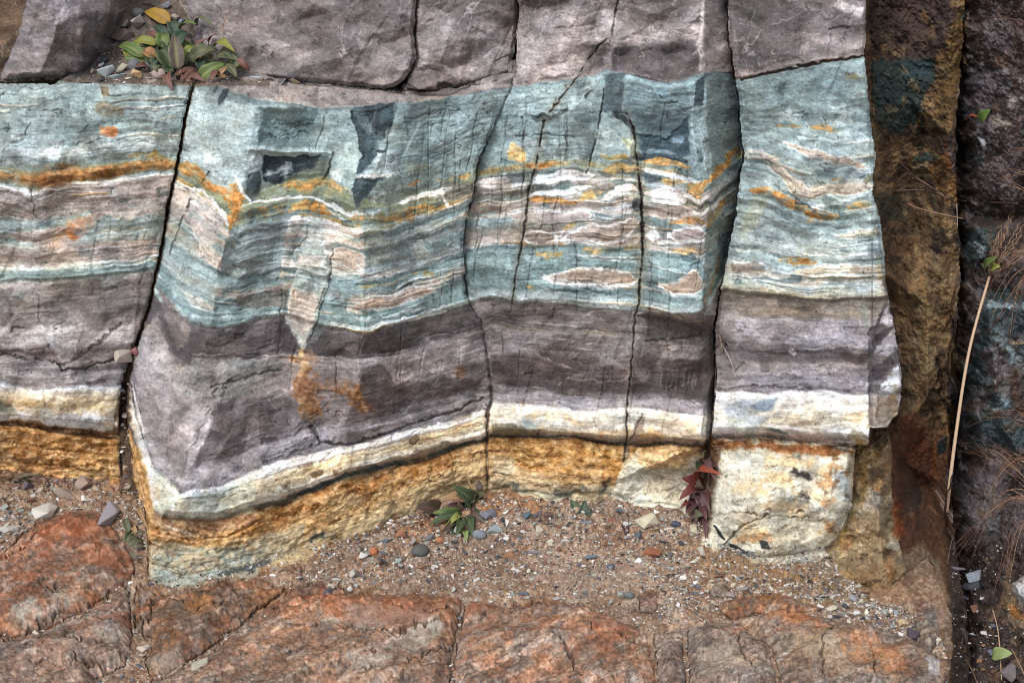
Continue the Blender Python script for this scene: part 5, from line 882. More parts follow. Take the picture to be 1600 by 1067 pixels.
def nodes(name):
    m = bpy.data.materials.new(name); m.use_nodes = True; nt = m.node_tree; b = nt.nodes["Principled BSDF"]; return m, nt, b
def rock_mat(name, rough=0.82, bump=0.5, scale=260, src='attr', tint=(1, 1, 1), amt=0.22, spec=0.35):
    m, nt, b = nodes(name); N = nt.nodes.new; L = nt.links.new
    tc = N("ShaderNodeTexCoord"); n1 = N("ShaderNodeTexNoise"); n1.inputs["Scale"].default_value = scale; n1.inputs["Detail"].default_value = 6; n1.inputs["Roughness"].default_value = 0.65
    L(tc.outputs["Object"], n1.inputs["Vector"])
    if src == 'attr': a = N("ShaderNodeAttribute"); a.attribute_name = "Col"; out = a.outputs["Color"]
    elif src == 'obj': a = N("ShaderNodeObjectInfo"); out = a.outputs["Color"]
    else: a = N("ShaderNodeRGB"); a.outputs[0].default_value = (*src, 1); out = a.outputs[0]
    mr = N("ShaderNodeMapRange"); mr.inputs[1].default_value = 0.25; mr.inputs[2].default_value = 0.75; mr.inputs[3].default_value = 1-amt; mr.inputs[4].default_value = 1+amt
    n2 = N("ShaderNodeTexNoise"); n2.inputs["Scale"].default_value = scale*2.6; n2.inputs["Detail"].default_value = 3; L(tc.outputs["Object"], n2.inputs["Vector"])
    ad = N("ShaderNodeMath"); ad.operation = 'MULTIPLY_ADD'; ad.inputs[1].default_value = .55; L(n2.outputs["Fac"], ad.inputs[0])
    sb = N("ShaderNodeMath"); sb.operation = 'SUBTRACT'; sb.inputs[1].default_value = .275; L(n1.outputs["Fac"], sb.inputs[0]); L(sb.outputs[0], ad.inputs[2]); L(ad.outputs[0], mr.inputs[0])
    mx = N("ShaderNodeVectorMath"); mx.operation = 'SCALE'; L(out, mx.inputs[0]); L(mr.outputs[0], mx.inputs["Scale"])
    L(mx.outputs[0], b.inputs["Base Color"]); b.inputs["Roughness"].default_value = rough; b.inputs["Specular IOR Level"].default_value = spec
    bp = N("ShaderNodeBump"); bp.inputs["Strength"].default_value = bump; bp.inputs["Distance"].default_value = 0.002
    L(n1.outputs["Fac"], bp.inputs["Height"]); L(bp.outputs[0], b.inputs["Normal"])
    return m
M_ROCK = rock_mat("layered_rock", bump=.35, amt=.16); M_SOIL = rock_mat("soil", .95, .9, 320, amt=.35); M_PEB = rock_mat("pebble_stone", .75, .5, 160, 'obj', amt=.3)
M_GRAV = rock_mat("gravel_stone", .8, .4, 400); M_DEEP = rock_mat("damp_earth", .95, 1, 60, (.035, .026, .02), amt=.5)
M_DARK = rock_mat("damp_rock", .6, .6, 200, amt=.3)

def link(o, parent=None):
    COL.objects.link(o)
    if parent: o.parent = parent
    return o
def tag(o, label=None, cat=None, group=None, kind=None):
    if label: o["label"] = label
    if cat: o["category"] = cat
    if group: o["group"] = group
    if kind: o["kind"] = kind
    return o
KLIN = 1.0
def add_color(me, lin):
    at = me.color_attributes.new("Col", 'FLOAT_COLOR', 'POINT')
    a = np.ones((len(me.vertices), 4), F); a[:, :3] = lin; at.data.foreach_set("color", a.ravel())
def mesh_from(name, verts, quads, lin, normals, mat, org):
    me = bpy.data.meshes.new(name); nv_, nf = len(verts), len(quads)
    me.vertices.add(nv_); me.vertices.foreach_set("co", (verts-np.array(org)).astype(F).ravel())
    me.loops.add(nf*4); me.loops.foreach_set("vertex_index", quads.astype(np.int32).ravel())
    me.polygons.add(nf); me.polygons.foreach_set("loop_start", np.arange(0, nf*4, 4, dtype=np.int32))
    me.update(calc_edges=True); me.validate()
    me.polygons.foreach_set("use_smooth", np.ones(len(me.polygons), bool))
    add_color(me, lin); me.materials.append(mat)
    if normals is not None: me.normals_split_custom_set_from_vertices(normals.tolist())
    return me
def grid_object(name, cells, P, mat, back, parts=None, label=None, cat=None, group=None, kind=None, org=None):
    # cells: bool per quad; back: vector the rim is extruded along; parts: (label raster per quad, {id: part name})
    vm_ = np.zeros(U.shape, bool); vm_[:-1, :-1] |= cells; vm_[1:, 1:] |= cells; vm_ &= P[..., 1] < FRONT[..., 1]; FRONT[vm_] = P[vm_]
    jj, ii = np.nonzero(cells)
    j0, j1, i0, i1 = jj.min(), jj.max()+2, ii.min(), ii.max()+2
    Pw = P[j0:j1, i0:i1]; cw = cells[j0:j1-1, i0:i1-1]; Lw = LIN[j0:j1, i0:i1]*KLIN
    du = np.gradient(Pw, axis=1); dv = np.gradient(Pw, axis=0); Nn = np.cross(du, dv); Nn = -Nn/(np.linalg.norm(Nn, axis=-1, keepdims=True)+1e-12)
    view = Pw-np.array([0, 0, CAM_H]); flip = (Nn*view).sum(-1) > 0; Nn[flip] *= -1
    h, w = Pw.shape[:2]; idx = np.arange(h*w).reshape(h, w)
    a, b, c, d = idx[:-1, :-1], idx[1:, :-1], idx[1:, 1:], idx[:-1, 1:]
    pr = np.zeros(cw.shape, np.int8) if parts is None else parts[0][j0:j1-1, i0:i1-1]
    if org is None:
        k = np.nonzero(cw); bp = Pw[k[0], k[1]]; org = (float(bp[:, 0].mean()), float(bp[:, 1].mean()), float(bp[:, 2].min()))
    if parts is None: root = None
    else:
        root = link(bpy.data.objects.new(name, None)); root.location = org; root.empty_display_size = .05; tag(root, label, cat, group, kind)
    ids = [0] if parts is None else [k for k in parts[1] if ((pr == k) & cw).sum() > 30]
    Pf, Lf, Nf = Pw.reshape(-1, 3), Lw.reshape(-1, 3), Nn.reshape(-1, 3); ext = np.array(back, float)
    cp_ = np.pad(cw, 1)
    edges = [(~cp_[:-2, 1:-1], (a, d)), (~cp_[2:, 1:-1], (c, b)), (~cp_[1:-1, :-2], (b, a)), (~cp_[1:-1, 2:], (d, c))]
    for k in ids:
        m = cw & (pr == k) if parts is not None else cw
        q = np.stack([a[m], b[m], c[m], d[m]], -1)
        us_, inv = np.unique(q.ravel(), return_inverse=True); q = inv.reshape(-1, 4)
        V_ = [Pf[us_]]; L_ = [Lf[us_]]; N_ = [Nf[us_]]; Q_ = [q]; n = len(us_)
        for open_, (e0, e1) in edges:
            mm = m & open_
            if not mm.any(): continue
            A, B = e0[mm], e1[mm]; r = len(A)
            V_.append(np.concatenate([Pf[A], Pf[B], Pf[B]+ext, Pf[A]+ext])); L_.append(np.concatenate([Lf[A], Lf[B], Lf[B]*.8, Lf[A]*.8])); N_.append(np.zeros((4*r, 3)))
            t = np.arange(r); Q_.append(np.stack([n+t+r, n+t, n+t+3*r, n+t+2*r], -1)); n += 4*r
        me = mesh_from(name if parts is None else parts[1][k], np.concatenate(V_), np.concatenate(Q_), np.concatenate(L_), np.concatenate(N_), mat, org)
        o = link(bpy.data.objects.new(name if parts is None else parts[1][k], me), root)
        if parts is None: o.location = org; tag(o, label, cat, group, kind); root = o
    return root
def cellmask(m): return m[:-1, :-1] & m[1:, :-1] & m[1:, 1:] & m[:-1, 1:]
FULL = (slice(None), slice(None))
def pad_sd(pts, warp, fine):
    w = win(pts, 30); s_ = np.full(U.shape, -99, F); s_[w] = polysd(pts, w, warp, fine); return s_
SURF = {}
FRONT = np.zeros(U.shape+(3,), F); FRONT[..., 1] = 99
def warped(Fd, a=5): return samp(Fd, U+a*W1, V+a*W2).astype(F)

YM = [(306,128,2.50),(290,170,2.50),(265,300,2.50),(245,420,2.50),(225,490,2.49),(205,560,2.47),(197,640,2.45),(203,720,2.40),(222,790,2.33),
 (400,165,2.36),(375,300,2.32),(338,415,2.28),(334,482,2.27),(300,600,2.24),(296,740,2.17),(275,770,2.15),(242,820,2.13),(236,910,2.10),(234,1000,2.08),(228,700,2.34),(232,850,2.13),
 (500,180,2.40),(515,230,2.40),(500,300,2.37),(455,400,2.335),(450,492,2.335),(470,560,2.31),(560,170,2.38),(565,300,2.34),(567,400,2.31),(569,522,2.28),(560,600,2.27),
 (765,140,2.47),(760,250,2.46),(730,330,2.45),(730,470,2.44),(765,560,2.44),(765,640,2.44),(765,790,2.42),(765,860,2.42),(400,735,2.215),(400,907,2.155),(400,1000,2.14),(520,865,2.24),(520,700,2.28),(640,820,2.33),(640,690,2.36),(640,900,2.33),
 (360,122,2.53),(500,131,2.54),(640,141,2.55),(810,115,2.52),(300,110,2.56),(830,50,2.55),(330,134,2.46),(470,162,2.38),(640,160,2.40),(100,500,2.55),(900,400,2.45),(900,900,2.4)]
YL = [(-200,120,2.50),(300,128,2.50),(100,130,2.49),(-200,290,2.47),(60,290,2.46),(265,280,2.48),(130,200,2.455),(250,410,2.48),(-200,440,2.46),(60,440,2.46),(60,545,2.43),(200,540,2.47),(-200,545,2.43),(-200,600,2.45),(60,600,2.45),(188,620,2.49),(110,640,2.46),(-200,680,2.46),(185,680,2.49),(60,760,2.50),(186,780,2.50),(-200,800,2.50),(320,700,2.55),(320,100,2.5)]
YC = [(765,-200,2.56),(805,0,2.55),(805,130,2.49),(900,120,2.47),(948,110,2.485),(1100,-200,2.50),(1100,0,2.46),(1100,115,2.41),(1000,122,2.44),(945,190,2.475),(900,200,2.44),(1142,115,2.52),(1136,0,2.56),(1136,-200,2.58),
 (1105,200,2.40),(1112,270,2.40),(1102,380,2.35),(1100,490,2.335),(1100,640,2.315),(1097,693,2.31),(1152,170,2.53),(1158,240,2.53),(1150,320,2.52),(1128,430,2.50),(1114,520,2.46),(1114,580,2.45),(1109,640,2.43),(1105,700,2.41),
 (830,270,2.455),(930,270,2.435),(994,240,2.415),(1006,240,2.44),(1000,300,2.43),(765,465,2.44),(800,465,2.425),(765,640,2.42),(765,700,2.42),(990,490,2.385),(985,640,2.37),(980,693,2.37),(765,860,2.40),(950,860,2.36),(1100,860,2.32),(950,760,2.375),(850,560,2.42),(640,400,2.5),(1200,500,2.5)]
YR = [(1138,-200,2.53),(1140,0,2.51),(1150,120,2.45),(1355,-200,2.42),(1352,0,2.40),(1350,88,2.365),(1200,112,2.42),(1270,60,2.40),(1162,240,2.44),(1230,240,2.38),(1358,240,2.33),(1135,430,2.41),(1250,460,2.34),(1380,470,2.315),(1116,600,2.39),(1200,650,2.32),(1356,690,2.265),(1356,520,2.285),(1112,692,2.36),(1407,600,2.31),(1405,645,2.31),(1392,480,2.315),(1372,400,2.31),(1360,600,2.295),(1450,600,2.42),(1450,0,2.5)]
YB = [(1108,690,2.36),(1132,720,2.275),(1220,720,2.245),(1330,708,2.28),(1345,800,2.30),(1305,832,2.24),(1270,868,2.215),(1200,862,2.195),(1128,850,2.215),(1092,862,2.24),(1220,780,2.20),(1150,780,2.22),(1290,780,2.23),(1100,950,2.2),(1350,950,2.3),(1100,640,2.36),(1340,640,2.3)]
YG = [(1330,-200,2.74),(1420,-200,2.80),(1500,-200,2.72),(1370,0,2.80),(1430,60,2.70),(1485,60,2.66),(1350,200,2.66),(1420,150,2.68),(1440,210,2.72),(1480,210,2.64),(1420,300,2.74),(1480,300,2.64),(1350,400,2.62),(1400,480,2.66),(1450,480,2.58),(1480,480,2.62),(1340,600,2.52),(1400,620,2.62),(1450,620,2.54),(1485,640,2.60),(1340,700,2.38),(1385,700,2.38),(1372,800,2.27),(1410,720,2.50),(1440,760,2.54),(1480,760,2.52),(1300,870,2.24),(1380,890,2.17),(1400,830,2.30),(1440,850,2.36),(1478,850,2.38),(1420,920,2.12),(1460,930,2.14),(1480,960,2.10),(1488,1060,1.95),(1465,1060,1.86),(1280,930,2.14),(1500,900,2.28),(1520,1180,1.90),(1400,1180,1.7),(1250,980,2.05),(1250,700,2.5),(1520,-200,2.72),(1520,500,2.66)]
YW = [(1490,-200,2.68),(1600,-200,2.52),(1780,-200,2.40),(1490,200,2.66),(1545,240,2.54),(1600,150,2.50),(1780,200,2.40),(1500,330,2.66),(1530,365,2.55),(1600,340,2.56),(1500,440,2.62),(1545,480,2.50),(1600,460,2.48),(1780,460,2.40),(1500,600,2.60),(1560,610,2.44),(1600,600,2.46),(1780,600,2.36),(1490,720,2.56),(1540,760,2.42),(1600,740,2.40),(1490,860,2.40),(1540,880,2.34),(1600,880,2.24),(1780,880,2.16),(1500,980,2.22),(1540,980,2.14),(1600,980,2.10),(1490,1070,2.00),(1560,1070,1.97),(1600,1070,1.95),(1780,1180,1.80),(1480,1180,1.88)]
BEDS = {1: 'mudstone_cap', 2: 'green_bed', 3: 'purple_bed', 4: 'white_bed', 5: 'ochre_bed'}
bed = np.digitize(S, [130, 470, 620, 682]).astype(np.int8)+1
bedc = bed[:-1, :-1]
def wall(name, pts, Yp, label, cat, parts=None, mat=M_ROCK, gap=-1.0, round_=.004, rw=5, warp=2.0, fine=1.5, back=(0, .28, 0), yw=3, group=None, kind=None, sm=1):
    Yf = box(tri_field(Yp), sm)-(.03*sst(1455, 1492, U) if Yp is YG else 0)+(.13*(1-sst(1482, 1530, U)) if Yp is YW else 0); Yf = warped(Yf, yw)
    s_ = pad_sd(pts, warp, fine); g = gap+0.3*Wf2
    Y = Yf-R+round_*(1-sst(0, rw, s_))
    P = wall_pos(Y); SURF[name if name not in SURF else name+str(len(SURF))] = P
    cells = cellmask(s_ > g)
    o = grid_object(name, cells, P, mat, back, parts, label, cat, group, kind)
    return o, P
G = 'fault-bounded blocks of the banded outcrop'
oL, PL = wall('rock_block', P_L, YL, 'far left banded rock block below the leafy ledge, ending at the long dark joint', 'rock block', (np.maximum(bedc, 2), BEDS), group=G, gap=.2, back=(-.076, .266, -.07))
oM, PM = wall('rock_block', P_M, YM, 'largest banded rock block jutting forward as a prow, with rust seep on its purple bed', 'rock block', (bedc, BEDS), group=G)
oC, PC = wall('rock_block', P_C, YC, 'banded rock block with dark blue patch at top, left of the red-leaved plant', 'rock block', (bedc, BEDS), group=G)
oR, PR = wall('rock_block', P_R, YR, 'rightmost banded rock block beside the brown gully, above the cream boulder', 'rock block', (bedc, BEDS), group=G, back=(.052, .268, -.08))
oB, PB = wall('boulder', P_BO, YB, 'cream boulder stained orange under the rightmost banded block', 'boulder', round_=.026, rw=13)
YTL = [(0,127,2.52),(130,122,2.53),(60,120,2.50),(60,0,2.50),(90,40,2.47),(130,60,2.52),(185,0,2.66),(170,60,2.62),(188,-200,2.75),(30,60,2.56),(60,-200,2.56),(-50,-200,2.7),(-40,130,2.6),(220,100,2.7)]
YTM = [(350,120,2.56),(420,126,2.535),(600,140,2.525),(655,150,2.54),(655,60,2.56),(655,-200,2.62),(500,0,2.55),(420,60,2.545),(320,60,2.62),(282,0,2.70),(276,-200,2.78),(500,-200,2.60),(350,60,2.565),(360,0,2.58),(250,150,2.7),(700,150,2.55)]
YTR = [(655,149,2.56),(640,120,2.55),(655,0,2.58),(655,-200,2.62),(720,60,2.53),(770,60,2.56),(805,50,2.56),(805,-200,2.60),(720,135,2.52),(800,118,2.54),(740,100,2.535),(600,100,2.6),(850,100,2.6)]
oT1, PT1 = wall('boulder', P_TL, YTL, 'grey mauve boulder at the upper left corner beside the leafy clump', 'boulder', round_=.03, rw=14)
oT2, PT2 = wall('boulder', P_TM, YTM, 'wide dark mauve boulder above the ledge, right of the leafy clump', 'boulder', round_=.012, rw=7)
oT3, PT3 = wall('boulder', P_TR, YTR, 'mauve boulder above the ledge with a slanting dark hollow, right of the wide one', 'boulder', round_=.012, rw=7)
oT4, PT4 = wall('rock_wedge', P_ANG, [(620,150,2.53),(740,150,2.53),(670,105,2.53),(690,130,2.505),(740,100,2.54),(620,100,2.54)], 'small angular rock wedged under the joint of the two top boulders', 'rock', round_=.02, rw=8, back=(0,.1,0))
# ledge soil between the top boulders, joint soil, bank and dark wall
P_LS = [(90,131),(120,112),(150,80),(168,40),(175,-200),(292,-200),(300,20),(345,90),(440,118),(440,133),(300,134)]
oLS, PLS = wall('soil_ledge', P_LS, [(80,134,2.495),(300,134,2.51),(440,134,2.50),(440,110,2.60),(150,80,2.62),(330,80,2.63),(180,0,2.76),(290,0,2.77),(180,-200,2.95),(292,-200,2.95)], None, None, mat=M_SOIL, kind='structure', round_=0, gap=-2)
P_JS = [(x-14, y) for x, y in J_LM_a]+[(x+14, y) for x, y in J_LM_b[::-1]]
oJS, PJS = wall('soil_filling', P_JS, [(304,128,2.52),(262,320,2.51),(225,490,2.505),(200,600,2.495),(195,700,2.47),(215,800,2.42),(235,910,2.34),(150,700,2.5),(330,200,2.55)], None, None, mat=M_SOIL, kind='structure', round_=0, gap=-2)
P_JC = [(x-14, y) for x, y in J_CR]+[(1060,760),(1066,850),(1110,880)]+[(1150,760)]+[(x+14, y) for x, y in J_CR_b[::-1]]
oJC, PJC = wall('soil_filling', P_JC, [(1138,-200,2.60),(1155,240,2.56),(1128,430,2.53),(1116,560,2.485),(1110,640,2.46),(1110,700,2.43),(1110,760,2.37),(1095,850,2.27),(1050,700,2.42),(1160,700,2.45),(1060,860,2.3)], None, None, mat=M_SOIL, kind='structure', round_=0, gap=-2)
P_JT = [(635,-200),(676,-200),(672,0),(672,100),(660,160),(625,150),(640,100),(632,0)]
wall('soil_filling', P_JT, [(650,-200,2.66),(655,0,2.61),(650,100,2.585),(650,160,2.58),(500,0,2.64),(800,0,2.63)], None, None, mat=M_SOIL, kind='structure', round_=0, gap=-2)
P_FL = [(-200,-200),(60,-200),(66,0),(50,60),(20,125),(-200,130)]
P_JM = [(x-12, y) for x, y in J_MC]+[(x+12, y) for x, y in J_MC[::-1]]
oJM, PJM = wall('soil_filling', P_JM, [(810,100,2.54),(740,280,2.49),(725,400,2.475),(765,560,2.465),(765,800,2.44),(600,400,2.5),(900,400,2.48)], None, None, mat=M_SOIL, kind='structure', round_=0, gap=-2)
oFL, PFL = wall('earth_slope', P_FL, [(-200,130,2.6),(20,130,2.6),(60,0,2.68),(60,-200,2.8),(-200,-200,2.75)], None, None, mat=M_SOIL, kind='structure', round_=0, gap=-2)
P_GB = [(1325,-200),(1508,-200),(1505,60),(1490,200),(1492,330),(1500,420),(1486,560),(1484,700),(1490,850),(1512,1000),(1510,1300),(1380,1300),(1250,960),(1270,860),(1320,780),(1320,500)]
oG, PG = wall('earth_bank', P_GB, YG, None, None, mat=M_SOIL, kind='structure', round_=.0, gap=-3, warp=6, fine=2)
P_DW = [(1500,-200),(1800,-200),(1800,1300),(1452,1300),(1456,1000),(1462,880),(1474,800),(1476,700),(1478,560),(1492,420),(1484,330),(1482,200),(1497,60)]
oW, PW = wall('rock_wall', P_DW, YW, back=(.12, .25, -.04), label='dark damp rock wall with teal patches behind the dry grass', cat='rock wall', mat=M_DARK, round_=.012, gap=0, warp=6, fine=2, yw=9)

# ground sheet and slabs
GMs = box(GM.astype(F), 2)
RG = R*GMs+.006*g1
gm = pad_sd([(-200,690),(190,720),(300,720),(765,740),(1110,760),(1300,840),(1400,880),(1428,925),(1462,965),(1486,1010),(1484,1067),(1476,1300),(-200,1300)], 3, 3)
pile = tri_field([(-200,740,.02),(100,742,.02),(200,760,.03),(230,850,.01),(-200,860,0),(100,860,0),(330,930,0),(500,880,.015),(640,825,.02),(700,795,.03),(765,785,.03),(950,795,.03),(1110,830,.02),(1110,872,.012),(1200,884,.0),(1280,872,-.02),(1300,900,-.015),(1340,930,-.01),(1400,900,-.06),(1400,945,-.012),(700,880,0),(950,900,.006),(1100,930,.008),(1300,980,.0),(1450,900,-.06),(1450,980,-.005),(-200,1300,0),(1500,1300,0),(1490,1000,0),(-200,600,.03),(1500,600,-.05),(1300,700,-.02)])
pile = box(pile, 8)
RGs = np.where(RS > 0, 0, RG)-.012*(1-sst(0, 10, gm))
PGd = floor_pos(np.zeros_like(U), pile+RGs-.004*(RS > 0)); SURF['ground'] = PGd
SOILM = cellmask(gm > 0)
oGr = grid_object('ground', SOILM, PGd, M_SOIL, (0, 0, -.25), kind='structure')
SLAB_L = {'a': 'smooth rust-red bedrock slab on the left below the loose grey stones', 'b': 'grey streaked bedrock slab in the lower left corner', 'c': 'brown bedrock slab directly under the prow of the largest block', 'd': 'long layered bedrock slab at the bottom, right of the diagonal crack', 'e': 'orange-brown bedrock slab at the bottom centre',
 'f': 'narrow upright grey slab between two cracks at the bottom edge', 'g': 'grey bedrock slab right of the narrow one at the bottom edge', 'h': 'broad mottled bedrock slab at the lower right, beside the gully', 'i': 'low flat orange slab above the broad mottled slab', 'j': 'pinkish brown block of rock standing in the scree, lower right', 'k': 'tan flat-topped rock in the scree below the cream boulder', 'l': 'pale knobbly rock on the gully edge at lower right'}
PSL = floor_pos(np.zeros_like(U), pile+RS+np.where(RS > 0, R, 0)); SURF['slab'] = PSL
onslab = np.zeros(U.shape, bool)
for k, (pts, bc) in SL.items():
    s_ = pad_sd(pts, 4, 2.5); onslab |= s_ > 1
    grid_object('bedrock_slab' if k in 'abcdefghi' else 'rock', cellmask(s_ > .6), PSL, M_ROCK, (0, 0, -.06), label=SLAB_L[k], cat='rock slab' if k in 'abcdefghi' else 'rock', group='bedrock slabs of the foreground' if k in 'abcdefghi' else 'rocks standing in the scree')

# earth and rock round the part that was photographed
def sheet(name, x0, x1, y0, y1, fn, n, mat, **kw):
    xs = np.linspace(x0, x1, n); ys = np.linspace(y0, y1, n); X, Yy = np.meshgrid(xs, ys); P = fn(X, Yy); idx = np.arange(n*n).reshape(n, n)
    q = np.stack([idx[:-1, :-1].ravel(), idx[:-1, 1:].ravel(), idx[1:, 1:].ravel(), idx[1:, :-1].ravel()], -1)
    me = bpy.data.meshes.new(name); me.from_pydata(P.reshape(-1, 3).tolist(), [], q.tolist()); me.materials.append(mat)
    for p_ in me.polygons: p_.use_smooth = True
    return tag(link(bpy.data.objects.new(name, me)), **kw)
rs_ = lambda X, Y, s_: np.array(fbm(np.asarray(X*3+40, F), np.asarray(Y*3+40, F), 4, s_))
sheet('hillside', -5, 5, -.4, 1.9, lambda X, Z: np.stack([X, 3.02+.0*X+.05*rs_(X, Z, 3)+np.maximum(Z-1.3, 0)*.5, Z], -1), 90, M_DEEP, kind='structure')
M_FAR = rock_mat("trodden_earth", .95, 1, 40, (.20, .15, .11), amt=.4)
sheet('terrain', -40, 40, -60, 3.3, lambda X, Y: np.stack([X, Y, -.6+.03*rs_(X, Y, 5)], -1), 120, M_FAR, kind='structure')

# ------------------------------------------------------------------ loose stones, gravel, plants
import bmesh
def front(u, v):
    p = samp(FRONT, u, v); return Vector((float(p[0]), float(p[1]), float(p[2])))
def lin3(c): return [((x/255)/12.92 if x/255 <= .04045 else ((x/255+.055)/1.055)**2.4) for x in c]
FY = FRONT[..., 1]; OKG = (np.abs(FY-PGd[..., 1]) < .03) | ((RS > 0) & (np.abs(FY-PSL[..., 1]) < .01))
def on_floor(u, v): return bool(OKG[int((v-V0)/STEP), int((u-U0)/STEP)]) and bool(OKG[int((v+4-V0)/STEP), int((u-U0)/STEP)])
def hull_mesh(name, seed, n, ax, bev=0.0, smooth=False):
    r = random.Random(seed); bm = bmesh.new()
    for _ in range(n):
        while True:
            p = Vector((r.uniform(-1, 1), r.uniform(-1, 1), r.uniform(-1, 1)))
            if .55 < p.length < 1: break
        p.normalize(); p *= r.uniform(.82, 1.0)
        bm.verts.new((p.x*ax[0]*.5, p.y*ax[1]*.5, p.z*ax[2]*.5))
    res = bmesh.ops.convex_hull(bm, input=bm.verts)
    bmesh.ops.delete(bm, geom=[g for g in res['geom_interior'] if isinstance(g, bmesh.types.BMVert)], context='VERTS')
    bmesh.ops.dissolve_limit(bm, angle_limit=math.radians(14), verts=bm.verts, edges=bm.edges)
    if bev: bmesh.ops.bevel(bm, geom=list(bm.edges), offset=bev, segments=1, affect='EDGES', clamp_overlap=True)
    if smooth:
        bmesh.ops.triangulate(bm, faces=bm.faces)
        bmesh.ops.subdivide_edges(bm, edges=bm.edges, cuts=2, use_grid_fill=True, smooth=.6)
    me = bpy.data.meshes.new(name); bm.to_mesh(me); bm.free(); me.materials.append(M_PEB)
    for p in me.polygons: p.use_smooth = smooth
    return me
ANG = [hull_mesh("stone", i, 8+i % 4, (1, .75+.03*i, .6), .022) for i in range(10)]
FLAT = [hull_mesh("stone", 40+i, 9, (1, .75, .28), .015) for i in range(6)]
RND = [hull_mesh("pebble", 80+i, 26, (1, .88, .72), .0, True) for i in range(5)]
rp_ = random.Random(5)
placed = []
def stone(u, v, w, h, c, label, form='a', group=None, name='stone', rz=None, lift=.0, tilt=None, cat='stone'):
    form = 'a' if form == 'r' and rp_.random() < .45 else form
    me = {'a': ANG, 'f': FLAT, 'r': RND}[form]; me = me[rp_.randrange(len(me))]
    p = front(u, v+h*.28); t = (p-Vector((0, 0, CAM_H))).length/FPX; W = w*t*1.14; H = h*t*1.3
    o = link(bpy.data.objects.new(name, me))
    sz = max(H, W*.35)
    # a flat stone seen at a slant shows depth as height
    vis = .86 if form != 'f' else .62
    o.scale = (W*1.08, sz*1.3*vis, sz*1.25 if form != 'f' else sz*1.6)
    o.rotation_euler = (rp_.uniform(-.25, .25)+(tilt or 0), rp_.uniform(-.2, .2), rz if rz is not None else rp_.uniform(-.35, .35)+(math.pi if rp_.random() < .5 else 0))
    zz = o.scale[2]*{'a': .31, 'f': .15, 'r': .36}[form]
    o.location = p+Vector((0, -.002, zz*.42+lift)); o.color = (*[x*.85+.02*(1-x) for x in lin3(c)], 1)
    placed.append((u, v, max(w, h))); return tag(o, label, cat, group)
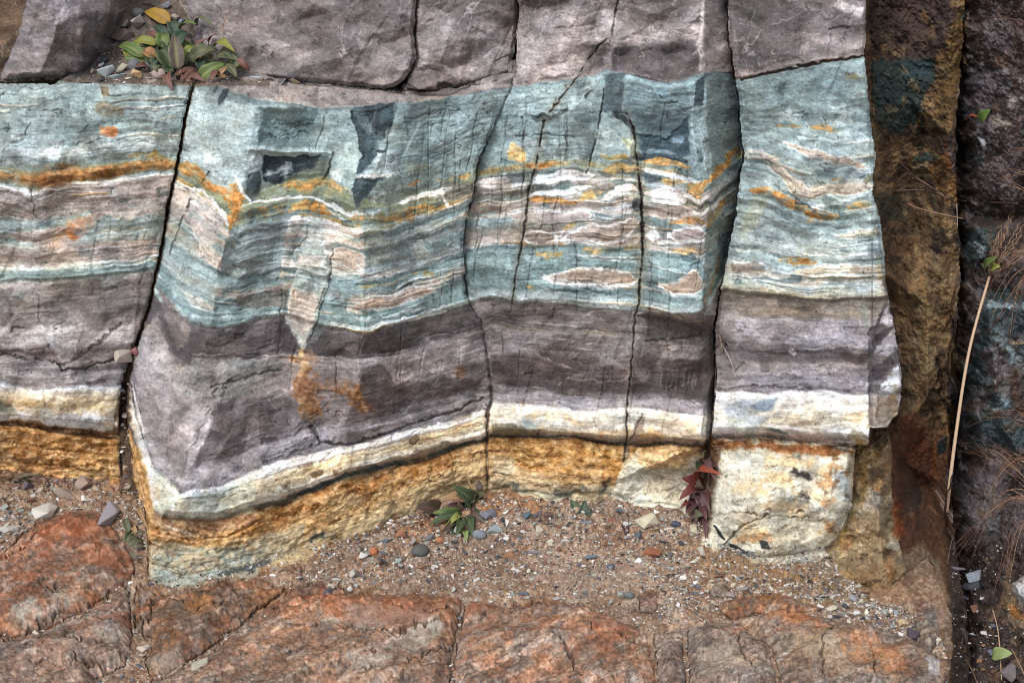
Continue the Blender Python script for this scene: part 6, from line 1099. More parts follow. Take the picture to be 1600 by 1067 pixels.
ST = [
(75,798,44,32,(212,206,198),'chalk white angular stone, largest of the loose stones on the left','a'),(103,777,34,24,(182,166,154),'beige four-sided stone just behind the chalk white one','a'),(135,768,34,27,(164,142,128),'brown two-toned stone against the ochre bed on the left','a'),
(170,808,38,44,(152,146,154),'lavender grey stone leaning beside the dark joint, lower left','a'),(109,817,19,15,(132,72,68),'round maroon pebble on top of the smooth rust-red slab','r'),(124,801,19,11,(218,208,196),'small white oval pebble between lavender and chalk white stones','r'),
(43,833,12,10,(84,100,106),'small blue-grey pebble left on the rust-red slab','r'),(74,843,19,13,(226,220,214),'white chip touching a small blue pebble on the rust-red slab','a'),(88,835,10,9,(82,98,106),'small blue pebble touching a white chip on the rust-red slab','a'),(48,764,22,20,(98,88,98),'purple pebble in leaf litter at far left','r'),
(27,757,10,8,(206,196,184),'cream pebble left of the purple one in leaf litter','r'),(31,886,36,13,(198,200,192),'pale flat flake lying on the left edge of the rust-red slab','f'),(16,829,36,16,(192,186,180),'long pale stone at the far left edge above the slab','a'),(8,862,16,7,(140,142,152),'flat grey-blue chip at the far left edge','f'),(2,873,15,15,(216,214,214),'white lump at the far left edge','a'),
(182,931,34,15,(208,198,190),'pinkish white flake on the crack between the left slabs','f'),(226,1007,24,15,(208,194,180),'pinkish oval stone in the crack, bottom left','a'),(315,1034,30,38,(190,182,162),'pale wedge-shaped stone lying on the bottom slab','a'),(448,944,12,13,(218,208,178),'cream triangular chip right of the prow','a'),(415,960,15,12,(204,192,166),'cream chip on the crack right of the prow','a'),(515,971,19,15,(152,142,132),'lone grey stone on the long layered slab','a'),
(567,876,18,12,(224,222,220),'white chip in the scree below the ochre bed','a'),(597,887,22,24,(70,68,80),'dark slate block, largest dark stone in the scree','a'),(585,871,13,12,(184,112,70),'orange pebble above the dark slate block','r'),(553,899,14,18,(192,184,174),'upright pale chip left of the dark slate block','a'),(640,812,13,14,(196,180,152),'tan cube against the foot of the ochre bed','a'),
(657,868,24,18,(90,92,90),'dark green-grey pebble in the scree, below the rosette','r'),(645,856,14,16,(168,152,150),'pinkish grey chip beside the dark green-grey pebble','a'),(626,847,24,17,(166,112,84),'soft orange-brown lump left of the rosette','a'),(672,846,19,14,(112,112,118),'grey stone left of the pale green leaf','a'),(686,849,13,10,(186,124,84),'orange pebble below the rosette plant','r'),
(622,925,20,12,(72,88,100),'flat blue slate at the upper edge of the long slab','f'),(513,922,13,15,(84,88,100),'blue-black pebble at the left tip of the scree','r'),(534,929,10,12,(92,108,124),'small steel blue pebble at the left tip of the scree','a'),(547,922,8,8,(226,222,218),'tiny white pebble at the left tip of the scree','r'),
(763,816,32,22,(122,124,134),'grey-blue angular stone right of the rosette','a'),(772,836,27,18,(154,164,166),'pale blue-grey faceted stone right of the rosette','a'),(749,839,22,14,(132,138,146),'blue-grey pebble touching the pale faceted one','r'),(794,828,14,18,(220,212,204),'white upright shard right of the blue-grey stones','a'),(786,824,11,12,(42,44,52),'black chip beside the white shard','a'),(715,834,14,14,(170,170,176),'light grey cube under the rosette','a'),
(748,757,20,22,(98,82,74),'brown stone wedged in the corner above the rosette','r'),(823,819,18,13,(92,112,126),'smooth blue pebble at the foot of the cream ledge','r'),(838,866,26,20,(124,118,122),'purplish slanted slab chip in the middle scree','f'),(793,866,22,14,(156,112,76),'brown pebble left of the purplish chip','r'),(814,848,22,10,(84,90,90),'dark striped chip in the middle scree','f'),
(857,817,18,14,(112,86,82),'dark red-brown pebble right of the smooth blue one','r'),(914,830,21,11,(132,142,152),'flat blue-grey pebble below the small green plant','f'),(946,833,23,22,(208,190,178),'round pinkish white pebble under the crimson leaf','r'),(1010,826,40,30,(218,210,184),'large cream stone in the scree','a'),(924,876,23,15,(112,128,142),'slate blue splinter in the sand','f'),
(982,852,18,10,(156,156,162),'striped grey chip below the round pinkish pebble','f'),(1019,870,32,21,(154,92,62),'red-brown rock in the scree under the cream stone','a'),(998,881,17,12,(236,236,240),'bright white pebble left below the red-brown rock','r'),(1036,857,22,8,(62,72,88),'flat dark blue chip over the red-brown rock','f'),(1053,832,19,15,(80,86,102),'navy grey chip right of the large cream stone','a'),
(1022,844,18,8,(104,86,26),'olive brown chip under the large cream stone','f'),(1045,841,13,7,(226,222,214),'white chip beside the navy grey one','f'),(1044,893,18,10,(164,178,174),'pale green-grey chip right in the scree','f'),(1049,902,20,7,(46,50,56),'black flat chip under the pale green-grey one','f'),(1026,909,20,10,(228,228,228),'white chip cluster piece in the right scree','a'),(1097,864,13,26,(224,220,206),'cream splinter standing at the foot of the cream boulder','a'),(1084,838,16,20,(196,186,158),'tan splinter left of the cream boulder','a'),
(870,935,17,10,(178,178,188),'pale lilac splinter on the lower sand','f'),(885,885,19,6,(214,204,190),'cream sliver lying on the sand','f'),(841,949,11,8,(228,224,216),'white pebble at the lower sand edge','a'),(850,946,6,9,(226,222,216),'tiny white chip at the lower sand edge','a'),(912,990,15,14,(152,152,152),'grey pebble on the orange-brown slab','r'),(969,930,11,14,(168,178,170),'pale green cube left of the pinkish brown block','a'),(982,934,15,10,(108,114,116),'dark grey pebble left of the pinkish brown block','r'),
(1058,950,10,10,(240,232,242),'lilac white chip above the narrow upright slab','a'),(978,1048,12,10,(176,114,84),'orange pebble near the bottom edge','r'),(733,997,15,10,(82,88,108),'navy pebble in the crack of the bottom slabs','r'),(782,1003,13,8,(112,118,130),'small blue-grey pebble on the orange-brown slab','r'),(731,940,12,8,(218,208,194),'cream pebble at the top of the diagonal crack','a'),(708,918,10,10,(184,190,174),'pale green pebble on the left sand','a'),
(1335,924,15,12,(152,154,164),'grey-lilac pebble below the crumbly bank','r'),(1322,940,13,10,(52,62,72),'blue-black pebble below the crumbly bank','a'),(1353,948,8,12,(238,232,220),'white upright chip below the crumbly bank','a'),(1206,930,18,8,(52,50,60),'black chip on the low flat orange slab','f'),(1270,965,36,16,(66,58,64),'flat purple-black stone on the broad mottled slab','f'),
(1398,948,12,12,(152,162,172),'pale blue cube at the gully side','a'),(1410,966,17,16,(208,184,144),'tan pebble at the gully side','r'),(1427,1026,17,18,(174,182,180),'pale grey cube near the lower right gully edge','a'),(1444,1028,13,10,(184,104,54),'bright orange pebble near the lower right gully edge','r'),(1447,1052,14,10,(204,156,106),'light orange pebble near the bottom right','r'),(1383,982,10,12,(218,208,184),'cream cube on the broad mottled slab','a'),(1412,1008,8,20,(134,148,168),'blue splinter near the gully edge','a'),(1425,985,22,26,(86,72,86),'purple stone beside the pale knobbly rock','a'),
(1524,897,42,17,(142,150,162),'slate grey stone on top of a darker one in the gully','a'),(1517,911,40,19,(58,58,70),'black-blue stone under the slate grey one in the gully','a'),(1496,885,26,12,(118,110,120),'purple-grey flat stone left of the slate grey one','f'),(1519,992,14,12,(208,208,214),'white pebble low in the gully','r'),(1575,1046,28,28,(122,112,114),'grey round stone below the pale green leaf','r'),(1512,929,14,14,(104,100,118),'small violet stone below the black-blue one','a'),
(194,553,32,34,(190,177,167),'pale stone stuck in the dark joint, left','a'),(213,547,14,20,(152,98,100),'small maroon stone stuck beside the pale one in the joint','a'),
(167,106,20,32,(208,214,220),'white upright shard at the left end of the leafy clump','a'),(184,117,30,11,(178,198,206),'pale blue flat chip at the foot of the white shard','f'),(190,106,25,17,(172,168,148),'olive grey stone right of the white shard','a'),(210,102,17,16,(110,112,118),'dark grey round pebble on the ledge','r'),(214,114,19,17,(208,174,130),'orange-tan faceted pebble on the ledge','a'),(230,106,18,22,(170,168,172),'grey upright cube on the ledge','a'),
(249,115,22,16,(182,164,156),'pinkish oval pebble on the ledge','r'),(245,103,17,14,(188,174,162),'beige stone behind the pinkish oval one','a'),(234,121,18,5,(152,154,152),'thin grey flake on the ledge edge','f'),(214,34,18,28,(178,172,166),'pale lumpy stone high behind the leaves','a'),(216,20,19,13,(112,112,114),'dark grey stone on top of the pale lumpy one','r'),(197,36,18,18,(136,128,122),'grey-brown stone beside the pale lumpy one','a'),(190,54,36,24,(94,80,74),'dark brown rock behind the left leaves','a'),
(273,27,14,16,(196,180,166),'cream pebble behind the yellow leaf','r'),(285,34,12,13,(130,136,152),'bluish pebble right of the cream one, high on the ledge','a'),(311,54,30,36,(100,92,100),'large dark grey stone among the right leaves','a'),(232,9,32,14,(134,116,104),'brown stone at the top edge above the yellow leaf','a'),(262,8,20,14,(120,124,134),'blue-grey stone at the top edge above the yellow leaf','a'),(148,110,13,14,(172,158,148),'beige pebble at the left end of the ledge','r'),(160,101,12,11,(188,184,194),'lilac pebble at the left end of the ledge','r'),(165,93,14,11,(62,74,82),'blue-black chip at the left end of the ledge','a'),
(402,120,26,8,(168,182,190),'pale blue flake in the joint above the ledge','f'),(458,127,27,11,(182,164,140),'tan brick-shaped stone in the joint above the ledge','a'),(438,126,15,10,(88,88,94),'dark pebble left of the tan brick-shaped stone','a'),(82,125,12,9,(152,134,116),'brown pebble under the upper left boulder','r'),
]
for u, v, w, h, c, lb, f in ST: stone(u, v, w, h, c, lb, f, name='stone' if max(w, h) > 20 else 'pebble', cat='stone' if max(w, h) > 20 else 'pebble')
ZONES = [('in the scree left of the rosette plant', [(500,915),(580,865),(700,815),(700,880),(560,925)], 36), ('in the scree at the foot of the ochre bed', [(760,850),(840,800),(920,830),(900,890),(780,880)], 40), ('in the scree around the large cream stone', [(920,850),(960,805),(1080,830),(1090,880),(960,900)], 40),
 ('on the scree below the cream boulder', [(990,910),(1100,890),(1300,925),(1260,950),(1060,930)], 26), ('between the crumbly bank and the mottled slab', [(1290,925),(1390,935),(1420,990),(1380,985),(1300,960)], 22), ('on the open sand', [(760,900),(980,900),(960,950),(760,940)], 14), ('among the stones beside the left slab', [(0,770),(120,770),(190,800),(60,812),(0,850)], 18), ('at the foot of the leafy clump', [(140,118),(250,112),(330,126),(150,126)], 8), ('in the dark joint under the maroon stone', [(188,600),(200,620),(206,760),(230,870),(205,880),(190,760)], 14), ('on the floor of the dark gully', [(1496,900),(1570,960),(1560,1050),(1500,1050)], 14)]
PAL = [('white', (224,220,214)), ('cream', (208,196,170)), ('tan', (178,150,120)), ('orange-brown', (168,110,74)), ('slate blue', (92,102,118)), ('charcoal', (62,60,66)), ('pinkish grey', (168,148,142)), ('pale green', (160,172,164)), ('rust', (140,84,60))]
def inpoly(x, y, P):
    r = False; n = len(P)
    for i in range(n):
        ax, ay = P[i]; bx, by = P[(i+1) % n]
        if (ay > y) != (by > y) and x < (bx-ax)*(y-ay)/(by-ay)+ax: r = not r
    return r
for zn, zp, cnt in ZONES:
    x0, x1 = min(p[0] for p in zp), max(p[0] for p in zp); y0, y1 = min(p[1] for p in zp), max(p[1] for p in zp); k = tr = 0
    while k < cnt and tr < 4000:
        tr += 1; u, v = rp_.uniform(x0, x1), rp_.uniform(y0, y1); s_ = rp_.choice([8, 9, 10, 12, 15, 19])*rp_.uniform(.85, 1.15)
        if not inpoly(u, v, zp) or (u < 1440 and v > 780 and not on_floor(u, v)) or any((u-a)**2+(v-b)**2 < ((c+s_)*.42)**2 for a, b, c in placed): continue
        cn, cc = PAL[rp_.randrange(len(PAL))]; kk = rp_.uniform(.9, 1.06); cc = tuple(min(235, max(30, (.78*x+.22*sum(cc)/3)*kk)) for x in cc)
        stone(u, v, s_, s_*rp_.uniform(.55, .85), cc, 'small %s pebble %s' % (cn, zn), rp_.choice('aaaf'), 'small %s pebbles %s' % (cn, zn), 'pebble', cat='pebble'); k += 1

GPAL = [(n_, tuple(.62*x+.38*sum(c_)/3 for x in c_)) for n_, c_ in PAL]
# gravel too fine to count: one mesh of many chips
def gravel(name, n, sampler, seed):
    base = []
    for i in range(12):
        bm = bmesh.new(); r = random.Random(seed+i)
        for _ in range(8): p = Vector((r.gauss(0, 1), r.gauss(0, 1), r.gauss(0, 1))).normalized()*r.uniform(.7, 1); bm.verts.new((p.x*.5, p.y*.42, p.z*.32))
        bmesh.ops.convex_hull(bm, input=bm.verts); bmesh.ops.triangulate(bm, faces=bm.faces); bm.verts.index_update(); bm.verts.ensure_lookup_table()
        base.append((np.array([v.co[:] for v in bm.verts]), np.array([[v.index for v in f.verts] for f in bm.faces]))); bm.free()
    VV, FF, CC, off = [], [], [], 0; r = np.random.default_rng(seed); cnt = 0
    while cnt < n:
        q = sampler(r)
        if q is None: continue
        u, v, s_ = q; b = base[r.integers(12)]; p = front(u, v); t = (p-Vector((0, 0, CAM_H))).length/FPX
        a = r.random()*6.28; ca, sa = math.cos(a), math.sin(a); sc_ = s_*t*np.array([1, r.uniform(.6, 1), r.uniform(.5, 1)])
        w = b[0]*sc_; w = np.stack([w[:, 0]*ca-w[:, 1]*sa, w[:, 0]*sa+w[:, 1]*ca, w[:, 2]], -1)+np.array([p.x, p.y, p.z+s_*t*.12])
        cc = np.array(lin3(GPAL[r.choice(9, p=[.16,.15,.18,.10,.12,.07,.12,.06,.04])][1]))*r.uniform(.7, 1.15)
        cc = cc*.9; VV.append(w); FF.append(b[1]+off); CC.append(np.tile(cc, (len(w), 1))); off += len(w); cnt += 1
    V_, F_, C_ = np.concatenate(VV), np.concatenate(FF), np.concatenate(CC)
    me = bpy.data.meshes.new(name); me.from_pydata(V_.tolist(), [], F_.tolist()); add_color(me, C_); me.materials.append(M_GRAV)
    return tag(link(bpy.data.objects.new(name, me)), 'fine mixed gravel and grit scattered over the sand between stones', 'gravel', kind='stuff')
dens = {}
def gs_(r):
    u = r.uniform(-140, 1480); v = r.uniform(735, 1100)
    if samp(gm, u, v) < 2 or not on_floor(u, v): return None
    n = float(samp(g1, u, v)); d = 0.33
    if 480 < u < 1110 and 800 < v < 900+20*n: d = 1.0
    if u >= 1000 and 840 < v < 960: d = 1.0
    if u < 230 and v < 850: d = .9
    if u > 1290 and v > 900: d = .9
    if samp(RS, u, v) > 0: d = .10
    if r.random() > d*(1+.6*n): return None
    return u, v, min(14, 2.0+r.exponential(2.5))
gravel("gravel", 26000, gs_, 31)
def gs2(r):
    q = r.random()
    if q < .35: u, v = r.uniform(120, 420), r.uniform(80, 133); lim = (v > 118) or (150 < u < 345)
    elif q < .55: u, v = r.uniform(190, 235), r.uniform(540, 880); lim = abs(u-np.interp(v, [540,600,700,790,880], [214,196,194,206,226])) < 10
    elif q < .7: u, v = r.uniform(1075, 1130), r.uniform(690, 850); lim = abs(u-np.interp(v, [690,760,850], [1112,1096,1092])) < 16
    else: u, v = r.uniform(1488, 1640), r.uniform(850, 1090); lim = True
    return (u, v, min(8, 1.8+r.exponential(1.6))) if lim else None
g2o = gravel("rubble", 1500, gs2, 77); g2o["label"] = 'fine rubble caught on the ledge, in the joints and the gully'; g2o["category"] = 'rubble'

# ---- leaves
M_LEAF, nt_, b_ = nodes("leaf"); N_ = nt_.nodes.new; a_ = N_("ShaderNodeAttribute"); a_.attribute_name = "Col"; tn = N_("ShaderNodeTexNoise"); tn.inputs["Scale"].default_value = 180
hv = N_("ShaderNodeMapRange"); hv.inputs[3].default_value = .7; hv.inputs[4].default_value = 1.3; nt_.links.new(tn.outputs["Fac"], hv.inputs[0]); vm = N_("ShaderNodeVectorMath"); vm.operation = 'SCALE'
nt_.links.new(a_.outputs["Color"], vm.inputs[0]); nt_.links.new(hv.outputs[0], vm.inputs["Scale"]); nt_.links.new(vm.outputs[0], b_.inputs["Base Color"]); b_.inputs["Roughness"].default_value = .62
M_STRAW, nt2, b2 = nodes("straw"); a2 = nt2.nodes.new("ShaderNodeAttribute"); a2.attribute_name = "Col"; nt2.links.new(a2.outputs["Color"], b2.inputs["Base Color"]); b2.inputs["Roughness"].default_value = .8
def leaf_mesh(A, B, w, c, c2, bend, roll, seed, blunt=.55):
    r = random.Random(seed); ax = B-A; L = ax.length; ax = ax/L
    toC = (Vector((0, 0, CAM_H))-A).normalized(); nrm = (toC*.8+Vector((0, 0, .6))+Vector((r.uniform(-.3, .3), r.uniform(-.3, .3), r.uniform(-.2, .2)))*roll)
    nrm = (nrm-ax*nrm.dot(ax)).normalized(); sd_ = ax.cross(nrm).normalized()
    n, m = 13, 7; vs_, cs, fs = [], [], []; wavy = r.uniform(0, 6)
    ca, cb = np.array(lin3(c))*.56, np.array(lin3(c2))*.46
    for i in range(n):
        t = i/(n-1); wd = w*.5*(math.sin(math.pi*min(1, t**blunt))**.75*.94+.06)*(1-.85*max(0, t-.93)/.07)
        if i == n-1: wd = w*.02
        ctr = A+ax*L*t+nrm*(bend*L*math.sin(math.pi*t)-bend*L*.35*t*t)
        for j in range(m):
            s_ = (j/(m-1)-.5)*2; off = nrm*(abs(s_)**1.2*wd*.38+.10*wd*math.sin(t*14+wavy+s_)*abs(s_))
            vs_.append(ctr+sd_*wd*s_+off)
            k = max(0, 1-abs(s_)*5)*.6*(1-t*.4)+(.45 if abs(s_) > .9 else 0)*r.random()+.18*r.random()
            cs.append(ca*(1-k)+cb*k)
    for i in range(n-1):
        for j in range(m-1): a = i*m+j; fs.append((a, a+1, a+m+1, a+m))
    return vs_, fs, cs
def leaf_obj(A, B, w, c, c2, parent=None, bend=.15, roll=1, seed=0, name='leaf', org=Vector((0, 0, 0)), blunt=.55):
    vs_, fs, cs = leaf_mesh(A, B, w, c, c2, bend, roll, seed, blunt); me = bpy.data.meshes.new(name); me.from_pydata([v-org for v in vs_], [], fs)
    for p in me.polygons: p.use_smooth = True
    add_color(me, np.array(cs)); me.materials.append(M_LEAF); o = link(bpy.data.objects.new(name, me), parent)
    md = o.modifiers.new("thickness", 'SOLIDIFY'); md.thickness = .0006
    if parent is None: o.location = org
    return o
def tube(path, rad, sides=6):
    vs_, fs = [], []; n = len(path)
    for i, p in enumerate(path):
        d = (path[min(i+1, n-1)]-path[max(i-1, 0)]).normalized(); s1 = d.orthogonal().normalized(); s2 = d.cross(s1); r_ = rad[i] if isinstance(rad, list) else rad
        for k in range(sides): a = 6.2832*k/sides; vs_.append(p+s1*math.cos(a)*r_+s2*math.sin(a)*r_)
    for i in range(n-1):
        for k in range(sides): a = i*sides+k; b = i*sides+(k+1) % sides; fs.append((a, b, b+sides, a+sides))
    fs.append(tuple(range(sides))[::-1]); fs.append(tuple((n-1)*sides+k for k in range(sides)))
    return vs_, fs
def tubes_obj(name, tl, parent=None, org=Vector((0, 0, 0)), sides=5):
    VV, FF, CC, off = [], [], [], 0
    for path, rad, c in tl:
        v, f = tube(path, rad, sides); VV += [x-org for x in v]; FF += [tuple(i+off for i in q) for q in f]; CC += [lin3(c)]*len(v); off += len(v)
    me = bpy.data.meshes.new(name); me.from_pydata(VV, [], FF)
    for p in me.polygons: p.use_smooth = True
    add_color(me, np.array(CC)); me.materials.append(M_STRAW); o = link(bpy.data.objects.new(name, me), parent)
    if parent is None: o.location = org
    return o
def spline(P, n=14):
    out = []; m = len(P)
    for i in range(m-1):
        p0, p1, p2, p3 = P[max(i-1, 0)], P[i], P[i+1], P[min(i+2, m-1)]
        for k in range(n):
            t = k/n; out.append(.5*((2*p1)+(p2-p0)*t+(2*p0-5*p1+4*p2-p3)*t*t+(3*p1-p0-3*p2+p3)*t**3))
    return out+[P[-1]]
def near(u, v, off): p = front(u, v); return pt(u, v, p.y-off)
LC = {'G': ((62,86,50), (150,160,120)), 'g': ((92,122,52), (190,190,120)), 'y': ((150,154,58), (200,190,110)), 'p': ((96,80,76), (190,190,130)), 't': ((54,80,62), (120,140,110)), 'o': ((196,148,96), (150,100,60)), 'r': ((130,86,74), (170,130,112)), 'd': ((98,106,72), (160,150,120)),
 'R': ((132,62,58), (120,70,70)), 'S': ((172,80,60), (230,130,100)), 'V': ((112,78,82), (150,120,110)), 'W': ((166,178,84), (200,196,120)), 'P': ((84,82,66), (176,110,104)), 'T': ((206,166,120), (160,110,80)), 'M': ((104,64,68), (140,100,96))}
def plant(name, label, cat, cu, cv, leaves, group=None, lift=.022, seed=0, SCL=1.15):
    base = near(cu, cv, .004); _ = 0; root = link(bpy.data.objects.new(name, None)); root.location = base; root.empty_display_size = .03; tag(root, label, cat, group)
    t = (base-Vector((0, 0, CAM_H))).length/FPX
    for i, L in enumerate(leaves):
        bu, bv, tu, tv, w, k = L[:6]; e = L[6] if len(L) > 6 else 1
        A = near(bu, bv, .008+.006*(i % 4)); B = near(tu, tv, .010+lift*(.4+.6*((i*7) % 5)/4)*e); B.y = min(B.y, A.y+.05)
        leaf_obj(A, B, w*t*SCL, *LC[k], parent=root, bend=.12+.14*((i*3) % 4)/3, seed=seed+i, org=base)
    sp_ = [(spline([near(cu, cv+2, -.006), near(cu, cv, .006), near(cu+(l[0]-cu)*.6, cv+(l[1]-cv)*.6, .012), near(l[0], l[1], .012)], 4), .0011, (96,90,60)) for l in leaves[::2]]
    tubes_obj('stem', sp_, root, base, 5); return root
plant('leafy_plant', 'leafy clump of green and yellowing rosettes, left half of the top ledge', 'plant', 262, 104, [
 (262,62,240,40,15,'t'),(262,66,238,66,19,'G'),(254,76,256,50,18,'g'),(246,70,204,67,14,'y'),(246,82,222,66,14,'G'),(276,60,262,34,15,'t'),(272,78,294,46,17,'t'),(282,46,306,36,10,'g'),(270,80,304,70,22,'g'),(268,108,246,76,28,'G'),(262,100,258,76,16,'G'),
 (226,90,181,72,16,'g'),(230,100,194,90,17,'g'),(216,84,202,70,12,'W'),(244,92,217,80,17,'o'),(246,94,262,84,11,'y'),(282,88,318,102,13,'G'),(288,90,308,74,14,'W'),(240,88,205,84,10,'r'),(278,110,284,46,20,'p',1.4),(272,112,250,104,12,'G'),(205,92,196,76,10,'y'),(262,118,268,139,14,'r',.5),(246,60,228,52,10,'r'),(292,100,300,84,12,'d'),(228,76,214,92,10,'G'),(236,100,228,86,10,'G'),(270,92,286,100,10,'t'),(232,104,212,104,9,'r'),(252,112,236,104,10,'d'),(264,76,250,62,11,'G'),(230,84,214,78,9,'d'),(284,100,296,90,11,'G'),(250,96,236,110,10,'t')], 'rosette plants on the top ledge', seed=10)
plant('leafy_plant', 'leafy clump with long green leaf and dead curled leaves, right half of the top ledge', 'plant', 330, 112, [
 (312,124,351,98,19,'g',1.3),(300,96,338,76,22,'d'),(336,72,366,79,14,'y'),(338,88,376,95,16,'d'),(350,98,370,120,16,'d'),(362,98,384,114,12,'d'),(372,92,391,112,9,'r'),(304,80,322,60,9,'r'),(326,66,340,54,6,'r'),(285,120,304,106,12,'r'),(290,128,312,112,13,'r'),(300,122,318,126,10,'r'),(274,120,292,110,9,'r'),(312,104,334,94,12,'G'),(340,118,356,104,7,'T'),(354,120,340,122,5,'T'),(310,92,318,72,10,'T'),(308,40,333,38,8,'d'),(352,84,364,100,10,'G'),(330,100,322,84,13,'d'),(296,116,282,126,10,'r'),(318,110,306,92,13,'t'),(344,112,334,98,12,'G'),(366,104,382,98,9,'d'),(322,84,310,66,11,'G'),(330,126,344,116,8,'r'),(304,98,292,86,9,'d')], 'rosette plants on the top ledge', seed=60)
plant('rosette_plant', 'green rosette with tan and reddish leaves at the corner of the ochre bed', 'plant', 728, 806, [
 (692,806,651,792,25,'P'),(732,786,689,777,13,'T'),(734,790,711,760,23,'G'),(734,788,733,750,8,'T'),(734,790,758,770,18,'d'),(726,805,692,797,15,'G'),(724,800,700,788,13,'M'),(726,808,672,816,13,'G'),(692,812,662,822,15,'M'),(724,812,696,822,10,'W'),(724,810,738,834,16,'G'),(722,812,714,834,12,'G'),(730,800,752,804,11,'t'),(736,795,756,788,12,'M'),(722,800,716,784,12,'P'),(730,802,744,814,12,'G'),(726,802,704,806,9,'g'),(728,796,740,782,9,'t'),(726,800,730,784,8,'t'),(722,806,676,800,13,'g'),(726,812,706,834,12,'G'),(732,806,758,816,12,'P'),(728,790,716,772,13,'d'),(736,798,766,792,10,'M'),(720,808,690,832,10,'P')], seed=100, lift=.045, SCL=1.35)
leafp = plant('seedling', 'small upright green seedling at the foot of the cream ledge', 'plant', 910, 814, [(908,814,892,780,15,'G'),(910,814,914,782,15,'t'),(912,816,924,794,11,'t'),(909,816,900,800,8,'G'),(916,818,934,804,8,'r'),(920,814,930,794,6,'r'),(906,818,886,808,9,'t'),(912,820,930,816,8,'r')], seed=140, lift=.035, SCL=1.35)
plant('red_leaved_plant', 'red and purple leaved plant in the cleft left of the cream boulder', 'plant', 1093, 770, [
 (1092,756,1066,747,17,'R'),(1098,760,1121,736,14,'S'),(1094,768,1062,778,16,'R'),(1095,768,1098,800,18,'V'),(1092,784,1072,800,16,'M'),(1100,768,1108,796,10,'V'),(1094,766,1091,748,11,'P'),(1082,806,1098,804,13,'d'),(1100,744,1122,728,12,'V'),(1104,732,1116,744,12,'V'),(1100,812,1103,838,10,'V'),(1090,800,1078,812,9,'M'),(1094,782,1082,776,10,'V'),(1088,730,1100,724,9,'G'),(1086,738,1100,746,8,'V'),(1096,790,1104,812,9,'M'),(1092,812,1094,830,8,'r'),(1074,788,1064,792,8,'R'),(1094,774,1108,784,10,'M'),(1092,790,1086,816,9,'V'),(1090,764,1072,764,10,'M'),(1098,742,1090,734,9,'d')], seed=160, lift=.035, SCL=1.25)
plant('withered_plant', 'withered green-brown plant between lavender stone and prow, lower left', 'plant', 200, 835, [
 (196,784,172,777,10,'d'),(150,800,162,789,9,'g'),(202,832,196,806,9,'d'),(200,852,224,842,15,'d'),(216,818,204,806,8,'T'),(196,846,207,832,10,'G'),(226,852,207,856,12,'p'),(222,812,230,824,7,'T'),(190,790,184,768,7,'p'),(214,838,228,830,9,'p'),(208,822,216,836,8,'T'),(204,862,214,874,8,'p'),(190,770,200,756,6,'r')], seed=190)
def loose_leaf(A, B, w, k, label, name='fallen_leaf', off=.014, bend=.12, seed=0, blunt=.55):
    a = near(*A, off); b = near(*B, off+.012); t = (a-Vector((0, 0, CAM_H))).length/FPX
    tag(leaf_obj(a, b, w*t, *LC[k], bend=bend, seed=seed, name=name, org=a, blunt=blunt), label, 'leaf')
LC['Y'] = ((206,166,64), (170,120,60)); LC['C'] = ((176,66,78), (200,110,110)); LC['L'] = ((168,190,118), (190,200,140)); LC['B'] = ((92,62,66), (120,90,90)); LC['N'] = ((104,140,56), (140,160,90))
loose_leaf((266,36),(225,17),22,'Y','big ochre yellow dead leaf above the leafy clump',seed=3); loose_leaf((964,822),(944,816),15,'C','crimson crumpled leaf on the scree',seed=4,bend=.3)
loose_leaf((974,816),(980,840),14,'B','dark purple dead leaf right of the crimson one',seed=5); loose_leaf((724,828),(729,844),11,'L','pale green spotted leaf under the rosette',seed=6)
loose_leaf((1532,190),(1546,172),17,'N','round green leaf on the dark wall near the top',seed=7,off=.03,blunt=.75); loose_leaf((1512,188),(1528,182),6,'S','orange shrivelled leaf beside the round green one',seed=8,off=.03)
loose_leaf((1550,1024),(1581,1020),19,'L','pale green oval leaf low in the gully',seed=9,off=.05,blunt=.75); loose_leaf((20,752),(60,740),8,'p','withered strap leaf at the foot of the left ochre bed',seed=11)
loose_leaf((36,742),(44,758),7,'d','small olive leaf left of the strap leaf litter',seed=12)
# ---- stems, twigs, dry grass
def wp(u, v, off): return near(u, v, off)
def thing_tubes(name, label, cat, tl, group=None):
    o = tubes_obj(name, tl, None, tl[0][0][0].copy()); return tag(o, label, cat, group)
yA, yB = front(1470,800).y-.03, front(1546,432).y-.08
P = spline([pt(1479,800,yA), pt(1492,690,yA*.68+yB*.32), pt(1514,550,yA*.32+yB*.68), pt(1546,432,yB)], 12)
st = link(bpy.data.objects.new('dry_stalk', None)); st.location = P[0]; tag(st, 'long straw-coloured stalk leaning against the dark wall', 'stalk')
tubes_obj('stem', [(P, [.0042-.0016*i/len(P) for i in range(len(P))], (206,178,150))], st, P[0], 8)
hd = []; rr = random.Random(9)
for k in range(11):
    u0, v0 = 1546, 430; tu, tv = 1562+k*5+rr.uniform(-4, 4), 330+abs(k-4)*9+rr.uniform(-10, 10); q = [wp(u0, v0, .08)]; 
    for s_ in range(1, 16): t_ = s_/15; q.append(wp(u0+(tu-u0)*t_+(1.4 if s_ % 2 else -1.4)+8*math.sin(t_*3)*(k-5)/6, v0+(tv-v0)*t_, .08+.01*(k % 3)))
    hd.append((q, [.0007]*15+[.0003], (150,122,94)))
tubes_obj('seed_head', hd, st, P[0], 5)
for i, (a, b, w, k) in enumerate([((1540,420),(1556,402),14,'g'), ((1548,420),(1562,416),13,'W'), ((1538,424),(1534,412),9,'d')]):
    A_, B_ = wp(*a, .10), wp(*b, .115); leaf_obj(A_, B_, w*.0013, *LC[k], parent=st, seed=200+i, org=P[0], blunt=.7)
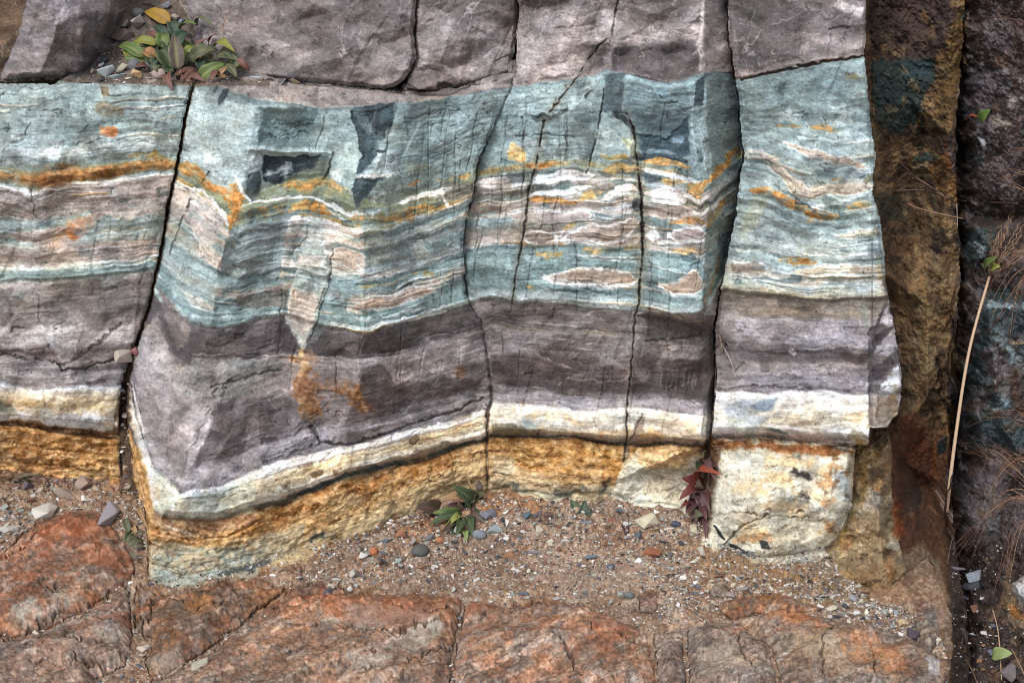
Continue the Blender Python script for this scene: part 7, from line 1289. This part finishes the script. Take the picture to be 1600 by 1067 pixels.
def blades(specs, n, seed, cols=((150,116,92), (128,92,74), (168,136,106), (110,78,66)), rad=.0007):
    r = random.Random(seed); out = []
    for _ in range(n):
        (u0, v0, du0), (um, vm_), (u1, v1), sp0 = specs[r.randrange(len(specs))]
        a = (u0+r.uniform(-du0, du0), v0+r.uniform(-du0, du0)); b = (um+r.uniform(-sp0, sp0)*.6, vm_+r.uniform(-sp0, sp0)*.6); c = (u1+r.uniform(-sp0, sp0), v1+r.uniform(-sp0, sp0))
        o0, o1, o2 = r.uniform(.02, .05), r.uniform(.06, .12), r.uniform(.03, .08); R_ = r.uniform(.6, 1.25)*rad
        q = spline([wp(*a, o0), wp(*b, o1), wp(*c, o2)], 9); out.append((q, [R_*(1-.75*i/len(q)) for i in range(len(q))], r.choice(cols)))
    return out
thing_tubes('grass_tuft', 'curling dry grass blades on the dark wall, upper right', 'dry grass', blades([((1650,250,12),(1590,236),(1552,262),10),((1650,270,10),(1580,270),(1558,285),12),((1640,150,10),(1590,190),(1592,214),10),((1650,330,10),(1600,300),(1560,276),14)], 15, 1), 'dry grass tufts on the dark wall')
thing_tubes('grass_tuft', 'reddish dry grass sweeping left beside the seed head', 'dry grass', blades([((1650,380,16),(1590,400),(1530,470),18),((1650,400,16),(1600,430),(1560,520),22),((1660,440,16),(1610,400),(1540,400),16)], 26, 2), 'dry grass tufts on the dark wall')
thing_tubes('grass_tuft', 'dense fan of dry grass arching left, lower right edge', 'dry grass', blades([((1640,800,20),(1570,780),(1510,870),22),((1640,780,20),(1570,720),(1500,690),24),((1640,760,20),(1590,720),(1530,790),20),((1650,820,16),(1590,830),(1560,930),16),((1650,700,20),(1580,650),(1500,660),16)], 50, 3), 'dry grass tufts on the dark wall')
thing_tubes('dry_stalk', 'thin straight stalk behind the pale green leaf in the gully', 'stalk', [(spline([wp(1565,1062,.02), wp(1560,990,.05), wp(1551,952,.06)], 8), .0011, (176,146,120))]); thing_tubes('dry_stalk', 'thin brown stalk at the bottom right, left of the pale green leaf', 'stalk', [(spline([wp(1530,1075,.02), wp(1518,1045,.04), wp(1509,1030,.05)], 8), .0011, (130,104,84))])
thing_tubes('dry_stalk', 'thin slanting stalk at the lower right corner', 'stalk', [(spline([wp(1604,1062,.03), wp(1592,1035,.05), wp(1580,1012,.06)], 8), .001, (150,120,96))]); thing_tubes('dry_stalk', 'fine slanting stalk below the foot of the long stalk', 'stalk', [(spline([wp(1480,880,.02), wp(1486,850,.04), wp(1494,822,.05)], 8), .0009, (120,96,80))])
thing_tubes('twig', 'forked dark twig lying across the gully at mid height', 'twig', [(spline([wp(1406,254,.02), wp(1436,282,.03), wp(1470,302,.03), wp(1500,314,.04), wp(1590,318,.05)], 8), .0022, (70,50,46)), (spline([wp(1400,298,.02), wp(1450,298,.03), wp(1480,310,.03), wp(1500,320,.03)], 8), .0022, (96,76,66)), (spline([wp(1420,272,.02), wp(1445,286,.03), wp(1475,306,.03)], 8), .0014, (130,110,100))])
thing_tubes('twig', 'pale bent rootlet under the forked twig', 'twig', [(spline([wp(1418,318,.02), wp(1436,326,.03), wp(1468,334,.03), wp(1506,342,.04)], 8), .0014, (172,136,116))]); thing_tubes('twig', 'thin pale upright straw under the forked twig', 'twig', [(spline([wp(1495,318,.04), wp(1496,356,.04)], 6), .001, (160,146,130))])
thing_tubes('twig', 'dark wiry twig across the top right corner', 'twig', [(spline([wp(1534,28,.03), wp(1566,28,.05), wp(1610,36,.05)], 8), .0012, (84,60,52))])
thing_tubes('root', 'bundle of rootlets sprouting from the joint beside the rightmost block', 'root', [(spline([wp(1124,522,.015), wp(1127,545,.03), wp(1119,575,.025), wp(1117,620,.02)], 8), .0014, (160,140,128)), (spline([wp(1126,535,.02), wp(1140,560,.03), wp(1150,590,.02)], 8), .0011, (176,160,150)), (spline([wp(1116,520,.02), wp(1128,530,.03), wp(1136,540,.02)], 8), .0020, (70,56,48)), (spline([wp(1122,518,.02), wp(1132,536,.03), wp(1130,552,.02)], 8), .0016, (84,62,54)), (spline([wp(1112,560,.02), wp(1122,540,.03), wp(1135,528,.02)], 8), .0012, (90,70,60))])
thing_tubes('twig', 'small twig leaning on the wall near the purple pebble, far left', 'twig', [(spline([wp(56,774,.01), wp(64,762,.03), wp(72,750,.02)], 6), .0012, (150,116,90))]); thing_tubes('twig', 'brown twig in the joint behind the lavender stone', 'twig', [(spline([wp(182,770,.02), wp(190,755,.03), wp(198,740,.03)], 6), .0014, (120,92,80))])
